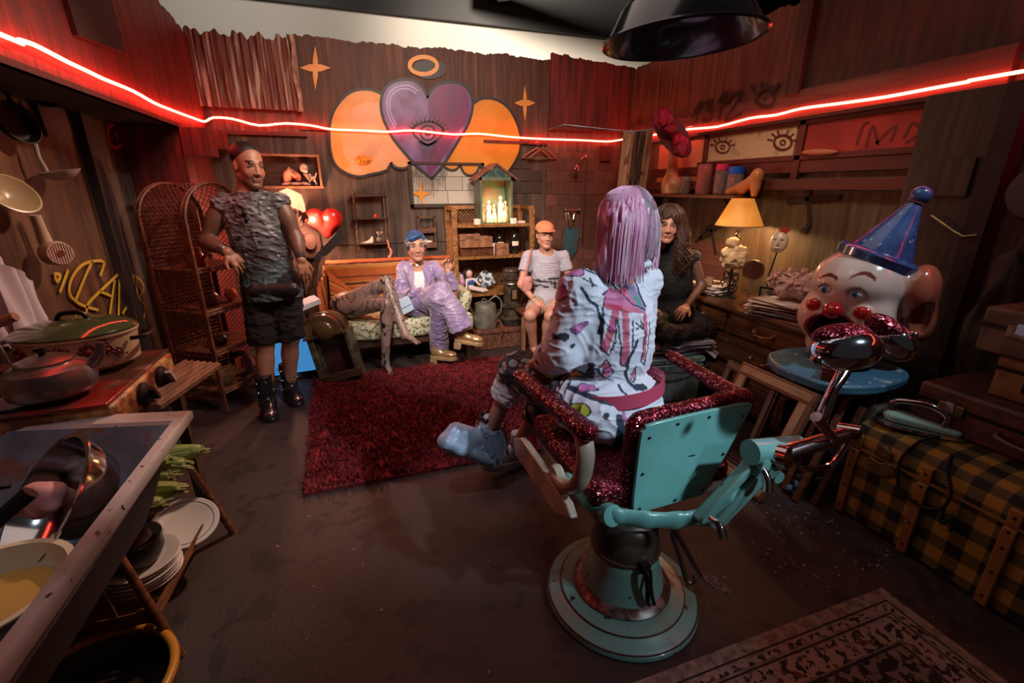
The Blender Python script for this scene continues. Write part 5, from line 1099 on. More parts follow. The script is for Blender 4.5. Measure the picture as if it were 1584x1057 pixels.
obj('handle', M().tube([h0, (h0 + h1) / 2, h1, hc], [.02, .022, .026, .034], 12), m_hd, t); F = frame(nrm(V(.75, -.6, .05))); obj('motor_housing', M().lathe([(0, -.06), (.035, -.055), (.055, -.02), (.056, .03), (.05, .045), (.046, .045)], hc, F, 28), m_hd, t)
b = M(); 
for k in range(9): y = -.04 + .01 * k; l = math.sqrt(max(.046 ** 2 - y * y, 0)); b.tube([hc + F @ V(y, -l, .045), hc + F @ V(y, l, .045)], .002, 4)
obj('grille', b, m_metal, t); obj('intake_disc', M().cyl(hc + F @ V(0, 0, .02), hc + F @ V(0, 0, .04), .046, n=24), m_blackm, t); obj('centre_badge', M().cyl(hc + F @ V(0, 0, .044), hc + F @ V(0, 0, .05), .014, n=14), mat('shiny_copper', (.8, .45, .25), .2, 1.0), t)
for (u, v, r, l, nm) in ((28, 190, .09, .12, 'small black pan hanging highest on the left wall'), (70, 150, .05, .1, 'dark ladle hanging under the ledge of the left wall')):
    c = wp(u, v); tt = thing('hanging_pan', nm, 'pan', c); obj('pan_body', M().lathe([(0, -.03), (r * .8, -.028), (r, .01), (r * .95, .01), (r * .75, -.02), (0, -.022)], c, frame(nrm(V(.9, -.3, .2))), 26), m_blackm, tt); obj('pan_handle', M().tube([c + V(0, 0, r * .9), c + V(-.03, 0, r + l)], .008, 6), m_blackm, tt)
c = wp(82, 178, XLL + .02); b = M().box(c, (.01, .24, .2), RX(.1)); tag(obj('dark_board', b, mat('grey_purple_board', (.09, .05, .05), .7)), 'square grey board fixed under the ledge of the left wall', 'board')
# ================================================================== right side
m_glit = bpy.data.materials.new('red_glitter_vinyl'); m_glit.use_nodes = True; nt = m_glit.node_tree; bs = nt.nodes['Principled BSDF']
tc = nt.nodes.new('ShaderNodeTexCoord'); vo = nt.nodes.new('ShaderNodeTexVoronoi'); vo.inputs['Scale'].default_value = 210; nt.links.new(tc.outputs['Object'], vo.inputs['Vector'])
cr = nt.nodes.new('ShaderNodeValToRGB'); sx_ = nt.nodes.new('ShaderNodeSeparateColor'); nt.links.new(vo.outputs['Color'], sx_.inputs[0]); nt.links.new(sx_.outputs[0], cr.inputs[0])
cr.color_ramp.elements[0].color = (.045, .002, .006, 1); cr.color_ramp.elements[1].position = .85; cr.color_ramp.elements[1].color = (.16, .006, .016, 1); e = cr.color_ramp.elements.new(.97); e.color = (.95, .3, .32, 1)
nt.links.new(cr.outputs[0], bs.inputs['Base Color']); bs.inputs['Metallic'].default_value = .75; bs.inputs['Roughness'].default_value = .32
vm = nt.nodes.new('ShaderNodeVectorMath'); vm.operation = 'MULTIPLY_ADD'; vm.inputs[1].default_value = (.9,) * 3; vm.inputs[2].default_value = (-.45,) * 3
ge = nt.nodes.new('ShaderNodeNewGeometry'); va = nt.nodes.new('ShaderNodeVectorMath'); va.operation = 'ADD'; nt.links.new(vo.outputs['Color'], vm.inputs[0]); nt.links.new(vm.outputs[0], va.inputs[0]); nt.links.new(ge.outputs['Normal'], va.inputs[1])
vn = nt.nodes.new('ShaderNodeVectorMath'); vn.operation = 'NORMALIZE'; nt.links.new(va.outputs[0], vn.inputs[0]); nt.links.new(vn.outputs[0], bs.inputs['Normal'])
m_teal = mat('mint_enamel', (.17, .47, .43), .28, col2=(.13, .36, .33), nscale=3, coat=.4)
m_mintw = mat('worn_mint', (.19, .42, .37), .36, col2=(.26, .24, .17), nscale=7, lo=.56, hi=.72, col3=(.03, .025, .02), n3=26, l3=.66, h3=.7, coat=.2)
m_cream_m = mat('cream_metal', (.45, .42, .33), .35, col2=(.3, .25, .18), nscale=8, coat=.2)
m_dch = mat('dark_chrome', (.5, .38, .38), .14, 1.0)

# ---- barber chair
ccx, ccy = .845, 1.17
t = thing('barber_chair', 'vintage mint green barber chair with red glitter upholstery in the foreground', 'barber chair', (ccx, ccy, 0))
def LC(name, prof, mm, n=56, **k): return obj(name, M().lathe(prof, (ccx, ccy, 0), I3, n), mm, t, **k)
LC('base_disc', [(0, 0), (.28, 0), (.288, .008), (.286, .022), (.27, .034), (.235, .044), (.23, .05), (.18, .056), (0, .056)], m_mintw, label='round worn mint base plate')
b = M()
for r, z in ((.232, .047), (.282, .026)): b.tube([(ccx + r * math.cos(a), ccy + r * math.sin(a), z) for a in np.linspace(0, 2 * PI, 64, False)], .0035, 6, closed=True)
obj('base_rings', b, mat('rust_ring', (.08, .045, .03), .5, .4), t)
LC('rusty_collar', [(.178, .054), (.182, .066), (.165, .082), (.15, .088), (0, .09)], mat('rusty_collar_m', (.25, .22, .2), .4, .6, col2=(.1, .05, .035), nscale=30, lo=.4, hi=.6))
LC('bell_pedestal', [(.155, .08), (.15, .1), (.135, .15), (.127, .2), (.124, .235), (.12, .24), (0, .24)], m_mintw)
LC('pedestal_band', [(.124, .232), (.129, .238), (.129, .246), (.122, .25), (0, .25)], MATS['rust_ring'])
LC('pedestal_head', [(.122, .248), (.12, .29), (.108, .345), (.085, .37), (.06, .378), (0, .38)], mat('bare_cast_metal', (.16, .13, .1), .4, .5, col2=(.08, .06, .05), nscale=9, lo=.4, hi=.6, col3=(.3, .25, .2), n3=30, l3=.66, h3=.7))
LC('piston', [(.055, .37), (.055, .46), (0, .46)], m_blackm)
b = M().tube(smoothp([(.835, 1.035, .245), (.83, 1.02, .25), (.835, 1.005, .2), (.84, 1.0, .13), (.85, 1.005, .11)], 4), .009, 8); b.tube([(.86, 1.03, .235), (.85, 1.0, .17), (.86, .99, .12)], .006, 8); b.box((.838, 1.035, .25), (.03, .03, .03))
obj('brake_lever', b, m_blackm, t)
b = M(); b.tube([(.95, 1.16, .33), (1.0, 1.12, .32), (1.04, 1.1, .25), (1.1, 1.04, .12)], [.016, .014, .011, .008], 8); b.tube(smoothp([(1.0, 1.11, .29), (1.02, 1.07, .2), (1.03, 1.03, .13), (1.055, 1.02, .13), (1.06, 1.03, .145)], 4), .009, 8)
pd = obj('pump_arm', b, mat('brown_steel', (.12, .08, .07), .35, .8), t)
Fp = frame(nrm(V(.15, -.25, .9)), (0, 1, 0)); b = M().prism([(.033 * math.cos(a) * (1 + .15 * math.sin(a)), .055 * math.sin(a)) for a in np.linspace(0, 2 * PI, 22, False)], (1.14, 1.0, .105), RZ(.75) @ Fp[:, 0], RZ(.75) @ Fp[:, 1], .008)
obj('foot_pedal', b, mat('pedal_tread', (.35, .32, .32), .35, .8, col2=(.12, .1, .1), nscale=90, lo=.48, hi=.52), t)
# seat and its metal frame
b = M(); b.bx(.66, 1.2, 1.1, 1.62, .44, .49); obj('seat_pan', b, m_cream_m, t, bevel=.01)
S = SDF((.58, 1.0, .44), (1.28, 1.72, .66), .008); S.box((.93, 1.37, .525), (.285, .285, .05), rnd=.04); P_, F_ = S.mesh(); np_mesh('seat_cushion', P_, F_, m_glit, t, label='red glitter seat cushion')
b = M(); b.prism([(1.08, .49), (1.12, .52), (1.56, .52), (1.66, .46), (1.62, .40), (1.2, .42)], (.565, 0, 0), EY, EZ, .03); 
obj('side_skirt', b, m_cream_m, t, bevel=.006, label='cream metal side plate and footrest arm')
b = M(); b.prism([(1.7, .46), (1.86, .47), (2.02, .12), (1.95, .1)], (1.2, 0, 0), EY, EZ, .03); b.bar((.95, 1.97, .13), (1.2, 1.97, .13), .02, .12, (0, 1, .5)); b.bar((.95, 1.86, .3), (1.2, 1.86, .3), .01, .16, (0, 1, 2)); obj('footrest', b, m_cream_m, t, bevel=.004)
# arms
def pad(name, p0, p1, r0, r1, fl_=.8):
    p0, p1 = V(p0), V(p1); S = SDF(np.minimum(p0, p1) - .08, np.maximum(p0, p1) + .08, .0055); S.cap(p0, p1, r0, r1, k=0, flat=fl_, fax=(0, 0, 1)); P_, F_ = S.mesh(); return np_mesh(name, P_, F_, m_glit, t)
pad('armrest', (.565, 1.56, .80), (.617, 1.10, .79), .032, .037); pad('armrest', (1.27, 1.55, .80), (1.235, 1.12, .80), .03, .034)
obj('arm_support', M().tube(smoothp([(.617, 1.13, .77), (.612, 1.09, .71), (.60, 1.095, .62), (.59, 1.15, .56), (.585, 1.23, .545)], 5), .03, 14, sq=.8), m_cream_m, t, label='cream curved arm support'); obj('support_socket', M().lathe([(.04, 0), (.045, .01), (.04, .03), (0, .035)], (.6, 1.235, .545), frame((-1, 0, 0)), 20), m_cream_m, t)
obj('arm_support', M().tube(smoothp([(1.24, 1.2, .77), (1.235, 1.16, .7), (1.225, 1.17, .6), (1.21, 1.22, .52)], 5), .026, 12, sq=.8), m_teal, t)
# backrest
BR_ = [(.785, .50), (.80, .475), (.84, .465), (1.05, .475), (1.085, .50), (1.215, .775), (1.21, .80), (1.185, .812), (.85, .80), (.80, .782), (.787, .74)]
brp = smoothp([V(*p) for p in BR_], 4, True)
b = M().prism([tuple(p) for p in brp], (0, 1.075, 0), EX, EZ, .014); obj('back_plate', b, m_teal, t, bevel=.004, label='mint enamel back plate with dark screws')
b = M()
for p in (BR_[1], (.95, .475), (1.07, .49), (1.14, .63), (1.2, .775), (1.05, .797), (.92, .793), (.81, .76), (.797, .62)):
    c_ = V(.97, .64); q = V(*p) + (c_ - V(*p)) * .06; b.sph((q[0], 1.058, q[1]), (.005, .003, .005), n=8, m=5)
obj('back_screws', b, m_blackm, t); b = M().bx(.985, 1.01, 1.0595, 1.061, .648, .652); obj('maker_mark', b, m_blackm, t)
S = SDF((.7, 1.0, .4), (1.34, 1.2, .9), .007)
for i in range(len(brp)): S.cap((brp[i][0], 1.105, brp[i][1]), (brp[(i + 1) % len(brp)][0], 1.105, brp[(i + 1) % len(brp)][1]), .026, k=.01)
S.box((.96, 1.115, .63), (.13, .03, .13), rnd=.02, k=.03).box((1.05, 1.115, .7), (.12, .03, .09), rnd=.02, k=.03).cap((1.2, 1.1, .8), (1.24, 1.12, .8), .034, k=.02)
P_, F_ = S.mesh(); np_mesh('back_cushion', P_, F_, m_glit, t, label='red glitter back cushion')
# yoke and headrest slide
S = SDF((.5, .82, .36), (1.36, 1.32, .82), .006)
yk = [V(p) for p in ((.635, 1.24, .515), (.66, 1.13, .495), (.71, 1.06, .485), (.80, 1.015, .478), (.90, .985, .472), (1.0, .965, .478))]
for i in range(5): S.cap(yk[i], yk[i + 1], .03, k=.01, flat=.55, fax=nrm(np.cross(yk[i + 1] - yk[i], (0, 0, 1))))
S.cap(yk[-1], (1.06, .95, .55), .03, k=.02).cap((1.06, .95, .55), (1.17, .945, .66), .024, k=.02)
P_, F_ = S.mesh(); np_mesh('back_yoke', P_, F_, m_teal, t); obj('yoke_joint', M().lathe([(0, -.02), (.036, -.018), (.036, .018), (0, .02)], (.70, 1.065, .487), RY(.3) @ RX(1.2), 20), m_teal, t)
sa, sb = V(1.0, .95, .47), V(1.2, .93, .70); sd = nrm(sb - sa); sn = V(sd[2], 0, -sd[0])
for o_, w_, z0, z1, y_ in ((-.045, .03, -.02, .26, .0), (.0, .034, -.01, .3, -.012), (.042, .026, .0, .27, .0)):
    b = M().bar(sa + sn * o_ + sd * z0 + V(0, y_, 0), sa + sn * o_ + sd * z1 + V(0, y_, 0), w_, .04, (0, 1, 0)); obj('headrest_slide_rail', b, m_mintw, t, bevel=.008)
b = M().bar(sa + sn * .02 - V(0, -.01, 0), sa + sn * .02 + sd * .27 + V(0, .01, 0), .1, .02, (0, 1, 0)); obj('slide_back', b, m_blackm, t)
b = M()
for o_ in (-.045, .0, .042): b.cyl(sa + sd * .25 + sn * o_ + V(0, -.045, 0), sa + sd * .25 + sn * o_ + V(0, .02, 0), .02, n=16)
obj('slide_knuckle', b, m_mintw, t)
ha = aty(1160, 700, .93); hb = aty(1235, 690, .93); obj('slide_head', M().tube([ha, hb], [.04, .035], 14), m_teal, t)
for (u0, v0, u1, v1, u2, v2) in ((1172, 715, 1186, 738, 1188, 762), (1098, 800, 1112, 812, 1118, 832)): obj('clamp_lever', M().tube(smoothp([aty(u0, v0, .91), aty(u1, v1, .88), aty(u2, v2, .86)], 4), [.009, .009, .01, .011, .012, .013, .014, .015, .015][:9], 10), m_chrome, t)
# headrest arm and cups
j1 = aty(1205, 705, .90); j2 = aty(1308, 672, .88); j3 = aty(1290, 600, .88)
obj('headrest_arm', M().tube([j1, (j1 + j2) / 2, j2], [.028, .026, .024], 16), m_dch, t); obj('arm_joint', M().lathe([(0, -.035), (.036, -.03), (.036, .03), (0, .035)], j1, frame((.3, -1, .2)), 24), m_dch, t)
obj('arm_joint', M().lathe([(0, -.035), (.032, -.03), (.032, .03), (0, .035)], j2 + V(.015, 0, 0), frame((.5, -1, .2)), 24), m_dch, t); obj('clamp_ring', M().tube(smoothp([j2 + V(.03, 0, -.02), aty(1285, 720, .88), aty(1240, 725, .88), aty(1232, 712, .88)], 5), .009, 8), m_dch, t)
jm = aty(1272, 655, .88); obj('headrest_stem', M().tube([jm + V(0, .01, 0), j3, aty(1305, 575, .9)], [.02, .016, .02], 12), m_dch, t); obj('stem_clamp', M().tube([aty(1262, 645, .86), aty(1290, 680, .86)], [.017, .014], 10), m_dch, t)
def hp(u, v, y=.86): return aty(u, v, y)
c1, c2 = hp(1310, 535), hp(1385, 525)
Rt = np.array([RT, FW, UP]).T
S = SDF(c1 - .26, c2 + .26, .004)
S.ell(c1 + V(0, -.0, -.01), (.098, .066, .062), Rt @ RY(-.08), k=.02).ell(c2 + V(0, .01, -.008), (.078, .064, .048), Rt @ RY(.75), k=.03)
S.ell(c1 + V(-.01, .03, .045), (.095, .06, .045), Rt @ RY(-.08), sub=True, k=.006).ell(c2 + V(-.03, .03, .035), (.085, .055, .035), Rt @ RY(.75), sub=True, k=.006)
P_, F_ = S.mesh(); np_mesh('headrest_cups', P_, F_, mat('polished_chrome', (.62, .7, .78), .08, 1.0), t, relax=2, label='polished chrome headrest shells')
for nm, c_, a_ in (('left', c1 + V(-.005, .02, .028), -.08), ('right', c2 + V(-.02, .02, .025), .75)):
    S = SDF(c_ - .13, c_ + .13, .004); S.ell(c_, (.082 if nm == 'left' else .066, .05, .033), Rt @ RY(a_)); P_, F_ = S.mesh(); np_mesh('headrest_pad', P_, F_, m_glit, t)
obj('cup_knob', M().sph(hp(1262, 556, .82), .014, n=12, m=8), m_dch, t); obj('cup_knob', M().sph(hp(1412, 518, .82), .013, n=12, m=8), m_dch, t)

# ---- blue table and clown
TZ = .62; tcx, tcy = 2.32, 1.58
t = thing('blue_table', 'scuffed blue painted round table carrying the clown head', 'table', (tcx, tcy, 0))
m_blue = mat('scuffed_blue_paint', (.05, .17, .27), .4, col2=(.08, .26, .38), nscale=4, col3=(.5, .5, .45), n3=24, l3=.62, h3=.66, nstretch=(1, 1, 4), coat=.3)
b = M().prism([tuple(p) for p in smoothp([(-.29, -.05), (-.25, -.2), (-.1, -.27), (.1, -.27), (.27, -.2), (.31, 0), (.25, .2), (.05, .27), (-.17, .24), (-.28, .1)], 6, True)], (tcx, tcy, TZ - .05), EX, EY, .05); obj('table_top', b, m_blue, t, bevel=.012)
for x, y in ((-.17, -.15), (.18, -.15), (-.15, .16), (.18, .16)): obj('leg', M().cyl((tcx + x, tcy + y, TZ - .05), (tcx + x * 1.15, tcy + y * 1.15, 0), .02, .016, 10), m_dwood, t)
S = M().box(aty(1252, 531, 1.42), (.12, .1, .07), RZ(.5)); c_ = aty(1252, 531, 1.42); c_[0] = 2.14; S = M().box((c_[0], 1.43, TZ + .026), (.12, .1, .05), RZ(.5)); t2 = thing('wooden_box', 'small reddish wooden box beside the clown head on the blue table', 'box', (c_[0], 1.43, TZ)); obj('box_body', S, mat('red_brown_wood', (.18, .035, .018), .35, coat=.3), t2, bevel=.006); obj('box_lid', M().box((c_[0], 1.43, TZ + .06), (.124, .104, .016), RZ(.5)), MATS['red_brown_wood'], t2, bevel=.004)
cc = V(2.385, 1.585, TZ); tocam = nrm(V(-2.34, -1.6, 0)); lf = V(-RT[0], -RT[1], 0); f_ = nrm(tocam * .85 + lf * .48); cx_ = nrm(np.cross(V(0, 0, 1), f_)); RC = np.array([cx_, f_, V(0, 0, 1)]).T
t = thing('clown_head', 'large painted clown head with an open mouth and blue pointed hat on the blue table', 'clown head', cc)
k_ = 1.0
KC = 1.2
def CL(x, y, z): return cc + RC @ (V(x, y, z + .045) * KC)
S = SDF(cc + V(-.42, -.42, -.02), cc + V(.42, .42, .62), .0055)
ell0 = SDF.ell; SDF.ell = lambda s, c, r, R=I3, k=.015, sub=False: ell0(s, c, V(r) * KC, R, k, sub)
S.ell(CL(0, 0, .31), (.17, .175, .15), RC).ell(CL(0, .0, .15), (.165, .165, .17), RC, k=.06).ell(CL(-.08, .09, .17), (.09, .085, .1), RC, k=.05).ell(CL(.08, .09, .17), (.09, .085, .1), RC, k=.05).ell(CL(0, .1, .31), (.12, .075, .06), RC, k=.04)
S.ell(CL(0, .02, .04), (.13, .12, .07), RC, k=.04)
S.ell(CL(0, .165, .12), (.098, .11, .074), RC, sub=True, k=.012).ell(CL(0, .1, .07), (.08, .1, .06), RC, sub=True, k=.012)
S.ell(CL(0, .2, .222), (.038, .042, .034), RC, k=.006)
S.ell(CL(0, 0, .03), (.14, .13, .1), RC, k=.03)
for s_ in (-1, 1):
    S.ell(CL(s_ * .088, .155, .225), (.032, .025, .028), RC, k=.008)
    S.ell(CL(s_ * .055, .178, .295), (.03, .018, .022), RC, sub=True, k=.01)
    if s_ > 0: S.ell(CL(s_ * .19, -.09, .22), (.06, .09, .13), RC @ RY(-s_ * .25), k=.035).ell(CL(s_ * .19, -.05, .31), (.06, .09, .1), RC, k=.04).ell(CL(s_ * .225, -.02, .2), (.03, .05, .07), RC, sub=True, k=.02)
S.cut(cc + V(0, 0, .002), (0, 0, -1)); SDF.ell = ell0
P_, F_ = S.mesh()
def clowncol(P, N):
    L = (P - cc) @ RC / KC - V(0, 0, .045); x, y, z = L[:, 0], L[:, 1], L[:, 2]; C = np.tile(np.array([[.72, .6, .5]]), (len(P), 1)); ax = np.abs(x); front = y > .05
    C = lerp(C, (.42, .12, .07), np.clip((np.hypot(x, y * .9 + .02) - .155) * 25, 0, 1) * (y < .05)); C = lerp(C, (.33, .09, .05), (y < -.0) * 1.0 * np.clip((ax - .1) * 20, 0, 1)); C = lerp(C, (.5, .2, .12), np.clip((.05 - z) * 30, 0, 1) * .5)
    C = lerp(C, (.75, .36, .26), np.exp(-(((ax - .09) / .05) ** 2 + ((z - .2) / .05) ** 2)) * front * .8)
    C = lerp(C, (.55, .02, .02), ((((ax - .088) / .03) ** 2 + ((z - .225) / .026) ** 2) < 1) * front)
    C = lerp(C, (.42, .012, .012), ((x ** 2 + (y - .2) ** 2 + (z - .222) ** 2) < .044 ** 2) * 1.0)
    rm = ((x / .112) ** 2 + ((z - .12) / .088) ** 2); C = lerp(C, (.45, .02, .03), (rm < 1) * (y > .05)); C = lerp(C, (.04, .004, .005), (((x / .092) ** 2 + ((z - .115) / .07) ** 2) < 1) * (y > .0) * (y < .15))
    br = .345 + .02 * np.cos((ax - .055) * 40); C = lerp(C, (.2, .05, .025), (np.abs(z - br - .012 * np.sin(x * 20)) < .007) * (ax > .02) * (ax < .095) * front)
    return C
np_mesh('head', P_, F_, mat('clown_gloss', (.7, .6, .5), .16, attr=True, coat=.6), t, clowncol, relax=2)
for s_ in (-1, 1):
    c_ = CL(s_ * .055, .148, .293); e_ = obj('eye', M().sph(c_, (.032, .032, .025), RC, 20, 14), mat('eye_gloss', (.75, .75, .72), .12, coat=.5), t)
    d_ = nrm(RC @ V(-.25, 1, .0)); q_ = c_ + d_ * .0305
    b = M().lathe([(0, .003), (.012, .0015), (.0165, -.005)], q_ - d_ * .0005, frame(d_), 20); obj('iris', b, mat('iris_blue', (.06, .2, .42), .15, coat=.5), e_); obj('pupil', M().lathe([(0, .005), (.0065, .0042), (.007, .002)], q_, frame(d_), 14), m_blackm, e_)
    b = M(); b.tube([CL(s_ * .055 + .032 * math.cos(a), .168 + .006 * math.sin(a) - .01 * abs(math.cos(a)), .293 + .022 * math.sin(a)) for a in np.linspace(.1, PI - .1, 12)], .0022, 5)
    for a in np.linspace(.5, PI - .5, 6): b.tube([CL(s_ * .055 + .031 * math.cos(a), .168, .293 + .023 * math.sin(a)), CL(s_ * .055 + .042 * math.cos(a), .174, .293 + .036 * math.sin(a))], [.0018, .0006], 4)
    obj('eyelashes', b, m_blackm, e_)
hat0 = CL(.035, -.035, .425); hax = nrm(CL(.12, -.09, .72) - hat0); m_hat = mat('scuffed_blue_hat', (.022, .05, .17), .25, col2=(.05, .12, .32), nscale=7, lo=.45, hi=.6, col3=(.25, .35, .5), n3=30, l3=.64, h3=.68, coat=.6)
o_ = obj('pointed_hat', M().lathe([(0, -.06), (.13, -.055), (.158, -.04), (.165, .0), (.15, .015), (.122, .02), (.105, .06), (.068, .16), (.032, .26), (.028, .275), (0, .28)], hat0, frame(hax) @ np.diag((1.12, 1.12, .95)), 44), m_hat, t); obj('pompom', M().sph(hat0 + hax * .3, .044, n=22, m=16), m_hat, o_); obj('hat_string', M().tube([hat0 + hax * .268 + frame(hax) @ V(.034 * math.cos(a), .034 * math.sin(a), 0) for a in np.linspace(0, 2 * PI, 24, False)], .003, 5, closed=True), m_wood2, o_)

# ---- dresser
dx0, dx1, dy0, dy1, DZ = 2.44, 2.93, 1.78, 3.05, .72
t = thing('dresser', 'dark wooden chest of drawers with ornate metal handles along the right wall', 'dresser', ((dx0 + dx1) / 2, (dy0 + dy1) / 2, 0))
m_dr = mat('dresser_wood', (.11, .045, .02), .32, col2=(.05, .018, .009), nscale=5, nstretch=(1, .5, 5), coat=.25, bump=.1)
obj('carcass', M().bx(dx0 + .01, dx1, dy0, dy1, .08, DZ - .03), m_dr, t, bevel=.004); obj('top_board', M().bx(dx0 - .03, dx1, dy0 - .02, dy1 + .02, DZ - .03, DZ), m_dr, t, bevel=.008)
obj('plinth', M().bx(dx0 + .03, dx1, dy0, dy1, 0, .08), m_dwood, t)
rowz = ((.54, .675, [(dy0 + .03, 2.42), (2.46, dy1 - .03)]), (.335, .515, [(dy0 + .03, dy1 - .03)]), (.11, .30, [(dy0 + .03, dy1 - .03)]))
for i, (z0, z1, cols) in enumerate(rowz):
    for (y0, y1) in cols:
        pull = .09 if i == 2 else .0; x_ = dx0 - .01 - pull
        d = obj('drawer', M().bx(x_, dx0 + .03, y0, y1, z0, z1), m_dr, t, bevel=.005); obj('inset', M().bx(x_ - .004, x_ + .002, y0 + .03, y1 - .03, z0 + .025, z1 - .025), m_dr, d, bevel=.003)
        hs = [(y0 + y1) / 2] if len(cols) > 1 else [y0 + .3, y1 - .3]
        for hy_ in hs:
            b = M(); zc = (z0 + z1) / 2
            for s_ in (-.07, .07): b.box((x_ - .008, hy_ + s_, zc), (.008, .034, .04)); b.sph((x_ - .018, hy_ + s_, zc), (.01, .012, .014), n=10, m=6); b.box((x_ - .009, hy_ + s_, zc), (.008, .03, .03), RX(PI / 4))
            b.tube([(x_ - .02, hy_ - .07, zc), (x_ - .035, hy_ - .04, zc - .008), (x_ - .037, hy_, zc - .012), (x_ - .035, hy_ + .04, zc - .008), (x_ - .02, hy_ + .07, zc)], .007, 8); obj('drawer_handle', b, mat('tarnished_silver', (.4, .3, .24), .3, .9, col2=(.2, .14, .1), nscale=40), d)
        if i: obj('keyhole_plate', M().box((x_ - .004, (y0 + y1) / 2, z1 - .04), (.004, .022, .03)), m_brass, d)

def papers(name, lab, c, sx_, sy_, n, mm, rz=0, jit=.02, th_=.006, seed=1, curl=.0, mm2=None):
    q = random.Random(seed); tt = thing(name, lab, 'papers', c); b = M(); b2 = M()
    for k in range(n):
        (b2 if (mm2 and k % 3 == 1) else b).box(V(c) + V(q.uniform(-jit, jit), q.uniform(-jit, jit), th_ * (k + .5)), (sx_ * q.uniform(.85, 1.05), sy_ * q.uniform(.85, 1.05), th_ * .75), RZ(rz + q.uniform(-.35, .35)) @ RX(q.uniform(-1, 1) * curl))
    obj('sheets', b, mm, tt)
    if mm2: obj('dark_sheets', b2, mm2, tt)
    return tt
m_pap = mat('aged_paper', (.6, .52, .47), .75, col2=(.45, .36, .32), nscale=10); m_papd = mat('dark_sheets_m', (.06, .045, .05), .4, col2=(.2, .16, .17), nscale=12); m_papb = mat('cool_paper', (.5, .5, .6), .75)
papers('paper_stack', 'loose stack of white papers at the left end of the dresser top', (2.62, 2.88, DZ), .24, .3, 12, m_pap, .1, .03, seed=2); papers('magazine_pile', 'tall untidy pile of dark and pale magazines on the dresser under the pink tulle', (2.58, 2.12, DZ), .3, .36, 15, m_pap, .2, .035, .007, 3, mm2=m_papd)
lump('paper_weight', 'small dark paperweight on the loose papers', 'paperweight', (2.62, 2.8, DZ + .085), (.02, .02, .012), m_dwood, 41)
tt = thing('glass_tumbler', 'small clear tumbler on the loose papers', 'glass', (2.54, 2.78, DZ + .075)); obj('glass_body', M().lathe([(0, 0), (.022, 0), (.028, .06), (.026, .06), (.02, .006), (0, .006)], (2.54, 2.78, DZ + .076), I3, 20), mat('amber_glass', (.6, .4, .28), .08, trans=.6), tt)
# pink tulle
S = SDF((2.3, 1.8, DZ + .1), (2.9, 2.4, DZ + .42), .008); q = random.Random(4); c = V(2.62, 2.1, DZ + .195)
S.ell(c, (.11, .17, .075))
for k in range(26): a, e = q.uniform(0, 2 * PI), q.uniform(-.4, 1); S.ell(c + V(.1 * math.cos(a) * math.cos(e), .16 * math.sin(a) * math.cos(e), .07 * math.sin(e)), (q.uniform(.03, .05),) * 3, k=.012)
P_, F_ = S.mesh(); P_ += .006 * np.stack([vnoise(P_ * V(1, 1, 2), 90, 5), vnoise(P_, 90, 6), vnoise(P_ * V(1, 1, 3), 110, 7)], 1); P_[:, 2] = np.maximum(P_[:, 2], DZ + .107)
tt = thing('tulle_bundle', 'fluffy bundle of pale pink tulle on the magazine pile', 'tulle', (2.62, 2.1, DZ + .107)); m_tul = mat('pink_tulle', (.6, .4, .36), .9, col2=(.42, .27, .26), nscale=22, nstretch=(1, 1, 4), bump=.8, bscale=50); np_mesh('tulle_body', P_, F_, m_tul, tt); b = M()
for k in range(130):
    d = nrm(V(q.gauss(0, 1), q.gauss(0, 1), abs(q.gauss(0, .8)))); p = c + d * V(.13, .19, .1); e = nrm(V(q.gauss(0, 1), q.gauss(0, 1), q.gauss(0, 1))) * .03; f = np.cross(d, e); b.add([p - e, p + e * .3 + d * .02, p + e, p + f * .6 - d * .01], [(0, 1, 2), (0, 2, 3)])
obj('tulle_edges', b, m_tul, tt)
# lamp
lx, ly = 2.7, 2.74
t = thing('table_lamp', 'lit table lamp with an amber parchment shade on an iron stand on the dresser', 'lamp', (lx, ly, DZ))
b = M().tube([(lx, ly, DZ), (lx, ly, 1.3)], .009, 8)
for a in range(3):
    R = RZ(a * 2.1 + .4)
    for z0, s_ in ((.0, 1), (.2, .7), (.38, .5)):
        b.tube([V(lx, ly, DZ + z0) + R @ V(s_ * (.02 + .045 * (1 - math.exp(-.0)) * 0 + .05 * math.sin(q_ * 1.0) + .02 * math.cos(q_ * 2.2)), 0, s_ * (.015 + .11 * q_ / 3.2)) for q_ in np.linspace(0, 4.4, 16)], .006, 6)
obj('iron_stand', b, m_blackm, t)
m_shade = mat('amber_parchment', (.75, .36, .08), .6, emis=(1, .36, .05), estr=.42, col2=(.4, .13, .02), nscale=7, lo=.42, hi=.68)
obj('lamp_shade', M().lathe([(.075, .19), (.165, 0), (.163, 0), (.073, .19)], (lx, ly, 1.24), I3, 40), m_shade, t); obj('shade_rim', M().tube([(lx + .165 * math.cos(a), ly + .165 * math.sin(a), 1.24) for a in np.linspace(0, 2 * PI, 40, False)], .003, 5, closed=True), m_wood2, t)
obj('bulb', M().sph((lx, ly, 1.315), (.03, .03, .035), n=16, m=10), emit('bulb_warm', (1, .62, .28), 14), t); lamp('POINT', 'dresser_lamp_bulb', (lx, ly, 1.27), (1, .6, .28), 20, size=.03)
wc = V(2.62, 2.66, 1.02); t = thing('fluffy_wig_stand', 'cream fluffy woollen wig head under the lamp shade on a scrolled stand', 'wig', (2.62, 2.66, DZ)); S = SDF(wc - .2, wc + .2, .006); S.ell(wc, (.075, .08, .09))
for k in range(34): d = nrm(V(q.gauss(0, 1), q.gauss(0, 1), q.gauss(0, 1))); S.ell(wc + d * V(.07, .075, .085), q.uniform(.018, .03), k=.008)
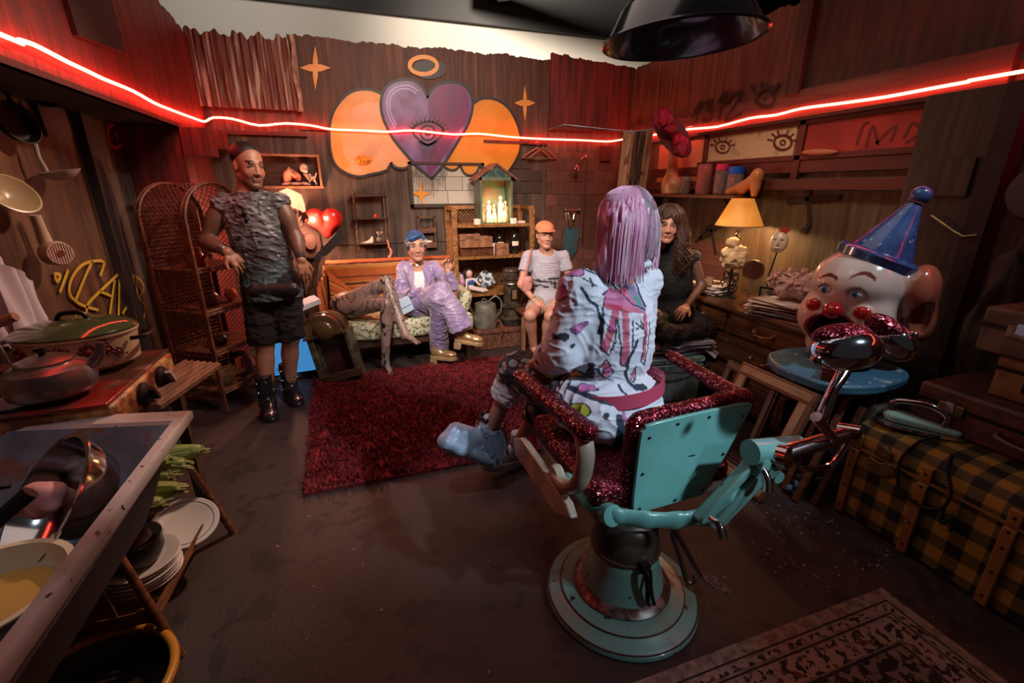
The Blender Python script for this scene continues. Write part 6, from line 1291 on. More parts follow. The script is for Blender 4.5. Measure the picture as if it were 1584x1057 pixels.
S.ell(wc + V(-.03, 0, .11), (.05, .045, .035), k=.01); P_, F_ = S.mesh(); P_ += .003 * np.stack([vnoise(P_, 200, 5), vnoise(P_, 200, 6), vnoise(P_, 200, 7)], 1); np_mesh('wool_hair', P_, F_, mat('cream_wool', (.62, .45, .26), .95, col2=(.4, .25, .12), nscale=22), t)
b = M().cyl((2.62, 2.66, DZ), (2.62, 2.66, .95), .01); b.lathe([(0, 0), (.06, 0), (.05, .01), (0, .012)], (2.62, 2.66, DZ), I3, 20)
for s_ in (-1, 1):
    for z0 in (.08, .16): b.tube([(2.62, 2.66 + s_ * (.01 + .03 * (1 - math.cos(a))), DZ + z0 + .03 * math.sin(a)) for a in np.linspace(0, 4.8, 12)], .005, 6)
obj('scrolled_stand', b, m_blackm, t)
mc = atx(1165, 418, 2.56); t = thing('vanity_mirror', 'round magnifying mirror on a small foot on the dresser', 'mirror', (mc[0], mc[1], DZ)); nf = nrm(V(-.85, -.5, .1)); b = M().lathe([(0, -.004), (.062, -.004), (.066, 0), (.062, .004), (0, .004)], mc, frame(nf), 36); obj('mirror_glass', b, mat('mirror_glass', (.75, .6, .6), .06, 1.0), t); obj('mirror_rim', M().tube([mc + frame(nf) @ V(.067 * math.cos(a), .067 * math.sin(a), 0) for a in np.linspace(0, 2 * PI, 36, False)], .005, 6, closed=True), m_brass, t)
obj('mirror_foot', M().lathe([(0, 0), (.05, 0), (.035, .012), (.009, .02), (.008, mc[2] - DZ - .066), (0, mc[2] - DZ - .066)], (mc[0], mc[1], DZ), I3, 24), m_chrome, t)
pf = atx(1190, 448, 2.62); t = thing('photo_frame', 'small dark framed picture standing behind the mirror on the dresser', 'picture frame', (pf[0], pf[1], DZ)); R = RZ(.35) @ RY(-.12); obj('frame_border', M().box((pf[0], pf[1], DZ + .075), (.012, .12, .15), R), m_blackm, t, bevel=.003); obj('picture', M().box(V(pf[0], pf[1], DZ + .075) + R @ V(-.008, 0, 0), (.002, .09, .12), R), mat('sepia_photo', (.3, .24, .16), .4, col2=(.08, .06, .05), nscale=20), t)
mk = atx(1205, 375, 2.68); t = thing('mask_on_stick', 'small white carnival mask with a red plume on a twisted stick on the dresser', 'mask', (mk[0] - .03, mk[1], DZ)); fm = nrm(V(-.85, -.45, .15)); cm = nrm(np.cross(V(0, 0, 1), fm)); RM = np.array([cm, fm, np.cross(fm, cm)]).T
S = SDF(mk - .12, mk + .12, .0035); S.ell(mk, (.055, .03, .07), RM); S.ell(mk - fm * .018, (.05, .03, .065), RM, sub=True, k=.003).ell(mk + RM @ V(0, .03, -.01), (.009, .014, .02), RM, k=.008).ell(mk + RM @ V(0, .025, -.04), (.018, .01, .006), RM, k=.006)
for s_ in (-1, 1): S.ell(mk + RM @ V(s_ * .022, .03, .012), (.014, .02, .006), RM, sub=True, k=.003)
P_, F_ = S.mesh(); np_mesh('mask_face', P_, F_, mat('white_mask', (.7, .6, .5), .3, coat=.3), t); obj('mask_stick', M().tube([mk + V(0, 0, -.06), mk + V(-.02, .01, -.2), V(mk[0] - .03, mk[1], DZ + .002)], .005, 6), m_blackm, t); b = M()
for k in range(22): a = q.uniform(-.9, .9); b.tube([mk + RM @ V(.02, .0, .05), mk + RM @ V(.02 + .05 * math.sin(a), .01, .05 + .05 * math.cos(a))], [.008, .002], 4)
obj('red_plume', b, mat('red_plume_m', (.5, .05, .05), .8), t)

# ---- wall shelf with goose, jars and shoe last; rose hat
t = thing('wall_shelf', 'brown wooden wall shelf of jars above the dark-haired woman', 'shelf', (2.83, 3.5, 1.42)); obj('shelf_board', M().bx(2.70, XR, 2.83, 4.22, 1.425, 1.45), m_wood, t, bevel=.003)
for y in (3.0, 4.05): obj('bracket', M().prism([(2.74, 1.425), (XR, 1.425), (XR, 1.25), (2.92, 1.25)], (0, y, 0), EX, EZ, .02), m_dwood, t)
def shp(u): p = atx(u, 302, 2.82); return p[1]
y = shp(1040); t = thing('goose_vase', 'tall cream goose shaped vase with a long neck on the wall shelf', 'vase', (2.82, y, 1.451)); S = SDF((2.64, y - .2, 1.44), (2.99, y + .2, 2.02), .005)
S.ell((2.8, y, 1.53), (.085, .11, .085), k=.03).cap((2.8, y + .01, 1.58), (2.8, y + .02, 1.78), .06, .032, k=.04).cap((2.8, y + .02, 1.78), (2.8, y + .05, 1.9), .034, .04, k=.02).cap((2.8, y - .02, 1.47), (2.8, y + .02, 1.46), .075, k=.02).cap((2.8, y + .05, 1.9), (2.76, y + .09, 1.92), .038, .02, k=.015); S.cut((0, 0, 1.452), (0, 0, -1)); P_, F_ = S.mesh(); np_mesh('vase_body', P_, F_, mat('goose_cream', (.55, .33, .18), .3, col2=(.4, .18, .08), nscale=9, coat=.3), t)
def jar(u, r, h, mm, lab, lid=None, lidm=None, fill=None):
    y = shp(u); tt = thing('glass_jar', lab, 'jar', (2.82, y, 1.451)); obj('jar_glass', M().lathe([(0, 0), (r * .9, 0), (r, .01), (r, h * .85), (r * .9, h * .92), (r * .9, h), (r * .84, h), (r * .93, h * .84), (r * .93, .015), (0, .012)], (2.82, y, 1.451), I3, 28), mm, tt)
    if lid: obj('jar_lid', M().lathe([(r * .96, h - .015), (r, h), (r * .98, h + lid), (0, h + lid)], (2.82, y, 1.451), I3, 24), lidm, tt)
    if fill: obj('jar_contents', fill(2.82, y, 1.468), mat('jar_bits', (.35, .28, .3), .4, .3, col2=(.1, .08, .1), nscale=50), tt)
def beads(x, y, z):
    b = M(); qq = random.Random(3)
    for k in range(90): b.sph((x + qq.uniform(-.03, .03), y + qq.uniform(-.03, .03), z + qq.uniform(0, .11)), .008, n=6, m=5)
    return b
def sticks(x, y, z):
    b = M(); qq = random.Random(6)
    for k in range(12): b.tube([(x + qq.uniform(-.025, .025), y + qq.uniform(-.025, .025), z), (x + qq.uniform(-.035, .035), y + qq.uniform(-.035, .035), z + .13)], .004, 5)
    return b
m_gj = mat('clear_jar_glass', (.8, .62, .6), .05, trans=.85)
jar(1058, .05, .15, m_gj, 'short jar full of silver beads beside the goose vase', fill=beads); jar(1086, .06, .24, mat('rosy_glass', (.8, .3, .28), .08, trans=.7), 'tall rosy glass jar in the middle of the wall shelf', fill=sticks)
jar(1112, .05, .2, m_gj, 'jar with a pink lid beside the tall rosy jar', .03, mat('pink_lid', (.7, .03, .14), .4), sticks); jar(1134, .06, .17, m_gj, 'wide jar with a bright blue lid on the wall shelf', .035, mat('blue_lid', (.01, .1, .6), .35), sticks)
y = shp(1155); t = thing('shoe_last', 'wooden shoe last with a high heel at the right end of the wall shelf', 'shoe last', (2.78, y, 1.451)); S = SDF((2.6, y - .25, 1.44), (2.98, y + .25, 1.66), .005); S.cap((2.78, y + .14, 1.475), (2.78, y + .02, 1.50), .03, .036, k=.03).cap((2.78, y + .02, 1.50), (2.8, y - .09, 1.58), .036, .04, k=.04).cap((2.8, y - .09, 1.5), (2.8, y - .09, 1.6), .032, .036, k=.03).cap((2.8, y - .09, 1.46), (2.8, y - .09, 1.52), .025, .03, k=.02); P_, F_ = S.mesh(); np_mesh('last_body', P_, F_, mat('blond_wood', (.5, .2, .07), .4, coat=.2), t)
rc = atx(1040, 208, 2.62); t = thing('rose_hat', 'dark hat disc covered with pink and red cloth roses hanging above the goose vase', 'hat', rc); nf = nrm(V(-.3, -.75, .45)); FR = frame(nf); Fa = Rt @ RY(-.55)
b = M().lathe([(0, 0), (.22, 0), (.23, .006), (.22, .01), (0, .012)], rc, Rt @ RY(.95) @ RX(PI / 2 + .35), 30, sx=1.0, sy=.45); obj('hat_brim', b, mat('dark_magenta', (.1, .012, .03), .6), t)
b = M()
for k in range(16):
    u = q.uniform(-1, 1); p = aty(1040 + 20 * u + q.uniform(-6, 6), 208 + 34 * u + q.uniform(-6, 6), rc[1] - .06 + q.uniform(-.02, .03)); n_ = nrm(V(q.uniform(-.6, .4), -1, q.uniform(-.2, .7)))
    for l in range(3): b.lathe([(.008 + .014 * l, 0), (.028 + .012 * l, .016), (.036 + .013 * l, .028 - .006 * l)], p, frame(n_), 12, fn=lambda a, r, z, l=l: r * (1 + .14 * math.sin(5 * a + l)))
obj('cloth_roses', b, mat('rose_cloth', (.42, .03, .09), .7, col2=(.25, .01, .04), nscale=12), t); obj('hat_cord', M().tube([rc, V(rc[0] + .1, rc[1] + .1, 2.08), V(XR - .05, rc[1] + .2, 2.1)], .003, 5), m_blackm, t)
c_ = atx(1268, 238, XR - .06); tag(obj('flat_cap', M().sph((XR - .07, c_[1], 1.72), (.02, .13, .02), RX(.05), 18, 8), mat('peach_cloth', (.5, .16, .08), .8)), 'flattened peach cloth on the rail under the red pane', 'cloth')

# ---- cooler box, paper seat
t = thing('cooler_box', 'pale mint metal cooler box with a wire handle under the pile of papers', 'box', (2.13, 2.68, 0)); R = RZ(-.12)
m_cool = mat('mint_galvanized', (.26, .38, .34), .35, .2, col2=(.16, .24, .22), nscale=7, nstretch=(4, 4, .6)); cb = V(2.13, 2.68, 0)
obj('box_body', M().box(cb + V(0, 0, .15), (.40, .34, .3), R, taper=(1.06, 1.06)), m_cool, t, bevel=.012); obj('box_lid', M().box(cb + V(0, 0, .325), (.43, .37, .05), R), m_cool, t, bevel=.012)
obj('wire_handle', M().tube(smoothp([cb + R @ V(-.2, -.14, .31), cb + R @ V(-.22, -.22, .29), cb + R @ V(.0, -.24, .26), cb + R @ V(.22, -.22, .30), cb + R @ V(.22, -.12, .33)], 5), .007, 8), m_chrome, t)
tt = papers('paper_pile', 'thick messy pile of papers on the mint cooler box, used as a seat', (2.2, 2.74, .352), .46, .42, 18, m_papb, .1, .05, .0075, 8, .03); b = M()
for k in range(9):
    a = q.uniform(-1.6, .6); p = V(2.22, 2.72, .47) + V(.25 * math.cos(a), .22 * math.sin(a), q.uniform(-.08, 0)); d = V(math.cos(a), math.sin(a), -.5) * .1; e = V(-math.sin(a), math.cos(a), .1) * .1; b.add([p - e, p + e, p + e + d, p - e + d * .8 + V(0, 0, -.02), p - e - V(0, 0, .002), p + e - V(0, 0, .002), p + e + d - V(0, 0, .002), p - e + d * .8 - V(0, 0, .022)], [(0, 1, 2, 3), (7, 6, 5, 4), (0, 4, 5, 1), (2, 6, 7, 3), (1, 5, 6, 2), (3, 7, 4, 0)])
obj('hanging_sheets', b, m_papb, tt)

# ---- leaning frames and boards
def lean_frame(name, lab, x0, x1, y0, y1, h, w_, th_, mm, mm2):
    t = thing(name, lab, 'frame', ((x0 + x1) / 2, (y0 + y1) / 2, 0)); L = math.hypot(x1 - x0, h); up = V((x1 - x0) / L, 0, h / L); n_ = np.cross(EY, up); n_ = n_ if n_[0] < 0 else -n_
    F = np.array([EY, n_, up]).T; c = V(x0, (y0 + y1) / 2, .004)
    for nm, yc, zc, sy_, sz_ in (('top_rail', 0, L - w_ / 2, y1 - y0, w_), ('bottom_rail', 0, w_ / 2, y1 - y0, w_), ('side_rail', -(y1 - y0) / 2 + w_ / 2, L / 2, w_, L - 2 * w_), ('side_rail', (y1 - y0) / 2 - w_ / 2, L / 2, w_, L - 2 * w_)):
        o = obj(nm, M().box(c + F @ V(yc, 0, zc), (sy_, th_, sz_), F), mm, t, bevel=.003)
        obj('moulding', M().box(c + F @ V(yc * .965, th_ / 2, zc), (sy_ - .03 if sy_ > sz_ else sy_ * .55, .012, sz_ * .55 if sy_ > sz_ else sz_), F), mm2, o, bevel=.002)
lean_frame('picture_frame', 'large empty cream picture frame with a brown edge leaning against the blue table', 1.80, 2.03, 1.40, 1.86, .56, .07, .035, mat('brown_frame_edge', (.22, .1, .05), .5), mat('cream_frame', (.5, .36, .2), .5, col2=(.4, .27, .14), nscale=12))
lean_frame('picture_frame', 'smaller dark grey frame leaning behind the cream frame', 1.90, 2.06, 1.62, 2.0, .52, .05, .025, m_dwood, mat('grey_frame', (.16, .13, .11), .5))
for i, (y, x0, x1, h) in enumerate(((1.36, 1.97, 2.20, .55), (1.31, 2.04, 2.24, .50), (1.45, 2.0, 2.2, .54))):
    tag(obj('wooden_batten', M().bar((x0, y, .005), (x1, y + .02, h), .03, .018, (1, 0, 0)), m_wood, bevel=.002), ['reddish batten leaning beside the trunk corner', 'reddish batten nearest the plaid trunk', 'reddish batten just behind the cream frame'][i], 'batten', 'battens leaning at the blue table')
t2 = M()
for k in range(5): t2.sph((2.0 + .05 * k, 1.42 + .02 * (k % 2), .03), (.03, .02, .02), n=8, m=6)
tag(obj('crumpled_rag', t2, mat('blue_grey_rag', (.1, .15, .2), .6)), 'small crumpled blue grey rags on the floor behind the frames', 'rags')

# ---- plaid trunk
m_plaid = bpy.data.materials.new('yellow_black_plaid'); m_plaid.use_nodes = True; nt = m_plaid.node_tree; tc = nt.nodes.new('ShaderNodeTexCoord'); sp = nt.nodes.new('ShaderNodeSeparateXYZ'); nt.links.new(tc.outputs['Object'], sp.inputs[0])
def band(sock, per, off):
    a = nt.nodes.new('ShaderNodeMath'); a.operation = 'ADD'; a.inputs[1].default_value = 10 + off; nt.links.new(sock, a.inputs[0]); d = nt.nodes.new('ShaderNodeMath'); d.operation = 'MODULO'; d.inputs[1].default_value = per; nt.links.new(a.outputs[0], d.inputs[0]); g = nt.nodes.new('ShaderNodeMath'); g.operation = 'GREATER_THAN'; g.inputs[1].default_value = per / 2; nt.links.new(d.outputs[0], g.inputs[0]); return g.outputs[0]
ad = nt.nodes.new('ShaderNodeMath'); ad.operation = 'ADD'; xz = nt.nodes.new('ShaderNodeMath'); xz.operation = 'ADD'; nt.links.new(sp.outputs['X'], xz.inputs[0]); nt.links.new(sp.outputs['Z'], xz.inputs[1])
nt.links.new(band(sp.outputs['Y'], .11, .0), ad.inputs[0]); nt.links.new(band(xz.outputs[0], .11, .02), ad.inputs[1]); dv = nt.nodes.new('ShaderNodeMath'); dv.operation = 'MULTIPLY'; dv.inputs[1].default_value = .45; nt.links.new(ad.outputs[0], dv.inputs[0])
cr = nt.nodes.new('ShaderNodeValToRGB'); cr.color_ramp.interpolation = 'CONSTANT'; cr.color_ramp.elements[0].color = (.36, .19, .02, 1); cr.color_ramp.elements[1].position = .3; cr.color_ramp.elements[1].color = (.11, .075, .018, 1); e = cr.color_ramp.elements.new(.7); e.color = (.008, .007, .006, 1)
nt.links.new(dv.outputs[0], cr.inputs[0]); nt.links.new(cr.outputs[0], nt.nodes['Principled BSDF'].inputs['Base Color']); nt.nodes['Principled BSDF'].inputs['Roughness'].default_value = .7
TX, TY1, TY0, TH = 2.11, 1.26, -.05, .47
t = thing('plaid_trunk', 'large yellow and black plaid travel trunk with wooden slats on the right', 'trunk', (2.4, .6, 0))
obj('trunk_body', M().bx(TX, 2.88, TY0, TY1, .015, .36), m_plaid, t, bevel=.006)
prof = [(TX, .365), (2.88, .365), (2.88, .46), (2.8, .49), (2.5, .50), (2.22, .49), (2.14, .465), (TX + .005, .42)]; obj('trunk_lid', M().prism(prof, (0, TY1 + .003, 0), EX, EZ, TY1 - TY0 + .006), m_plaid, t, bevel=.004)
m_slat = mat('trunk_slat', (.35, .17, .04), .45, col2=(.24, .1, .03), nscale=6, nstretch=(3, 3, .8))
for y in (1.235, .955, .68, .3):
    o = obj('slat', M().bx(TX - .016, TX + .002, y - .02, y + .02, .01, .355), m_slat, t, bevel=.004); obj('lid_slat', M().bx(TX - .014, TX + .004, y - .02, y + .02, .37, .43), m_slat, o, bevel=.004); b = M()
    for z in (.05, .16, .27, .34, .4): obj('nail', M().sph((TX - .016, y, z), (.003, .006, .006), n=8, m=4), m_blackm, o)
obj('edge_band', M().bx(TX - .006, TX + .002, TY0, TY1, .358, .368), m_slat, t)
b = M().prism([tuple(p) for p in smoothp([(1.06, .33), (1.09, .36), (1.13, .345), (1.17, .35), (1.175, .31), (1.14, .285), (1.09, .29)], 4, True)], (TX - .008, 0, 0), EY, EZ, .01); b.prism([(1.09, .37), (1.15, .37), (1.15, .415), (1.12, .43), (1.09, .41)], (TX - .01, 0, 0), EY, EZ, .012); obj('lock_plate', b, m_brass, t, bevel=.002)
obj('lid_roll', M().tube([(TX + .05, TY1 + .03, .3), (TX + .15, TY1 + .03, .5), (TX + .3, TY1 + .02, .52)], .025, 10), mat('dark_strap', (.04, .028, .02), .6), t)
ic = V(2.26, 1.10, .497); t = thing('mint_iron', 'mint green clothes iron with a chrome sole on top of the plaid trunk', 'iron', ic); R = RZ(-1.1)
S = SDF(ic - V(.22, .22, .02), ic + V(.22, .22, .18), .004); S.cap(ic + R @ V(-.09, 0, .035), ic + R @ V(.11, 0, .025), .045, .022, k=.01, flat=.6, fax=(0, 0, 1)); P_, F_ = S.mesh(); np_mesh('iron_shell', P_, F_, mat('mint_shell', (.3, .5, .42), .25, coat=.5), t)
obj('sole_plate', M().prism([tuple(p) for p in smoothp([(-.14, -.045), (-.14, .045), (0, .06), (.1, .03), (.15, 0), (.1, -.03), (0, -.06)], 4, True)], ic + V(0, 0, .001), R[:, 0], R[:, 1], .014), m_chrome, t); obj('iron_handle', M().tube(smoothp([ic + R @ V(-.1, 0, .05), ic + R @ V(-.11, 0, .1), ic + R @ V(0, 0, .12), ic + R @ V(.07, 0, .09), ic + R @ V(.07, 0, .045)], 5), .013, 10), m_dch, t)
b = M(); ch = [V(2.24, 1.02, .51), V(2.16, 1.04, .49), V(2.10, 1.05, .42), V(2.09, 1.04, .33), V(2.085, 1.0, .28), V(2.085, .93, .265), V(2.085, .87, .30), V(2.09, .86, .38), V(2.11, .9, .45), V(2.17, .93, .49)]; cp = smoothp(ch, 7)
for p in cp: b.sph(p + V(0, 0, 0), .0075, n=8, m=6)
for p in smoothp([V(2.085, .865, .31), V(2.08, .85, .25), V(2.085, .83, .29), V(2.08, .82, .24)], 6): b.sph(p, .009, n=8, m=6)
b.tube(cp, .003, 4); tag(obj('bead_chain', b, m_blackm), 'string of dark beads hanging down the front of the plaid trunk', 'beads')
def suitcase(name, lab, x0, x1, y0, y1, z0, z1, mm, split=.6, hw=True):
    t = thing(name, lab, 'suitcase', ((x0 + x1) / 2, (y0 + y1) / 2, z0)); zs = z0 + (z1 - z0) * split
    obj('case_body', M().bx(x0, x1, y0, y1, z0 + .001, zs - .002), mm, t, bevel=.012); obj('case_lid', M().bx(x0 - .003, x1, y0, y1 + .003, zs, z1), mm, t, bevel=.014)
    obj('seam', M().bx(x0 - .006, x1, y0, y1 + .005, zs - .005, zs + .003), m_blackm, t)
    if hw:
        for y in (y1 - .13, y0 + .13):
            lt = obj('latch', M().bx(x0 - .012, x0, y - .045, y + .045, zs - .03, zs + .02), m_brass, t, bevel=.003); obj('latch_tongue', M().bx(x0 - .018, x0 - .01, y - .015, y + .015, zs - .012, zs + .03), m_metal, lt)
        ym = (y0 + y1) / 2; obj('carry_handle', M().tube(smoothp([(x0, ym + .09, zs - .03), (x0 - .03, ym + .075, zs - .04), (x0 - .035, ym, zs - .05), (x0 - .03, ym - .075, zs - .04), (x0, ym - .09, zs - .03)], 4), .009, 8), mat('handle_leather', (.1, .04, .025), .4), t)
suitcase('suitcase', 'brown leather suitcase lying on the back of the plaid trunk, lowest of the cases', 2.33, 2.86, .42, 1.18, .50, .69, mat('brown_leather', (.1, .03, .02), .5, col2=(.06, .02, .013), nscale=14, bump=.3, bscale=120))
suitcase('vanity_case', 'tan vanity case with a dark lock standing on the brown suitcase', 2.42, 2.80, .55, 1.0, .69, .86, mat('tan_vinyl', (.22, .12, .035), .5, col2=(.15, .075, .025), nscale=10), .72, False)
o = obj('case_lock', M().bx(2.40, 2.422, .80, .90, .74, .83), m_blackm, bpy.data.objects['vanity_case'], bevel=.006)
suitcase('cardboard_suitcase', 'worn grey brown suitcase on top of the tan vanity case', 2.40, 2.82, .5, 1.08, .865, 1.05, mat('worn_board', (.16, .1, .06), .7, col2=(.09, .05, .035), nscale=9), .6, True)
t = thing('stacked_chair', 'old wooden chair frame stacked above the suitcases at the right edge', 'chair', (2.6, .8, 1.06)); m_ch = mat('chair_brown', (.13, .06, .03), .5)
for x, y in ((2.45, .98), (2.45, .62), (2.8, .98), (2.8, .62)): obj('leg', M().bar((x, y, 1.056), (x + .02, y + .01, 1.36), .03, .03), m_ch, t)
obj('seat', M().bx(2.43, 2.84, .6, 1.0, 1.36, 1.385), m_ch, t, bevel=.004); obj('stretcher', M().bx(2.44, 2.46, .62, .98, 1.18, 1.2), m_ch, t); obj('hanging_papers', M().box((2.47, .8, 1.27), (.01, .3, .14), RX(.1)), mat('brown_paper', (.25, .15, .08), .8), t)
S = SDF((2.5, 1.0, .45), (2.95, 1.42, 1.45), .01); S.ell((2.78, 1.2, 1.12), (.09, .08, .14)).ell((2.78, 1.2, .8), (.11, .09, .3), k=.06).ell((2.76, 1.16, 1.27), (.05, .06, .05), k=.03); P_, F_ = S.mesh(); P_ += .016 * np.stack([vnoise(P_ * V(3, 3, 1), 16, 5), vnoise(P_ * V(3, 3, 1), 9, 6), 0 * P_[:, 0]], 1); P_[:, 2] = np.maximum(P_[:, 2], .502); tag(np_mesh('canvas_sack', P_, F_, mat('brown_canvas', (.08, .05, .03), .9, col2=(.04, .026, .016), nscale=7), None), 'slumped brown canvas sack beside the stacked suitcases', 'sack')
c_ = atx(1580, 300, 2.75); tag(obj('round_hat_box', M().lathe([(0, -.06), (.12, -.06), (.12, .06), (.1, .065), (0, .065)], (2.8, c_[1] - .06, c_[2]), frame(nrm(V(-.8, -.3, .15))), 34), mat('hatbox_brown', (.09, .05, .035), .7)), 'round brown hat box at the upper right edge', 'hat box')
lump('knotted_cloth', 'knotted grey cloth hanging under the round hat box', 'cloth', (2.75, 1.13, 1.46), (.05, .06, .09), mat('grey_cloth', (.13, .11, .1), .9), 44)
t = thing('wall_hook', 'small brass door hook and wire on the board column', 'hook', (XR - .11, 1.5, 1.35)); obj('hook_arm', M().tube([aty(1440, 333, 1.6), atx(1475, 358, XR - .125), atx(1490, 366, XR - .13), atx(1512, 364, XR - .13)], .006, 6), m_brass, t)

# ---- pendant, rugs, debris
px_, py_, pz_ = .965, 1.3, 1.905
t = thing('pendant_lamp', 'large black enamel pendant lamp hanging at the top of the room, unlit', 'pendant lamp', (px_, py_, pz_)); m_pen = mat('blue_black_enamel', (.012, .018, .035), .2, coat=.8); R = RY(-.05) * .83
obj('shade', M().lathe([(.274, 0), (.279, .006), (.275, .012), (.262, .014), (.215, .1), (.19, .13), (.08, .17), (.055, .18), (.052, .178), (.185, .12), (.21, .095), (.255, .01)], (px_, py_, pz_), R, 64, closed=True), m_pen, t); obj('socket', M().lathe([(.055, .17), (.055, .3), (.03, .33), (0, .33)], (px_, py_, pz_), R, 28), m_pen, t); obj('bracket_tube', M().tube([(px_ - .15, py_ + .05, pz_ + .14), (px_ - .13, py_ + .05, pz_ + .32), (px_ - .1, py_ + .05, 2.6)], .03, 12), m_blackm, t)
obj('lamp_cord', M().tube([(px_, py_, pz_ + .3), (px_, py_, ZF + 1.6)], .008, 6), m_blackm, t); obj('bulb', M().sph((px_ , py_, pz_ + .12), (.03, .03, .04), n=14, m=10), mat('unlit_bulb', (.3, .25, .2), .2), t)
c4 = [atz(485, 590), atz(470, 766), atz(845, 712), atz(1000, 560)]
c4 = [V(-.44, 3.78, 0), V(-.38, 2.20, 0), V(.78, 2.28, 0), V(1.62, 3.70, 0)]; c4 = [V(-.44, 3.78, 0), V(-.38, 2.20, 0), V(1.5, 2.2, 0), V(1.45, 3.78, 0)]
t = thing('shag_rug', 'dark red shag rug in the middle of the floor', 'rug', (.5, 3.0, 0)); m_shag = mat('red_shag', (.22, .008, .012), .9, col2=(.1, .004, .008), nscale=26, lo=.4, hi=.6)
def rugp(u, v): p = (c4[0] * (1 - u) + c4[3] * u) * v + (c4[1] * (1 - u) + c4[2] * u) * (1 - v); return p + V(0, 0, .018 + .006 * math.sin(u * 40) * math.sin(v * 37))
b = M().grid(rugp, 40, 36); b.prism([(p[0], p[1]) for p in c4], (0, 0, .001), EX, EY, .014); obj('rug_base', b, m_shag, t)
n = 12000; U_, W_2 = rng.uniform(0, 1, n), rng.uniform(0, 1, n); C4 = np.array(c4)
B_ = (C4[0] * (1 - U_)[:, None] + C4[3] * U_[:, None]) * W_2[:, None] + (C4[1] * (1 - U_)[:, None] + C4[2] * U_[:, None]) * (1 - W_2)[:, None]; B_[:, 2] = .012
dr = rng.normal(0, .016, (n, 3)); dr[:, 2] = rng.uniform(.018, .036, n); a_ = rng.uniform(0, 2 * PI, n); s_ = np.stack([np.cos(a_), np.sin(a_), 0 * a_], 1) * .006; s2 = np.stack([-np.sin(a_), np.cos(a_), 0 * a_], 1) * .006
VV = np.concatenate([(B_ - s_)[:, None], (B_ + s_)[:, None], (B_ + s2 * 1.6)[:, None], (B_ + dr + s2)[:, None], (B_ + dr - s_)[:, None]], 1).reshape(-1, 3)
me = bpy.data.meshes.new('shag_pile'); fs = []
for i in range(n): k = i * 5; fs += [(k, k + 1, k + 3, k + 4), (k + 1, k + 2, k + 3), (k + 2, k, k + 4, k + 3)]
me.from_pydata((VV - V(.5, 3.0, 0)).tolist(), [], fs); o = link_mesh('shag_pile', me, m_shag, t); o['kind'] = 'stuff'
t = thing('patterned_rug', 'worn cream and black patterned rug at the bottom right', 'rug', (1.4, .3, 0)); rx0, rx1, ry0, ry1 = .55, 1.83, -.9, .85; Rr = RZ(-.03); oc = V(1.83, .85, 0)
def rfr(ins, z, w_, mm, nm):
    b = M(); x0, x1, y0, y1 = rx0 + ins, rx1 - ins, ry0 + ins, ry1 - ins
    for a in ((x0, x1, y1 - w_, y1), (x0, x1, y0, y0 + w_), (x0, x0 + w_, y0 + w_, y1 - w_), (x1 - w_, x1, y0 + w_, y1 - w_)): b.bx(*a, 0.002, z)
    obj(nm, b, mm, t)
m_rc = mat('rug_cream', (.3, .22, .18), .9, col2=(.16, .1, .08), nscale=30); m_rk = mat('rug_black', (.018, .012, .012), .9); m_rp = mat('rug_fine_pattern', (.3, .22, .18), .9, col2=(.015, .01, .01), nscale=42, lo=.52, hi=.55, col3=(.1, .03, .025), n3=36, l3=.6, h3=.63); m_rd = mat('rug_dark_floral', (.015, .01, .01), .9, col2=(.2, .14, .11), nscale=36, lo=.5, hi=.54)
obj('rug_base', M().bx(rx0, rx1, ry0, ry1, .001, .007), m_rc, t, bevel=.002); rfr(.045, .0078, .006, m_rk, 'border_line'); rfr(.06, .0079, .02, m_rp, 'narrow_border'); rfr(.088, .0078, .006, m_rk, 'border_line'); rfr(.1, .0079, .075, m_rp, 'wide_border'); rfr(.18, .0078, .01, m_rk, 'border_line'); rfr(.19, .0079, .13, m_rd, 'dark_floral_band'); rfr(.32, .0079, .07, m_rp, 'inner_border'); obj('rug_field', M().bx(rx0 + .39, rx1 - .39, ry0 + .39, ry1 - .39, .002, .0079), m_rd, t)
b = M(); q = random.Random(11)
for k in range(230):
    if k < 120: x, y = q.uniform(1.5, 2.08), q.uniform(.9, 1.6)
    else: x, y = q.uniform(-.5, 2.0), q.uniform(.7, 3.6)
    s_ = q.uniform(.002, .006); b.box((x, y, s_ * .4), (s_ * q.uniform(1, 3), s_, s_ * .6), RZ(q.uniform(0, 3)))
tag(obj('floor_crumbs', b, mat('crumbs', (.4, .3, .24), .8)), 'scattered small chips and crumbs on the dark floor', 'crumbs', kind='stuff')
t = thing('wooden_stool', 'low brown wooden stool under the person in the peach cap', 'stool', (1.66, 4.08, 0)); obj('seat', M().bx(1.42, 1.88, 3.9, 4.25, .36, .39), mat('red_brown_stool', (.14, .045, .025), .4), t, bevel=.006)
for x in (1.45, 1.85):
    for y in (3.93, 4.22): obj('leg', M().bx(x - .018, x + .018, y - .018, y + .018, 0, .36), m_wood2, t, bevel=.003)
obj('apron', M().bx(1.45, 1.85, 3.92, 3.94, .31, .36), m_wood, t)
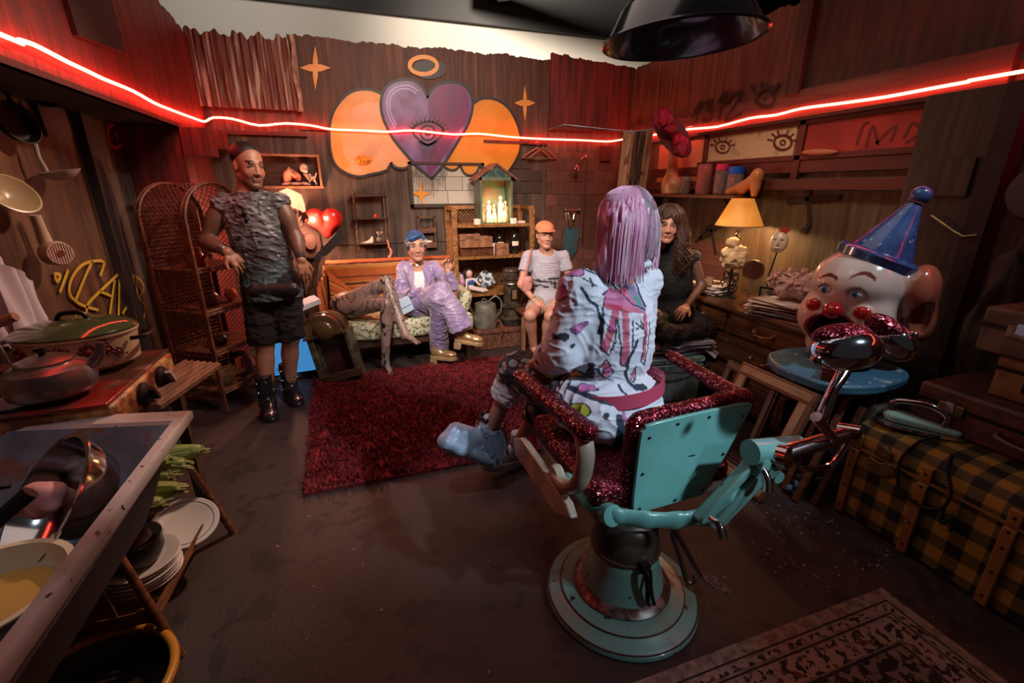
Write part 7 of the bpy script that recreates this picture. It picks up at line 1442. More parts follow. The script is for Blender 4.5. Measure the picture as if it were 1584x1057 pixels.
# ================================================================== people
def hframe(fwd, up=(0, 0, 1)):
    f = nrm(fwd); u = nrm(V(up) - f * np.dot(V(up), f)); return np.array([np.cross(f, u) * -1, f, u]).T
def sdf_head(S, c, R, s=1.0, neck=None, fem=False):
    g = lambda x, y, z: V(c) + R @ (V(x, y, z) * s)
    S.ell(g(0, -.018, .04), V(.074, .094, .082) * s, R, k=.01).ell(g(0, .022, -.025), V(.061, .07, .088) * s, R, k=.03)
    for q in (-1, 1):
        S.cap(g(q * .05, -.002, -.055), g(q * .014, .068, -.098), .02 * s, .018 * s, k=.02)
        S.ell(g(q * .038, .058, -.03), V(.02, .018, .02) * s, R, k=.015).ell(g(q * .03, .094, .006), V(.019, .014, .011) * s, R, k=.01, sub=True)
        S.ell(g(q * .074, -.008, -.005), V(.009, .018, .03) * s, R @ RZ(q * .3), k=.006).ell(g(q * .0135, .092, -.034), V(.008, .01, .007) * s, R, k=.006)
    S.cap(g(-.03, .08, .026), g(.03, .08, .026), .009 * s, k=.012).ell(g(0, .07, -.1), V(.02, .018, .015) * s, R, k=.015)
    S.cap(g(0, .088, .01), g(0, .101, -.03), .0068 * s, .0098 * s, k=.009)
    S.cap(g(-.017, .084, -.06), g(.017, .084, -.06), .0065 * s, k=.006).cap(g(-.014, .083, -.071), g(.014, .083, -.071), .0075 * s, k=.006)
    if neck is not None: S.cap(g(0, -.02, -.06), neck, (.047 if fem else .054) * s, (.05 if fem else .06) * s, k=.03)
def face_col(C, P, c, R, s, lip, brow, brown_w=1.0, stub=0, shade=None, shadow=None):
    L = ((P - c) @ R) / s; x, y, z = L[:, 0], L[:, 1], L[:, 2]; ax = np.abs(x); fr = (y > .05)
    if stub: C = lerp(C, stub, ((((z + .082) / .034) ** 2 + (x / .06) ** 2 < 1) & (y > .02) & ~(((z + .065) / .011) ** 2 + (x / .026) ** 2 < 1)) * .75)
    if stub: C = lerp(C, stub, ((np.abs(z + .05 - .15 * 0) < .005) & (ax < .03) & fr) * .8)
    C = lerp(C, lip, ((((z + .0655 + 9 * x * x) / .0095) ** 2 + (x / .021) ** 2) < 1) * fr * 1.0); C = lerp(C, V(lip) * .3, (np.abs(z + .0655 + 9 * x * x) < .0016) * (ax < .019) * fr)
    C = lerp(C, brow, (np.abs(z - .029 - .25 * (.016 - np.abs(ax - .03))) < .0042 * brown_w) * (ax > .012) * (ax < .05) * fr)
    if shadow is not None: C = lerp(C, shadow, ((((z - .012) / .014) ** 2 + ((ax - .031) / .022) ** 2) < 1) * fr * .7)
    C = lerp(C, V(C.mean(0)) * .8 + V(.12, .0, .0), np.exp(-(((ax - .04) / .02) ** 2 + ((z + .03) / .02) ** 2)) * fr * .3)
    return C
def eyes(parent, c, R, s, iris=(.05, .03, .02), gaze=0.0):
    mw = mat('sclera', (.34, .28, .25), .4); mi = mat('iris_%02x' % int(iris[2] * 255), iris, .15); mk = mat('lash', (.012, .008, .008), .6)
    for q in (-1, 1):
        e0 = V(c) + R @ (V(q * .031, .0765, .008) * s); e = obj('eye', M().sph(e0, V(.0125, .008, .0046) * s, R, 14, 8), mw, parent)
        i0 = e0 + R @ (V(gaze * .004, .0062, .0) * s); obj('iris', M().sph(i0, V(.0055, .0028, .0046) * s, R, 10, 6), mi, e)
        obj('eyelid', M().tube([e0 + R @ (V(.0142 * math.cos(a), .0055 - .002 * abs(math.cos(a)), (.0053) * math.sin(a)) * s) for a in np.linspace(0, PI, 9)], .0013 * s, 4), mk, e)
def sdf_hand(S, w_, d, n_, side, curl=.5, sc=1.0, spread=.1):
    d = nrm(d); n_ = nrm(V(n_) - d * np.dot(V(n_), d)); x = np.cross(d, n_) * side; w_ = V(w_)
    pc = w_ + d * .045 * sc; S.cap(w_, pc, .022 * sc, .03 * sc, k=.015, flat=.5, fax=n_).cap(pc + x * .018 * sc, pc + d * .038 * sc + x * .022 * sc, .019 * sc, .016 * sc, k=.01, flat=.7, fax=n_).cap(pc - x * .018 * sc, pc + d * .034 * sc - x * .02 * sc, .019 * sc, .015 * sc, k=.01, flat=.7, fax=n_)
    for i, (o_, L) in enumerate(((.03, .072), (.0105, .08), (-.0095, .075), (-.0285, .06))):
        p = w_ + d * (.08 - .006 * abs(i - 1)) * sc + x * o_ * sc; a = (i - 1.5) * -spread; v = nrm(d + x * a); ang = 0; r = .0084
        for j, f in enumerate((.45, .3, .25)):
            ang += curl * (1.0 if j else .8) * (1 + .12 * i); q = p + (v * math.cos(ang) - n_ * math.sin(ang)) * L * f * sc; S.cap(p, q, r * sc, (r - .0008) * sc, k=.003); p = q; r -= .0008
    p = w_ + d * .025 * sc + x * .028 * sc; a = nrm(d * .65 + x * .75 - n_ * .25); q = p + a * .035 * sc; S.cap(p, q, .014 * sc, .011 * sc, k=.008); b_ = nrm(d * .9 + x * .35 - n_ * .4 * curl); S.cap(q, q + b_ * .032 * sc, .0105 * sc, .0085 * sc, k=.003)
def limb(S, a, b_, r0, r1, k=.02, bulge=None):
    S.cap(a, b_, r0, r1, k=k)
    if bulge: t, off, r = bulge; p = V(a) * (1 - t) + V(b_) * t + V(off); S.ell(p, r, frame(V(b_) - V(a)), k=.03)
def sdf_torso(S, J, g=0.0, wch=.145, dch=.105, wwa=.12, k=.05, fr=-1):
    ax = nrm(V(J['sR']) - V(J['sL'])); ch = (V(J['sR']) + V(J['sL'])) / 2; pv = (V(J['hR']) + V(J['hL'])) / 2; up = nrm(ch - pv); fw = np.cross(up, ax) * fr; F = np.array([nrm(ax), nrm(fw), up]).T
    S.cap(V(J['sL']), V(J['sR']), .05 + g, k=.03); S.ell(ch - up * .13, (wch + g, dch + g, .17), F, k=k); m_ = pv * .5 + ch * .5; S.ell(m_, (wwa + g, dch * .88 + g, .15), F, k=k); S.ell(pv + up * .03, (.15 + g, .115 + g, .12), F, k=k)
    S.cap(J['neck'], ch - up * .02, .06 + g * .5, .085 + g * .5, k=.04); return F, ch, pv, up
SKM = {}
def skinmat(): return mat('skin', (.5, .3, .2), .45, attr=True, sss=.06, bump=.05, bscale=150)
def bodypaint(base, *fns):
    def f(P, N):
        C = np.tile(np.array([base], float), (len(P), 1)); C *= (1 + .05 * vnoise(P, 30, 2))[:, None]
        for fn in fns: C = fn(C, P)
        return C
    return f
def garment(name, S, mm, parent, colfn=None, fold=.004, fs=22, stretch=(1, 1, .5), label=None, relax=1):
    P, F = S.mesh(); fn = np.cross(P[F[:, 2]] - P[F[:, 0]], P[F[:, 3]] - P[F[:, 1]]); N = np.stack([sum(np.bincount(F[:, j], fn[:, i], len(P)) for j in range(4)) for i in range(3)], 1); N /= np.linalg.norm(N, axis=1, keepdims=True) + 1e-12
    Q = P + .025 * np.stack([vnoise(P, 12, 21), vnoise(P, 12, 22), vnoise(P, 12, 23)], 1); n = vnoise(P * V(stretch), fs, 11); r1 = 1 - np.abs(vnoise(Q * V(1, 1, .7), fs * 1.3, 13)); r2 = 1 - np.abs(vnoise(Q * V(.7, 1, 1.6), fs * 1.7, 14)); P = P + N * (fold * .75 * (.6 * n + 1.5 * np.maximum(r1, 0) ** 2 + 1.2 * np.maximum(r2, 0) ** 3 - .9))[:, None]; return np_mesh(name, P, F, mm, parent, colfn, label, relax)
def lohi(pts, m=.2): a = np.array(pts); return a.min(0) - m, a.max(0) + m
def strands(name, parent, mm, roots, guide, n=1, r=.0035, seed=1, k=7, taper=.3):
    q = random.Random(seed); b = M()
    for i in range(roots):
        pts, mi = guide(i / roots, q)
        pts = smoothp(pts, 3); N_ = len(pts); b.tube(pts, [r * (1 - (1 - taper) * (j / (N_ - 1)) ** 2) for j in range(N_)], 4, mi=mi, cap=False)
    return obj(name, b, mm, parent, smooth=80)
A_y = aty
# ---------- standing person in the grey sleeveless top
J = dict(head=A_y(385, 258, 3.42), neck=A_y(385, 303, 3.44), sL=A_y(345, 316, 3.46), sR=A_y(432, 314, 3.40), eL=A_y(319, 374, 3.42), wL=A_y(352, 390, 3.30), eR=A_y(458, 368, 3.36), wR=A_y(466, 402, 3.28),
         hL=A_y(402, 452, 3.42), hR=A_y(440, 450, 3.38), kL=A_y(410, 535, 3.36), kR=A_y(449, 525, 3.40), aL=V(-.77, 3.40, .09), aR=V(-.60, 3.57, .09))
J['aL'] = V(*(atz(413, 618, .1)[:2]), .1); J['aR'] = V(*(atz(449, 598, .1)[:2]), .1)
t = thing('person', 'person standing against the wicker arch shelf in a torn grey sleeveless top and black shorts', 'person', (J['aL'][0] * .5 + J['aR'][0] * .5, J['aL'][1] * .5 + J['aR'][1] * .5, 0))
tf = nrm(V(.55, -1, 0)); RH = hframe(nrm(V(.62, -.85, -.12)), (.06, 0, 1)); hc_ = J['head']
S = SDF(*[lohi([J[k] for k in J] + [V(J['aL'][0], J['aL'][1], .0), hc_ + V(0, 0, .1)], .17)[i] for i in (0, 1)], .0045)
sdf_head(S, hc_, RH, 1.08, J['neck']); sdf_torso(S, J, -.008, .16, .115, .135)
for q in 'LR':
    limb(S, J['s' + q], J['e' + q], .056, .044, bulge=(.4, (0, 0, 0), (.052, .056, .09))); limb(S, J['e' + q], J['w' + q], .043, .028, bulge=(.25, (0, 0, 0), (.043, .043, .07))); limb(S, J['h' + q], J['k' + q], .09, .058); limb(S, J['k' + q], J['a' + q], .055, .04, bulge=(.3, (-.005, .02, 0), (.055, .055, .1)))
sdf_hand(S, J['wL'], V(.55, -.1, -.75), V(.5, -.8, .3), 1, .35, 1.05); sdf_hand(S, J['wR'], V(.1, -.1, -1), V(.6, -.8, .1), -1, .3, 1.05)
P_, F_ = S.mesh(); TAN = (.36, .17, .1)
def meshsleeve(C, P):
    m_ = np.zeros(len(P), bool)
    for q in 'LR':
        for a, b_ in ((J['s' + q], J['e' + q]), (J['e' + q], J['w' + q])):
            d = b_ - a; tt = np.clip(((P - a) @ d) / (d @ d), 0, 1); m_ |= (np.linalg.norm(P - a - tt[:, None] * d, axis=1) < .075) & (((P - a) @ d) / (d @ d) < .97)
    return lerp(C, (.05, .025, .02), m_ * .72)
np_mesh('body', P_, F_, skinmat(), t, bodypaint(TAN, meshsleeve, lambda C, P: face_col(C, P, hc_, RH, 1.08, (.3, .1, .08), (.015, .01, .008), 1.5, stub=(.1, .05, .035))))
eyes(t, hc_, RH, 1.08, gaze=.8)
S = SDF(hc_ - .16, hc_ + .17, .004); g = lambda x, y, z: hc_ + RH @ (V(x, y, z) * 1.08); S.ell(g(0, -.03, .055), V(.079, .094, .08) * 1.08, RH).ell(g(0, .09, .01), V(.2, .06, .075), RH, sub=True, k=.01).ell(g(0, .02, -.07), V(.2, .2, .1), RH, sub=True, k=.01); P_, F_ = S.mesh(); np_mesh('hair', P_, F_, mat('black_hair', (.014, .008, .008), .45, bump=.4, bscale=60, nstretch=(4, 1, 1)), t)
S = SDF(*lohi([J[k] for k in ('neck', 'sL', 'sR', 'hL', 'hR')], .24), .005); Ft, ch, pv, up_ = sdf_torso(S, J, .014, .165, .12, .145)
S.cap(ch - up_ * .1, pv, .165, .175, k=.05, flat=.72, fax=Ft[:, 1])
for q in 'LR': S.cap(J['s' + q], J['s' + q] * .94 + J['e' + q] * .06, .062, k=.02)
for q in 'LR': S.cap(J['s' + q] * .72 + J['e' + q] * .28 + V(.01 if q == 'R' else -.01, 0, 0), J['e' + q], .066, .075, sub=True, k=.004)
S.ell(pv - up_ * .02, (.185, .145, .12), Ft, k=.04); S.cut(pv + V(0, 0, -.04), (.0, .0, -1)); S.cap(J['neck'] + V(0, 0, .0), J['head'], .066, .07, sub=True, k=.008)
def slash(P, N):
    C = np.tile(np.array([[.075, .08, .085]]), (len(P), 1)); L = (P - ch) @ Ft; C = lerp(C, (.2, .2, .21), (vnoise(L * V(1, 1, 1), 12, 3) > .1) * .6 * (L[:, 2] > -.25)); sl = vnoise(L * V(1.2, 1, 3.0), 60, 8); C = lerp(C, (.012, .01, .012), sl > .75); C = lerp(C, (.3, .3, .32), sl < -1.0); C = lerp(C, (.04, .09, .1), (L[:, 2] < -.36) * .6); return C
garment('sleeveless_top', S, mat('torn_top', (.1, .1, .1), .6, attr=True, bump=.3, bscale=45), t, slash, .007, 22, relax=1)
S = SDF(*lohi([J[k] for k in ('hL', 'hR', 'kL', 'kR')], .19), .006)
for q in 'LR': S.cap(J['h' + q] + V(0, 0, .05), J['k' + q] * .85 + J['h' + q] * .15, .112, .098, k=.03)
S.cut(J['kL'] + V(0, 0, .02), (0, 0, -1)); garment('cargo_shorts', S, mat('black_cotton', (.008, .008, .009), .85), t, None, .009, 16)
S = SDF(*lohi([J['hL'], J['hR']], .24), .005); b0 = pv + V(.03, -.12, .03); S.cap(b0 - Ft[:, 0] * .11, b0 + Ft[:, 0] * .11, .052, k=.0, flat=.8, fax=Ft[:, 1]); o = garment('waist_bag', S, mat('black_nylon', (.015, .015, .016), .4), t, None, .002, label='black waist bag'); obj('zipper', M().tube([b0 + Ft[:, 0] * x + V(.02, -.048 + abs(x) * .12, .012 + x * x * 1.5) for x in np.linspace(-.12, .12, 9)], .0025, 5), m_metal, o)
for q in 'LR':
    a = J['a' + q]; tip = a + V(.035, -.15, -.06) if q == 'L' else a + V(.055, -.14, -.06); d = nrm(V(tip[0] - a[0], tip[1] - a[1], 0))
    S = SDF(a - V(.16, .26, .12), a + V(.2, .16, .26), .005); S.cap(a + V(0, 0, -.02), a + V(0, 0, .17), .052, .056, k=.02).cap(a + V(0, 0, -.03) + d * .02, a + d * .13 + V(0, 0, -.05), .054, .046, k=.03).cap(a - d * .05 + V(0, 0, -.085), a + d * .13 + V(0, 0, -.085), .05, .052, k=.01, flat=.5, fax=(0, 0, 1)); S.cut(V(0, 0, .003), (0, 0, -1)); S.cut(a + V(0, 0, .185), (0, 0, 1))
    P_, F_ = S.mesh(); bt = np_mesh('boot', P_, F_, mat('black_boot_leather', (.012, .011, .012), .25, coat=.3), t); obj('toe_cap', M().sph(a + d * .145 + V(0, 0, -.048), V(.042, .038, .03), frame(V(0, 0, 1), d), 16, 10), m_dch, bt); b = M()
    for z in (.0, .07, .14):
        for k in range(11): an = 2 * PI * k / 11; v_ = V(math.cos(an), math.sin(an), 0); b.tube([a + v_ * .052 + V(0, 0, z), a + v_ * .085 + V(0, 0, z + .004)], [.0055, .0005], 6)
    obj('spikes', b, m_chrome, bt); b = M()
    for k in range(5): z = -.02 + .03 * k; b.tube([a + d * (.055 if k > 1 else .075) + Ft[:, 0] * .03 * s_ + V(0, 0, z + .02 * (s_ > 0)) for s_ in (-1, 1)], .0035, 5)
    obj('laces', b, m_blackm, bt)
b = M(); nk = J['neck'] + V(.03, -.05, .015)
for rr, dz in ((.068, .03), (.075, .0)): b.tube([J['neck'] + Ft @ V(rr * math.cos(a), rr * .9 * math.sin(a), 0) + V(.012, -.02, dz + .018 * math.sin(a) * -1 - .01) for a in np.linspace(0, 2 * PI, 26, False)], .0055, 6, closed=True)
obj('chain_necklace', b, m_chrome, t); fc_ = ch + Ft[:, 1] * .13
b = M(); b.tube([J['neck'] + Ft @ V(-.06, .06, -.02), fc_ + V(0, -.01, -.06), J['neck'] + Ft @ V(.06, .06, -.02)], .003, 5); b.sph(fc_ + V(0, -.015, -.06), (.014, .01, .018), n=10, m=8); b.sph(fc_ + V(.005, -.015, -.1), (.01, .008, .02), n=10, m=8); obj('pendant', b, m_blackm, t)
b = M()
for q, col in (('L', 0), ('R', 0)):
    ww = J['w' + q]; dd_ = nrm(J['w' + q] - J['e' + q]); Fw = frame(dd_)
    for k in range(4): b.tube([ww - dd_ * (.01 + .013 * k) + Fw @ V(.033 * math.cos(a), .033 * math.sin(a), .003 * math.sin(3 * a + k)) for a in np.linspace(0, 2 * PI, 18, False)], .0035, 5, closed=True)
obj('bracelets', b, m_metal, t)

# ---------- seated person in the lilac suit
y0 = 4.02
J = dict(head=A_y(644, 381, 4.0), neck=A_y(645, 408, 4.04), sL=A_y(624, 416, 4.06), sR=A_y(672, 415, 4.04), eL=A_y(617, 458, 3.98), wL=A_y(657, 450, 3.84), eR=A_y(700, 442, 3.84), wR=A_y(693, 420, 3.80),
         hL=A_y(636, 474, 4.02), hR=A_y(658, 474, 4.0), kL=A_y(684, 447, 3.66), kR=A_y(676, 462, 3.62), aL=A_y(712, 513, 3.58), aR=A_y(681, 538, 3.70))
J['aR'] = V(*(atz(680, 541, .12)[:2]), .12)
t = thing('person', 'person with blue hair sitting cross-legged on the sofa in a shiny lilac suit', 'person', (J['hL'][0], J['hL'][1], .43)); SK2 = (.5, .26, .17); RH = hframe(nrm(V(.0, -1, -.03)), (-.03, 0, 1)); hc_ = J['head']
S = SDF(*lohi(list(J.values()), .16), .0045); sdf_head(S, hc_, RH, 1.0, J['neck']); sdf_torso(S, J, -.02)
for q in 'LR': limb(S, J['s' + q], J['e' + q], .042, .034); limb(S, J['e' + q], J['w' + q], .034, .024); limb(S, J['h' + q], J['k' + q], .07, .048); limb(S, J['k' + q], J['a' + q], .045, .032)
sdf_hand(S, J['wR'], V(-.05, .0, 1), V(.5, .8, .1), -1, .75); sdf_hand(S, J['wL'], V(.9, -.2, .0), V(0, -.5, .9), 1, .4); P_, F_ = S.mesh()
np_mesh('body', P_, F_, skinmat(), t, bodypaint(SK2, lambda C, P: face_col(C, P, hc_, RH, 1.0, (.42, .13, .11), (.03, .02, .02), 1.3))); eyes(t, hc_, RH, 1.0)
S = SDF(*lohi([J[k] for k in ('neck', 'sL', 'sR', 'hL', 'hR', 'eL', 'eR', 'wL', 'wR')], .2), .005); Ft, ch, pv, up_ = sdf_torso(S, J, .006)
for q in 'LR': limb(S, J['s' + q], J['e' + q], .058, .05, k=.03); limb(S, J['e' + q], J['w' + q] * .9 + J['e' + q] * .1, .05, .042, k=.02)
S.ell(pv, (.17, .13, .1), Ft, k=.05); S.cap(J['neck'] + Ft[:, 1] * .035, ch - up_ * .13 + Ft[:, 1] * .13, .04, .052, sub=True, k=.008); S.cap(J['neck'] + Ft[:, 1] * .03, J['head'], .06, .08, sub=True, k=.005); S.cap(J['wL'] - V(.01, 0, 0), J['wL'] + V(.14, -.02, 0), .034, .06, sub=True, k=.003); S.cap(J['wR'], J['wR'] + V(0, 0, .1), .034, .06, sub=True, k=.003)
m_lil = mat('lilac_satin', (.36, .28, .45), .38, col2=(.22, .17, .34), nscale=7, bump=.35, bscale=26, sheen=.3); garment('jacket', S, m_lil, t, None, .006, 26)
S = SDF(ch - .25, ch + .2, .005); S.ell(ch - up_ * .13 + Ft[:, 1] * .035, (.1, .075, .15), Ft); S.cap(J['neck'] + Ft[:, 1] * .03, J['head'], .075, .09, sub=True, k=.01); garment('white_vest', S, mat('white_cotton', (.72, .7, .72), .8), t, None, .002)
b = M()
for s_ in (-1, 1):
    P0 = [J['neck'] + Ft @ V(s_ * .06, -.0, .0), ch + Ft @ V(s_ * .085, .095, -.04), ch + Ft @ V(s_ * .09, .118, -.12), ch + Ft @ V(s_ * .02, .125, -.24)]; P1 = [J['neck'] + Ft @ V(s_ * .045, .03, .0), ch + Ft @ V(s_ * .045, .11, -.04), ch + Ft @ V(s_ * .05, .13, -.12), ch + Ft @ V(s_ * .01, .132, -.24)]; A1, A2 = smoothp(P0, 4), smoothp(P1, 4)
    b.sheet(lambda u, v: A1[int(round(v * (len(A1) - 1)))] * (1 - u) + A2[int(round(v * (len(A2) - 1)))] * u, 2, len(A1), .004)
obj('lapels', b, m_lil, t)
S = SDF(*lohi([J[k] for k in ('hL', 'hR', 'kL', 'kR', 'aL', 'aR')], .19), .005)
for q in 'LR':
    S.cap(J['h' + q], J['k' + q], .085, .066, k=.025); w2 = .105 if q == 'L' else .085; e_ = J['a' + q] + (V(.01, 0, .03) if q == 'L' else V(0, 0, .0)); S.cap(J['k' + q], e_, .064, w2, k=.02); S.ell(e_ + nrm(e_ - J['k' + q]) * w2, (.3, .3, w2 * .98), frame(e_ - J['k' + q]), sub=True, k=.0)
garment('flared_trousers', S, m_lil, t, None, .006, 24)
S = SDF(hc_ - .17, hc_ + .18, .004); g = lambda x, y, z: hc_ + RH @ V(x, y, z); S.ell(g(0, -.03, .05), (.085, .098, .088), RH).ell(g(-.02, .05, .085), (.068, .05, .032), RH @ RY(-.35), k=.02).ell(g(-.075, .01, .02), (.015, .035, .05), RH).ell(g(.078, .0, .02), (.012, .03, .045), RH).ell(g(.01, .12, .01), (.06, .062, .058), RH, sub=True, k=.006); P_, F_ = S.mesh(); o = np_mesh('hair', P_, F_, mat('blue_hair', (.012, .055, .16), .35, col2=(.02, .12, .28), nscale=20, nstretch=(5, 1, 1), bump=.5, bscale=30), t, label='short blue hair')
b = M()
for s_ in (-1, 1):
    for k in range(3): p = g(s_ * (.062 + .008 * k), .055 - .02 * k, .045 - .02 * (k % 2)); b.tube([p + RH @ V(-.018, .012, .014), p + RH @ V(.018, .012, -.014)], .004, 5); b.tube([p + RH @ V(-.016, .012, -.014), p + RH @ V(.016, .012, .014)], .004, 5)
obj('hair_clips', b, mat('pearl_clip', (.75, .65, .55), .2, .4), o); obj('chain_necklace', M().tube([J['neck'] + Ft @ V(.058 * math.cos(a), .06 * math.sin(a) + .012, .008 - .02 * math.sin(a)) for a in np.linspace(0, 2 * PI, 28, False)], .006, 6, closed=True), m_chrome, t); obj('earring', M().tube([g(.084, -.0, -.03), g(.086, .0, -.06)], .004, 6), m_chrome, t)
def boot(parent, a, d, upv, mm, sole, s=1.0, heel=.05, name='boot', lab=None):
    d = nrm(d); upv = nrm(V(upv) - d * np.dot(upv, d)); F = np.array([np.cross(d, upv), d, upv]).T; g2 = lambda x, y, z: V(a) + F @ (V(x, y, z) * s); S = SDF(V(a) - .26 * s, V(a) + .26 * s, .0045)
    S.cap(g2(0, -.01, 0), g2(0, 0, .06), .044 * s, .04 * s).cap(g2(0, -.02, -.035), g2(0, .1, -.045), .04 * s, .036 * s, k=.03).ell(g2(0, .13, -.045), V(.045, .06, .034) * s, F, k=.02); S.cut(g2(0, 0, -.066), -F[:, 2]); S.cut(g2(0, 0, .075), F[:, 2]); P, Fc = S.mesh(); o = np_mesh(name, P, Fc, mm, parent, label=lab)
    pl = smoothp([V(-.03, -.06), V(-.042, .0), V(-.045, .1), V(-.047, .15), V(0, .195), V(.047, .15), V(.045, .1), V(.042, .0), V(.03, -.06)], 4, True); b = M().prism([(p[0] * s, p[1] * s) for p in pl], g2(0, 0, -.066 - .032), F[:, 0], F[:, 1], .034 * s); b.box(g2(0, -.03, -.066 - .032 - heel / 2), (.07 * s, .06 * s, heel * s), F, taper=(1.1, 1.15)); obj('platform_sole', b, sole, o, bevel=.004)
    b = M()
    for k in range(4): b.tube([g2(-.02, .02 + .018 * k, .04 - .022 * k), g2(0, .035 + .018 * k, .052 - .024 * k), g2(.02, .02 + .018 * k, .04 - .022 * k)], .003, 5)
    obj('laces', b, m_blackm, o); return o
m_gold = mat('gold_leather', (.55, .36, .17), .28, .6); m_gs = mat('gold_sole', (.42, .28, .14), .4, .3)
boot(t, atz(676, 540, .155), V(.85, -.5, 0), V(0, 0, 1), m_gold, m_gs, .95, .06, lab='gold platform boot'); boot(t, A_y(716, 514, 3.58) + V(0, 0, -.0), V(.85, -.42, -.12), V(.1, 0, 1), m_gold, m_gs, .95, .06, lab='gold platform boot')
bc = A_y(625, 473, 3.86); t2 = thing('handbag', 'small pale blue handbag on a chain on the lap of the lilac suit', 'handbag', bc); obj('bag_body', M().box(bc, (.13, .06, .13), RY(-.35) @ RZ(.2)), mat('pale_blue_leather', (.45, .58, .72), .3, coat=.2), t2, bevel=.008); obj('bag_flap', M().box(bc + V(-.01, -.035, .03), (.125, .008, .075), RY(-.35) @ RZ(.2)), MATS['pale_blue_leather'], t2, bevel=.003); obj('bag_chain', M().tube([bc + V(-.02, 0, .07), A_y(637, 445, 3.86), A_y(624, 416, 3.95)], .006, 6), mat('chain_leather', (.3, .2, .18), .4), t2)

# ---------- seated person in the peach cap
J = dict(head=A_y(843, 364, 4.02), neck=A_y(845, 388, 4.06), sL=A_y(817, 397, 4.08), sR=A_y(871, 397, 4.06), eL=A_y(806, 440, 4.02), wL=A_y(826, 464, 3.84), eR=A_y(882, 436, 4.0), wR=A_y(862, 462, 3.82),
         hL=A_y(832, 470, 4.0), hR=A_y(857, 470, 4.0), kL=A_y(820, 488, 3.62), kR=A_y(851, 489, 3.62), aL=V(1.50, 3.78, .07), aR=V(1.60, 3.76, .07))
t = thing('person', 'person in a peach cap and grey printed T-shirt sitting on the wooden stool', 'person', (J['hL'][0], J['hL'][1], .39)); SK3 = (.58, .3, .21); RH = hframe(nrm(V(-.08, -1, -.02)), (0.0, 0, 1)); hc_ = J['head']
S = SDF(*lohi(list(J.values()), .16), .0045); sdf_head(S, hc_, RH, .98, J['neck'], True); sdf_torso(S, J, -.02, .13)
for q in 'LR': limb(S, J['s' + q], J['e' + q], .04, .034); limb(S, J['e' + q], J['w' + q], .034, .023); limb(S, J['h' + q], J['k' + q], .078, .052); limb(S, J['k' + q], J['a' + q], .05, .034, bulge=(.3, (0, .02, 0), (.048, .05, .09))); S.cap(J['a' + q], J['a' + q] + V(0, -.12, -.04), .034, .028)
sdf_hand(S, J['wL'], V(.55, -.6, -.25), V(0, -.3, 1), 1, .35, .95); sdf_hand(S, J['wR'], V(-.55, -.6, -.25), V(0, -.3, 1), -1, .35, .95); P_, F_ = S.mesh()
np_mesh('body', P_, F_, skinmat(), t, bodypaint(SK3, lambda C, P: face_col(C, P, hc_, RH, .98, (.45, .16, .13), (.04, .02, .015), 1.1))); eyes(t, hc_, RH, .98)
S = SDF(*lohi([J[k] for k in ('neck', 'sL', 'sR', 'hL', 'hR')], .24), .005); Ft, ch, pv, up_ = sdf_torso(S, J, .008, .135)
for q in 'LR': S.cap(J['s' + q], J['s' + q] * .55 + J['e' + q] * .45, .055, .062, k=.02); S.cap(J['s' + q] * .5 + J['e' + q] * .5, J['e' + q], .05, .09, sub=True, k=.003)
S.cap(J['neck'] + Ft[:, 1] * .02, J['head'], .07, .09, sub=True, k=.008); S.cut(pv + V(0, 0, -.015), (0, 0, -1))
def tee(P, N):
    C = np.tile(np.array([[.42, .42, .5]]), (len(P), 1)); L = (P - ch) @ Ft; x, z = L[:, 0], L[:, 2]; f = L[:, 1] > .0; C = lerp(C, (.03, .035, .04), f * (z < -.2) * (z > -.29 + .02 * np.sin(x * 60)) * (vnoise(L * V(1, .2, 2.2), 60, 3) > -.1)); C = lerp(C, (.16, .17, .24), f * (np.abs(((z + .1) % .022) - .011) < .0035) * (z < -.06) * (z > -.17) * (np.abs(x) < .09) * (np.sin(x * 500 + z * 900) > -.4)); return C
garment('t_shirt', S, mat('grey_tee', (.4, .4, .5), .8, attr=True), t, tee, .004, 24)
S = SDF(*lohi([J[k] for k in ('hL', 'hR', 'kL', 'kR')], .17), .005)
for q in 'LR': a, b_ = J['h' + q], J['k' + q]; m_ = a * .45 + b_ * .55; S.cap(a, m_, .092, .08, k=.02); S.ell(m_ + (b_ - a) * .22, (.2, .2, .06), frame(b_ - a), sub=True, k=0)
garment('shorts', S, mat('pale_shorts', (.42, .37, .32), .8), t, None, .005)
S = SDF(hc_ - .17, hc_ + .18, .004); g = lambda x, y, z: hc_ + RH @ V(x, y, z); S.ell(g(0, -.03, .02), (.08, .085, .085), RH).ell(g(0, .11, -.03), (.062, .09, .1), RH, sub=True, k=.006); S.cut(g(0, 0, -.06), (0, 0, -1)); P_, F_ = S.mesh(); np_mesh('hair', P_, F_, mat('dark_brown_hair', (.02, .01, .008), .5), t)
m_cap = mat('peach_cap', (.62, .25, .12), .75, bump=.15, bscale=60); S = SDF(hc_ - .2, hc_ + .22, .0045); S.ell(g(0, -.015, .06), (.088, .106, .072), RH); S.cut(g(0, 0, .045), -RH[:, 2]); S.cap(g(0, -.02, .0), g(0, -.01, .04), .08, sub=True, k=0); P_, F_ = S.mesh(); o = np_mesh('cap', P_, F_, m_cap, t, label='peach peaked cap')
obj('cap_peak', M().sheet(lambda u, v: g(.088 * math.cos(PI * (.08 + .84 * u)) * (1 - .0 * v), .055 + .03 * v + .05 * v * math.sin(PI * u) + .04 * math.sin(PI * u) - .03, .053 - .018 * v + .012 * math.sin(PI * u)), 20, 6, .004), m_cap, o)
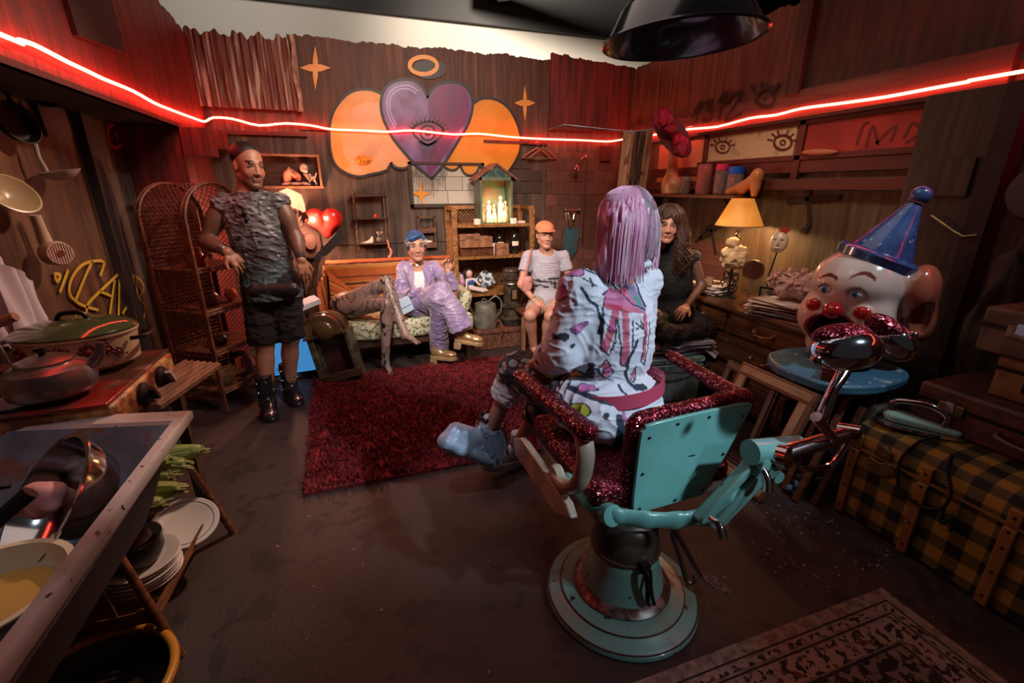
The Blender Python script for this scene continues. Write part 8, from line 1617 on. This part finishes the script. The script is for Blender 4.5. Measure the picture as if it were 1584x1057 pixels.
hb_ = A_y(815, 440, 3.93); t2 = thing('shoulder_bag', 'soft pink shoulder bag at the side of the person in the peach cap', 'bag', hb_); S = SDF(hb_ - .16, hb_ + .2, .005); S.ell(hb_, (.055, .04, .075), k=.02).ell(hb_ + V(.01, -.01, .05), (.04, .035, .03), k=.02); P_, F_ = S.mesh(); P_ += .005 * vnoise(P_ * V(1.5, 1, .5), 70, 5)[:, None]; m_pb = mat('pink_bag', (.6, .27, .24), .5); np_mesh('bag_body', P_, F_, m_pb, t2); obj('bag_strap', M().tube(smoothp([hb_ + V(-.02, 0, .06), A_y(815, 415, 3.93), A_y(820, 392, 3.97), J['sL'] + V(.03, .0, .065)], 5), .016, 8, sq=.35), m_pb, t2)
Fw = frame(J['wR'] - J['eR']); obj('wrist_watch', M().tube([J['wR'] - nrm(J['wR'] - J['eR']) * .012 + Fw @ V(.026 * math.cos(a), .026 * math.sin(a), 0) for a in np.linspace(0, 2 * PI, 18, False)], .007, 6, closed=True), mat('white_strap', (.7, .68, .66), .4), t); Fw = frame(J['wL'] - J['eL']); obj('bracelet', M().tube([J['wL'] - nrm(J['wL'] - J['eL']) * .012 + Fw @ V(.026 * math.cos(a), .026 * math.sin(a), 0) for a in np.linspace(0, 2 * PI, 18, False)], .004, 6, closed=True), m_brass, t)

# ---------- dark-haired person in black on the paper pile
J = dict(head=A_y(1033, 350, 2.80), neck=A_y(1036, 388, 2.84), sL=A_y(1010, 398, 2.92), sR=A_y(1072, 398, 2.78), eL=A_y(998, 440, 2.86), wL=A_y(1003, 478, 2.72), eR=A_y(1086, 442, 2.70), wR=A_y(1062, 474, 2.60),
         hL=A_y(1025, 492, 2.84), hR=A_y(1062, 492, 2.76), kL=A_y(1000, 505, 2.55), kR=A_y(1092, 512, 2.58), aL=A_y(1048, 520, 2.52), aR=A_y(1025, 520, 2.50))
t = thing('person', 'dark-haired person in black sitting cross-legged on the pile of papers', 'person', (J['hL'][0], J['hL'][1], .49)); SK4 = (.5, .25, .17); RH = hframe(nrm(V(-.55, -.85, .0)), (.05, 0, 1)); hc_ = J['head']
S = SDF(*lohi(list(J.values()), .16), .0045); sdf_head(S, hc_, RH, .98, J['neck'], True); sdf_torso(S, J, -.02, .125)
for q in 'LR': limb(S, J['s' + q], J['e' + q], .04, .033); limb(S, J['e' + q], J['w' + q], .033, .023); limb(S, J['h' + q], J['k' + q], .07, .05); limb(S, J['k' + q], J['a' + q], .045, .03)
sdf_hand(S, J['wR'], V(-.6, -.3, -.2), V(0, -.4, 1), -1, .4, .95); sdf_hand(S, J['wL'], V(.3, -.6, -.1), V(0, -.3, 1), 1, .4, .95); P_, F_ = S.mesh()
def sleeves(C, P):
    m_ = np.zeros(len(P), bool)
    for q in 'LR':
        for a, b_ in ((J['s' + q], J['e' + q]), (J['e' + q], J['w' + q])): d = b_ - a; tt = np.clip(((P - a) @ d) / (d @ d), 0, 1); m_ |= (np.linalg.norm(P - a - tt[:, None] * d, axis=1) < .06) & (((P - a) @ d) / (d @ d) < 1)
    return lerp(C, (.02, .012, .012), m_ * .8)
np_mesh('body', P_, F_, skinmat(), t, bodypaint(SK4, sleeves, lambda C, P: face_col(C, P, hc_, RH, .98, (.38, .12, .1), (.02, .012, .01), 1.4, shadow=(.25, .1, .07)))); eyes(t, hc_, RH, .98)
S = SDF(*lohi([J[k] for k in ('neck', 'sL', 'sR', 'hL', 'hR')], .22), .005); Ft, ch, pv, up_ = sdf_torso(S, J, .006, .13); S.cap(J['neck'], J['neck'] * .6 + J['head'] * .4, .056, .054, k=.02); S.cap(J['neck'] * .55 + J['head'] * .45, J['head'], .05, .1, sub=True, k=.004)
m_bk = mat('black_knit', (.01, .012, .012), .8, bump=.3, bscale=90); garment('sleeveless_top', S, m_bk, t, None, .003)
S = SDF(*lohi([J[k] for k in ('hL', 'hR', 'kL', 'kR', 'aL', 'aR')], .18), .006)
for q in 'LR': S.cap(J['h' + q], J['k' + q], .1, .075, k=.03).cap(J['k' + q], J['a' + q], .07, .06, k=.03)
garment('loose_trousers', S, mat('black_cloth', (.012, .011, .012), .75), t, None, .009, 18)
S = SDF(hc_ - .22, hc_ + .2, .0045); g = lambda x, y, z: hc_ + RH @ V(x, y, z); S.ell(g(.01, -.035, .05), (.112, .115, .105), RH).cap(g(-.07, -.02, .02), g(-.09, -.02, -.18), .05, .045, k=.03).cap(g(.08, -.02, .02), g(.12, -.03, -.2), .055, .055, k=.03).ell(g(0, .11, -.02), (.058, .09, .088), RH, sub=True, k=.008); P_, F_ = S.mesh(); P_ += .004 * vnoise(P_ * V(3, 3, .4), 70, 5)[:, None]; m_dbh = mat('long_brown_hair', (.03, .013, .009), .45, col2=(.07, .03, .018), nscale=20, nstretch=(4, 4, .5), bump=.5, bscale=60); np_mesh('hair', P_, F_, m_dbh, t)
def gd(f, q):
    a = q.uniform(.62, 2.52) * (1 if q.random() < .5 else -1); a = -PI / 2 + (a if a > 0 else a); x, y = .09 * math.cos(a) * 1.0, .095 * math.sin(a) - .03
    L = q.uniform(.2, .34); w_ = q.uniform(-.025, .03); s_ = 1 if x > 0 else -1
    return [g(x * .4, y * .5 - .01, .15), g(x * 1.12, y * 1.1, .1), g(x * 1.4 + w_ * .3, y, .02), g(x * 1.55 + w_, y + .01, -L * .3), g(x * 1.75 - w_, y + .02, -L * .55), g(x * 1.6 + w_ * 2, y + .03, -L * .8), g(x * 1.75 + w_ * .4, y + .03 * (1 if y > -.03 else 0), -L)], 0
strands('hair_strands', t, m_dbh, 330, gd, r=.0055, seed=5)

# ---------- pink-haired person sitting sideways on the barber chair
J = dict(head=aty(960, 350, 1.52), neck=aty(962, 402, 1.50), sL=aty(897, 452, 1.50), sR=aty(994, 437, 1.56), eL=aty(868, 545, 1.50), wL=aty(812, 572, 1.74), eR=aty(985, 540, 1.62), wR=aty(930, 570, 1.75),
         hL=aty(925, 640, 1.40), hR=aty(975, 635, 1.52), kL=aty(800, 572, 1.78), kR=aty(850, 600, 1.88), aL=aty(757, 668, 1.95), aR=aty(800, 690, 2.10))
t = thing('person', 'person with pink bobbed hair on the barber chair in a white painted jacket', 'person', (J['hL'][0], J['hL'][1], .56)); RH = hframe(nrm(V(-.42, .9, -.05)), (-.03, 0, 1)); hc_ = J['head']
S = SDF(*lohi(list(J.values()), .17), .0045); sdf_head(S, hc_, RH, 1.0, J['neck'], True); sdf_torso(S, J, -.02)
for q in 'LR': limb(S, J['s' + q], J['e' + q], .044, .037); limb(S, J['e' + q], J['w' + q], .037, .026); limb(S, J['h' + q], J['k' + q], .08, .052); limb(S, J['k' + q], J['a' + q], .046, .034, bulge=(.3, (.01, .01, 0), (.045, .045, .08)))
sdf_hand(S, J['wL'], nrm(J['kL'] + V(-.02, .05, .03) - J['wL']), V(-.2, -.3, 1), -1, .4); P_, F_ = S.mesh(); np_mesh('body', P_, F_, skinmat(), t, bodypaint((.42, .2, .13), lambda C, P: face_col(C, P, hc_, RH, 1.0, (.4, .13, .1), (.03, .02, .02))))
S = SDF(*lohi([J[k] for k in ('neck', 'sL', 'sR', 'hL', 'hR', 'eL', 'eR')], .2), .0042); Ft, ch, pv, up_ = sdf_torso(S, J, .024, .15, .115, .15, fr=1)
e2 = J['eL'] * .72 + J['wL'] * .28
limb(S, J['sL'], J['eL'], .078, .078, k=.04); S.cap(J['eL'], e2, .076, .07, k=.02); S.cap(e2 + nrm(J['wL'] - J['eL']) * .0, e2 + nrm(J['wL'] - J['eL']) * .16, .052, .09, sub=True, k=.004); S.cap(e2 - nrm(J['wL'] - J['eL']) * .03, e2 - nrm(J['wL'] - J['eL']) * .005, .074, k=.004)
limb(S, J['sR'], J['eR'], .066, .062, k=.04); S.cap(J['neck'] + V(0, 0, .03), J['head'], .062, .085, sub=True, k=.006); S.cap(J['neck'] - Ft[:, 0] * .045, J['neck'] + Ft[:, 0] * .045, .062, k=.02); S.ell(pv + V(0, 0, -.01), (.205, .185, .16), Ft, k=.05).cap(J['hL'], J['hL'] * .8 + J['kL'] * .2, .118, .115, k=.03); S.ell(pv + up_ * .1, (.172, .145, .05), Ft, k=.04); S.cap(J['neck'] + V(0, 0, .05), J['head'], .066, .085, sub=True, k=.004); S.cut(V(0, 0, .578), (0, 0, -1))
def seg(x, z, pts, w_):
    d = np.full(len(x), 9.)
    for a, b_ in zip(pts[:-1], pts[1:]):
        ax_, az = a; dx, dz = b_[0] - ax_, b_[1] - az; tt = np.clip(((x - ax_) * dx + (z - az) * dz) / (dx * dx + dz * dz + 1e-9), 0, 1); d = np.minimum(d, np.hypot(x - ax_ - tt * dx, z - az - tt * dz))
    return d < w_
# the drawing on the cloth, laid out flat on the back panel: x across, z down from the shoulders
BX0, BZ0 = (ch @ Ft[:, 0]), ch[2]
def jk(u, v):      # flat drawing coordinates of the back panel
    p = aty(u, v, 1.40); return ((p - ch) @ Ft[:, 0], p[2] - ch[2])
def pol(l): return [jk(660 + a / 2.202, 280 + b_ / 2.202) for a, b_ in l]
INK = [(pol(l), w_) for l, w_ in (([(590, 310), (650, 350)], .004), ([(615, 300), (670, 345)], .004), ([(645, 285), (690, 335)], .004), ([(650, 350), (700, 320), (730, 325), (755, 430)], .006), ([(650, 350), (700, 420), (750, 440)], .003), ([(620, 400), (600, 470), (590, 570), (610, 590), (630, 540), (635, 470)], .003),
    ([(640, 470), (645, 620), (660, 625), (680, 560), (690, 470)], .003), ([(720, 470), (735, 520), (720, 610), (735, 625), (750, 560), (755, 480)], .003), ([(580, 650), (605, 605), (625, 650), (605, 672), (580, 650)], .003), ([(685, 670), (700, 625), (708, 665), (690, 680), (685, 670)], .003),
    ([(545, 370), (560, 410), (590, 430), (600, 480), (590, 520)], .0055), ([(700, 540), (670, 600), (665, 650), (680, 690), (720, 690)], .008), ([(560, 340), (590, 362)], .003), ([(575, 362), (580, 338)], .003), ([(612, 315), (640, 300)], .003), ([(480, 300), (520, 285), (560, 290)], .005), ([(500, 310), (600, 262), (640, 250)], .003), ([(510, 720), (640, 735)], .009), ([(590, 770), (590, 860)], .016), ([(680, 770), (670, 850)], .017), ([(640, 690), (625, 730)], .006), ([(700, 480), (725, 500)], .003), ([(725, 480), (703, 502)], .003), ([(610, 390), (630, 380)], .004), ([(565, 645), (585, 640), (590, 660)], .004))]
RED = [(pol(l), w_) for l, w_ in (([(630, 420), (730, 430)], .022), ([(700, 360), (640, 440), (600, 570)], .013), ([(665, 450), (655, 610)], .013), ([(740, 440), (730, 600)], .01), ([(605, 625), (605, 655)], .014), ([(698, 645), (697, 668)], .008), ([(640, 400), (700, 400)], .03))]
BLT = pol([(460, 745), (520, 765), (620, 765), (740, 700)])
def jacket_col(P, N):
    L = (P - ch) @ Ft; x = L[:, 0]; z = P[:, 2] - ch[2]; back = (L[:, 1] < .02); C = np.tile(np.array([[.62, .66, .74]]), (len(P), 1))
    for pts, w_ in RED: C = lerp(C, (.52, .03, .1), seg(x, z, pts, w_) * back * .85)
    C = lerp(C, (.55, .2, .4), seg(x, z, pol([(630, 400), (740, 420)]), .02) * back * .7)
    mm_ = seg(x, z, pol([(705, 350), (725, 400), (735, 430)]), .02) * back; C = lerp(C, (.25, .2, .35), mm_); C = lerp(C, (.6, .25, .04), seg(x, z, pol([(715, 335), (722, 350)]), .009) * back); C = lerp(C, (.05, .3, .2), seg(x, z, pol([(720, 400), (728, 420)]), .009) * back)
    for pts, w_ in INK: C = lerp(C, (.015, .03, .06), seg(x, z, pts, w_) * back)
    lf = (x < -.1); nz = vnoise(P * V(1, 1, 1.3), 34, 21); C = lerp(C, (.5, .08, .35), lf * (nz > .8) * .85); n2 = vnoise(P * V(1, 1, 1.2), 30, 25); C = lerp(C, (.42, .42, .04), lf * (n2 > 1.0) * (z < -.12)); C = lerp(C, (.02, .02, .03), lf * (np.abs(n2 - .98) < .1) * (z < -.1)); C = lerp(C, (.02, .03, .05), lf * (np.abs(nz - .78) < .07))
    return C
m_jk = mat('painted_white_denim', (.6, .6, .65), .7, attr=True, bump=.25, bscale=30); garment('painted_jacket', S, m_jk, t, jacket_col, .006, 20, relax=1, label='white jacket painted with pink drips and black lines')
S = SDF(ch - V(.4, .4, .15), ch + V(.4, .4, .3), .0045)     # turned up collar
cl = [J['neck'] + Ft @ V(-.1, .03, -.02), J['neck'] + Ft @ V(-.085, -.03, .0), J['neck'] + Ft @ V(-.05, -.07, .0), J['neck'] + Ft @ V(0, -.085, .0), J['neck'] + Ft @ V(.05, -.07, .0), J['neck'] + Ft @ V(.085, -.03, .0)]
for a, b_ in zip(cl[:-1], cl[1:]): S.cap(a + V(0, 0, .012), b_ + V(0, 0, .012), .012, k=.006).cap(a + V(0, 0, -.02) + Ft @ V(0, -.012, 0), b_ + V(0, 0, -.02) + Ft @ V(0, -.012, 0), .014, k=.012)
P_, F_ = S.mesh(); np_mesh('collar', P_, F_, mat('white_denim', (.6, .62, .68), .7), t)
bc_ = pv + up_ * .115; bt = M(); ring_ = [bc_ + Ft @ V(.172 * math.cos(a), .145 * math.sin(a), .012 * math.sin(a)) for a in np.linspace(0, 2 * PI, 48, False)]
def beltf(u, v): a = 2 * PI * u; return bc_ + Ft @ V(.203 * math.cos(a), .178 * math.sin(a), .01 * math.sin(a + 1)) + up_ * (v - .5) * .055
bo = obj('studded_belt', M().sheet(lambda u, v: beltf(u * .999, v), 60, 4, -.005), mat('pink_leather', (.5, .07, .13), .35), t, smooth=80); b = M()
for k in range(60):
    for v_ in (.3, .7): b.sph(beltf(k / 60 + (.008 if v_ > .5 else 0), v_) , (.0035,) * 3, n=6, m=4)
obj('belt_studs', b, m_chrome, bo)
# patterned trousers with white turn-up
S = SDF(*lohi([J[k] for k in ('hL', 'hR', 'kL', 'kR')], .2), .005)
for q in 'LR': S.cap(J['h' + q] * .92 + J['k' + q] * .08, J['k' + q], .098, .08, k=.04)
kk = J['kL'] * .62 + J['aL'] * .38; S.cap(J['kL'], kk, .076, .072, k=.03); S.cap(J['kR'], J['kR'] * .62 + J['aR'] * .38, .072, .07, k=.03); S.ell(kk + nrm(J['aL'] - J['kL']) * .055, (.15, .15, .05), frame(J['aL'] - J['kL']), sub=True, k=0)
def trou(P, N):
    n1, n2, n3 = vnoise(P, 45, 31), vnoise(P, 50, 32), vnoise(P, 62, 33); C = np.tile(np.array([[.03, .03, .035]]), (len(P), 1)); C = lerp(C, (.3, .32, .3), n1 > .4); C = lerp(C, (.35, .1, .12), n2 > .7); C = lerp(C, (.45, .3, .25), n3 > .9); C = lerp(C, (.01, .01, .012), np.abs(n1 - .4) < .12)
    d = J['aL'] - J['kL']; tt = ((P - J['kL']) @ d) / (d @ d); near = np.linalg.norm(P - kk, axis=1) < .13; return lerp(C, (.62, .6, .62), (tt > .12) * near)
garment('patterned_trousers', S, mat('comic_print', (.3, .3, .3), .7, attr=True), t, trou, .007, 22)
# platform boots
m_bb = mat('silver_blue_leather', (.42, .52, .64), .38, .2, col2=(.25, .32, .42), nscale=14, bump=.3, bscale=40)
bt = boot(t, J['aL'] + V(.0, .0, -.0), nrm(aty(690, 676, 1.92) - aty(745, 668, 1.95)) + V(0, 0, .12), V(.1, 0, 1), m_bb, m_bb, 1.12, .0, lab='silver blue platform boot with fringe'); b = M(); q = random.Random(9); dB = nrm(aty(690, 676, 1.92) - aty(745, 668, 1.95))
S = SDF(J['aL'] - .3, J['aL'] + .3, .005); e1 = aty(712, 690, 1.90); e0 = aty(752, 708, 1.92); S.cap(e0, e1, .06, k=0, flat=.62, fax=V(0, 0, 1)).cap(e1, aty(695, 682, 1.89), .06, .058, k=.01, flat=.75, fax=V(0, 0, 1)).cap(J['aL'] + V(0, 0, .04), J['aL'] + V(0, 0, -.06), .05, .06, k=.03).cap(J['aL'] + V(0, 0, -.06), aty(705, 668, 1.9), .05, .045, k=.03); P_, F_ = S.mesh(); np_mesh('thick_sole', P_, F_, m_bb, bt)
for k in range(34):
    an = PI * (k / 17); p = J['aL'] + V(.066 * math.cos(an), .066 * math.sin(an), .03 + q.uniform(-.02, .03)); L = q.uniform(.11, .19); e_ = p + V(.02 * math.cos(an) + .01, .02 * math.sin(an), -L); s_ = V(-math.sin(an), math.cos(an), 0) * .0075; o_ = V(math.cos(an), math.sin(an), 0) * .004; b.add([p - s_, p + s_, e_ + s_, e_ - s_, p - s_ + o_, p + s_ + o_, e_ + s_ + o_, e_ - s_ + o_], [(0, 1, 2, 3), (7, 6, 5, 4), (0, 4, 5, 1), (1, 5, 6, 2), (2, 6, 7, 3), (3, 7, 4, 0)])
for k in range(5): u = k / 4; c_ = e1 * (1 - u) + (J['aL'] + V(-.03, -.02, -.03)) * u + V(0, -.0, .035 - .02 * u); b.tube([c_ + V(-.03, -.055, -.03), c_ + V(0, -.01, .035), c_ + V(.04, .05, -.02)], .004, 5)
obj('leather_fringe', b, mat('dark_silver_strap', (.22, .28, .38), .35, .4), bt); b = M()
for k in range(60): an = q.uniform(PI, 2 * PI); b.sph(J['aL'] + V(.072 * math.cos(an), .072 * math.sin(an), q.uniform(-.12, .03)), .0045, n=6, m=4)
obj('boot_studs', b, m_chrome, bt); obj('ankle_frill', M().tube([J['aL'] + V(.046 * math.cos(a), .046 * math.sin(a), .085 + .006 * math.sin(9 * a)) for a in np.linspace(0, 2 * PI, 40, False)], .008, 6, closed=True), m_blackm, bt)
boot(t, J['aR'], dB, V(.1, 0, 1), m_bb, m_bb, 1.1, .0, lab='silver blue platform boot')
# hair
m_h = [mat('pink_hair', (.75, .3, .52), .4, col2=(.8, .46, .64), nscale=26, nstretch=(3, 3, .4)), mat('ash_roots', (.28, .24, .25), .45), mat('dark_nape', (.035, .025, .03), .5), mat('pale_pink_hair', (.85, .62, .72), .4)]
S = SDF(hc_ - .22, hc_ + .2, .0042); g = lambda x, y, z: hc_ + RH @ V(x, y, z); S.ell(g(0, -.025, .045), (.098, .11, .09), RH).cap(g(-.065, -.03, .03), g(-.085, -.02, -.085), .05, .042, k=.03).cap(g(.065, -.03, .03), g(.09, -.015, -.12), .05, .042, k=.03).ell(g(0, -.06, -.03), (.09, .06, .07), RH, k=.03).ell(g(0, .12, -.03), (.055, .09, .1), RH, sub=True, k=.01)
P_, F_ = S.mesh(); n_ = vnoise(((P_ - hc_) @ RH) * V(3, 3, .35), 80, 5); P_ += .004 * n_[:, None] * nrm(V(1, 1, 0))
def haircol(P, N):
    L = (P - hc_) @ RH; C = np.tile(np.array([[.72, .27, .47]]), (len(P), 1)); C = lerp(C, (.83, .5, .64), vnoise(L * V(3, 3, .3), 70, 6) > .2); C = lerp(C, (.14, .12, .13), (np.abs(L[:, 0] + .005) < .035 + .02 * vnoise(L * V(3, 3, .3), 90, 7)) * (L[:, 2] > -.02)); C = lerp(C, (.03, .02, .025), (np.abs(L[:, 0]) < .06) * (L[:, 2] < -.06) * (L[:, 1] < 0)); return C
np_mesh('hair', P_, F_, mat('bob_hair', (.6, .2, .4), .42, attr=True, bump=.3, bscale=60, bstretch=(4, 4, .4)), t, haircol, label='pink bobbed hair with ash roots')
def gh(f, q):
    a = q.uniform(-PI * .98, -.02) if q.random() < .75 else q.choice((q.uniform(-.1, .5), q.uniform(PI - .5, PI + .1))); rr = 1; x, y = .102 * math.cos(a), .112 * math.sin(a) - .022
    mid = abs(math.cos(a)) < .42; L = q.uniform(.09, .12) if mid else q.uniform(.12, .17) + (.03 if x > 0 else 0); w_ = q.uniform(-.012, .012); mi = 1 if (abs(math.cos(a)) < .35 and q.random() < .6) else (3 if q.random() < .35 else 0)
    return [g(x * .12 - .01, y * .35 - .01, .139), g(x * .65, y * .75, .115), g(x * 1.0, y * 1.0, .05), g(x * 1.1 + w_, y * 1.07, -.03), g(x * 1.08 + w_ * 2, y * .98, -L)], mi
strands('hair_strands', t, m_h, 1000, gh, r=.0026, seed=3)
def gn(f, q): x = q.uniform(-.05, .055); return [g(x, -.1, -.05), g(x * 1.05, -.105, -.1), g(x * 1.1 + q.uniform(-.01, .01), -.09 - q.uniform(0, .02), -.15)], 2
strands('nape_hair', t, m_h, 70, gn, r=.005, seed=4)

# ---------- dummy legs lying on the sofa
t = thing('mannequin_legs', 'pair of bare dummy legs with black web lines crossed on the sofa', 'mannequin', A_y(530, 480, 4.05)); hp_ = A_y(535, 476, 4.08)
k1, k2 = A_y(598, 436, 3.86), A_y(598, 470, 3.74); a1, a2 = A_y(627, 518, 3.62), V(*(atz(596, 562, .08)[:2]), .08)
S = SDF(*lohi([hp_, k1, k2, a1, a2], .2), .005); S.ell(hp_ + V(.0, .02, .02), (.13, .11, .11), k=.02).cap(hp_ + V(.03, 0, .04), k1, .088, .055, k=.04).cap(hp_ + V(.05, -.06, -.0), k2 + V(0, .04, 0), .08, .055, k=.04); limb(S, k1, a1, .052, .03, bulge=(.3, (-.01, .0, 0), (.045, .045, .09))); limb(S, k2, a2, .052, .032, bulge=(.3, (0, .02, 0), (.048, .048, .09)))
f1, f2 = A_y(645, 530, 3.52), atz(604, 577, .02); S.cap(a1, f1, .032, .018, k=.02).cap(a2, V(f2[0], f2[1], .025), .034, .02, k=.02).ell(a1 + V(-.01, .01, -.02), (.03, .03, .03)).ell(a2 + V(0, .02, -.04), (.03, .035, .035))
for i in range(5):
    for f, d_ in ((f1, nrm(f1 - a1)), (V(f2[0], f2[1], .022), nrm(V(f2[0] - a2[0], f2[1] - a2[1], -.01)))): sd_ = nrm(np.cross(d_, V(0, 0, 1))); p = f + sd_ * (.018 - .009 * i); S.cap(p, p + d_ * (.022 - .002 * i), .0075 if i else .01, k=.004)
P_, F_ = S.mesh()
def web(P, N):
    C = np.tile(np.array([[.3, .2, .17]]), (len(P), 1)); n1, n2 = vnoise(P * V(1, 1, .5), 32, 41), vnoise(P * V(1, 1, .6), 46, 42); C = lerp(C, (.16, .11, .1), (vnoise(P, 9, 3) > 0) * .5); C = lerp(C, (.015, .013, .015), (np.abs(n1) < .08) | (np.abs(n2) < .06)); return C
np_mesh('legs', P_, F_, mat('dummy_skin', (.3, .2, .2), .4, attr=True), t, web)
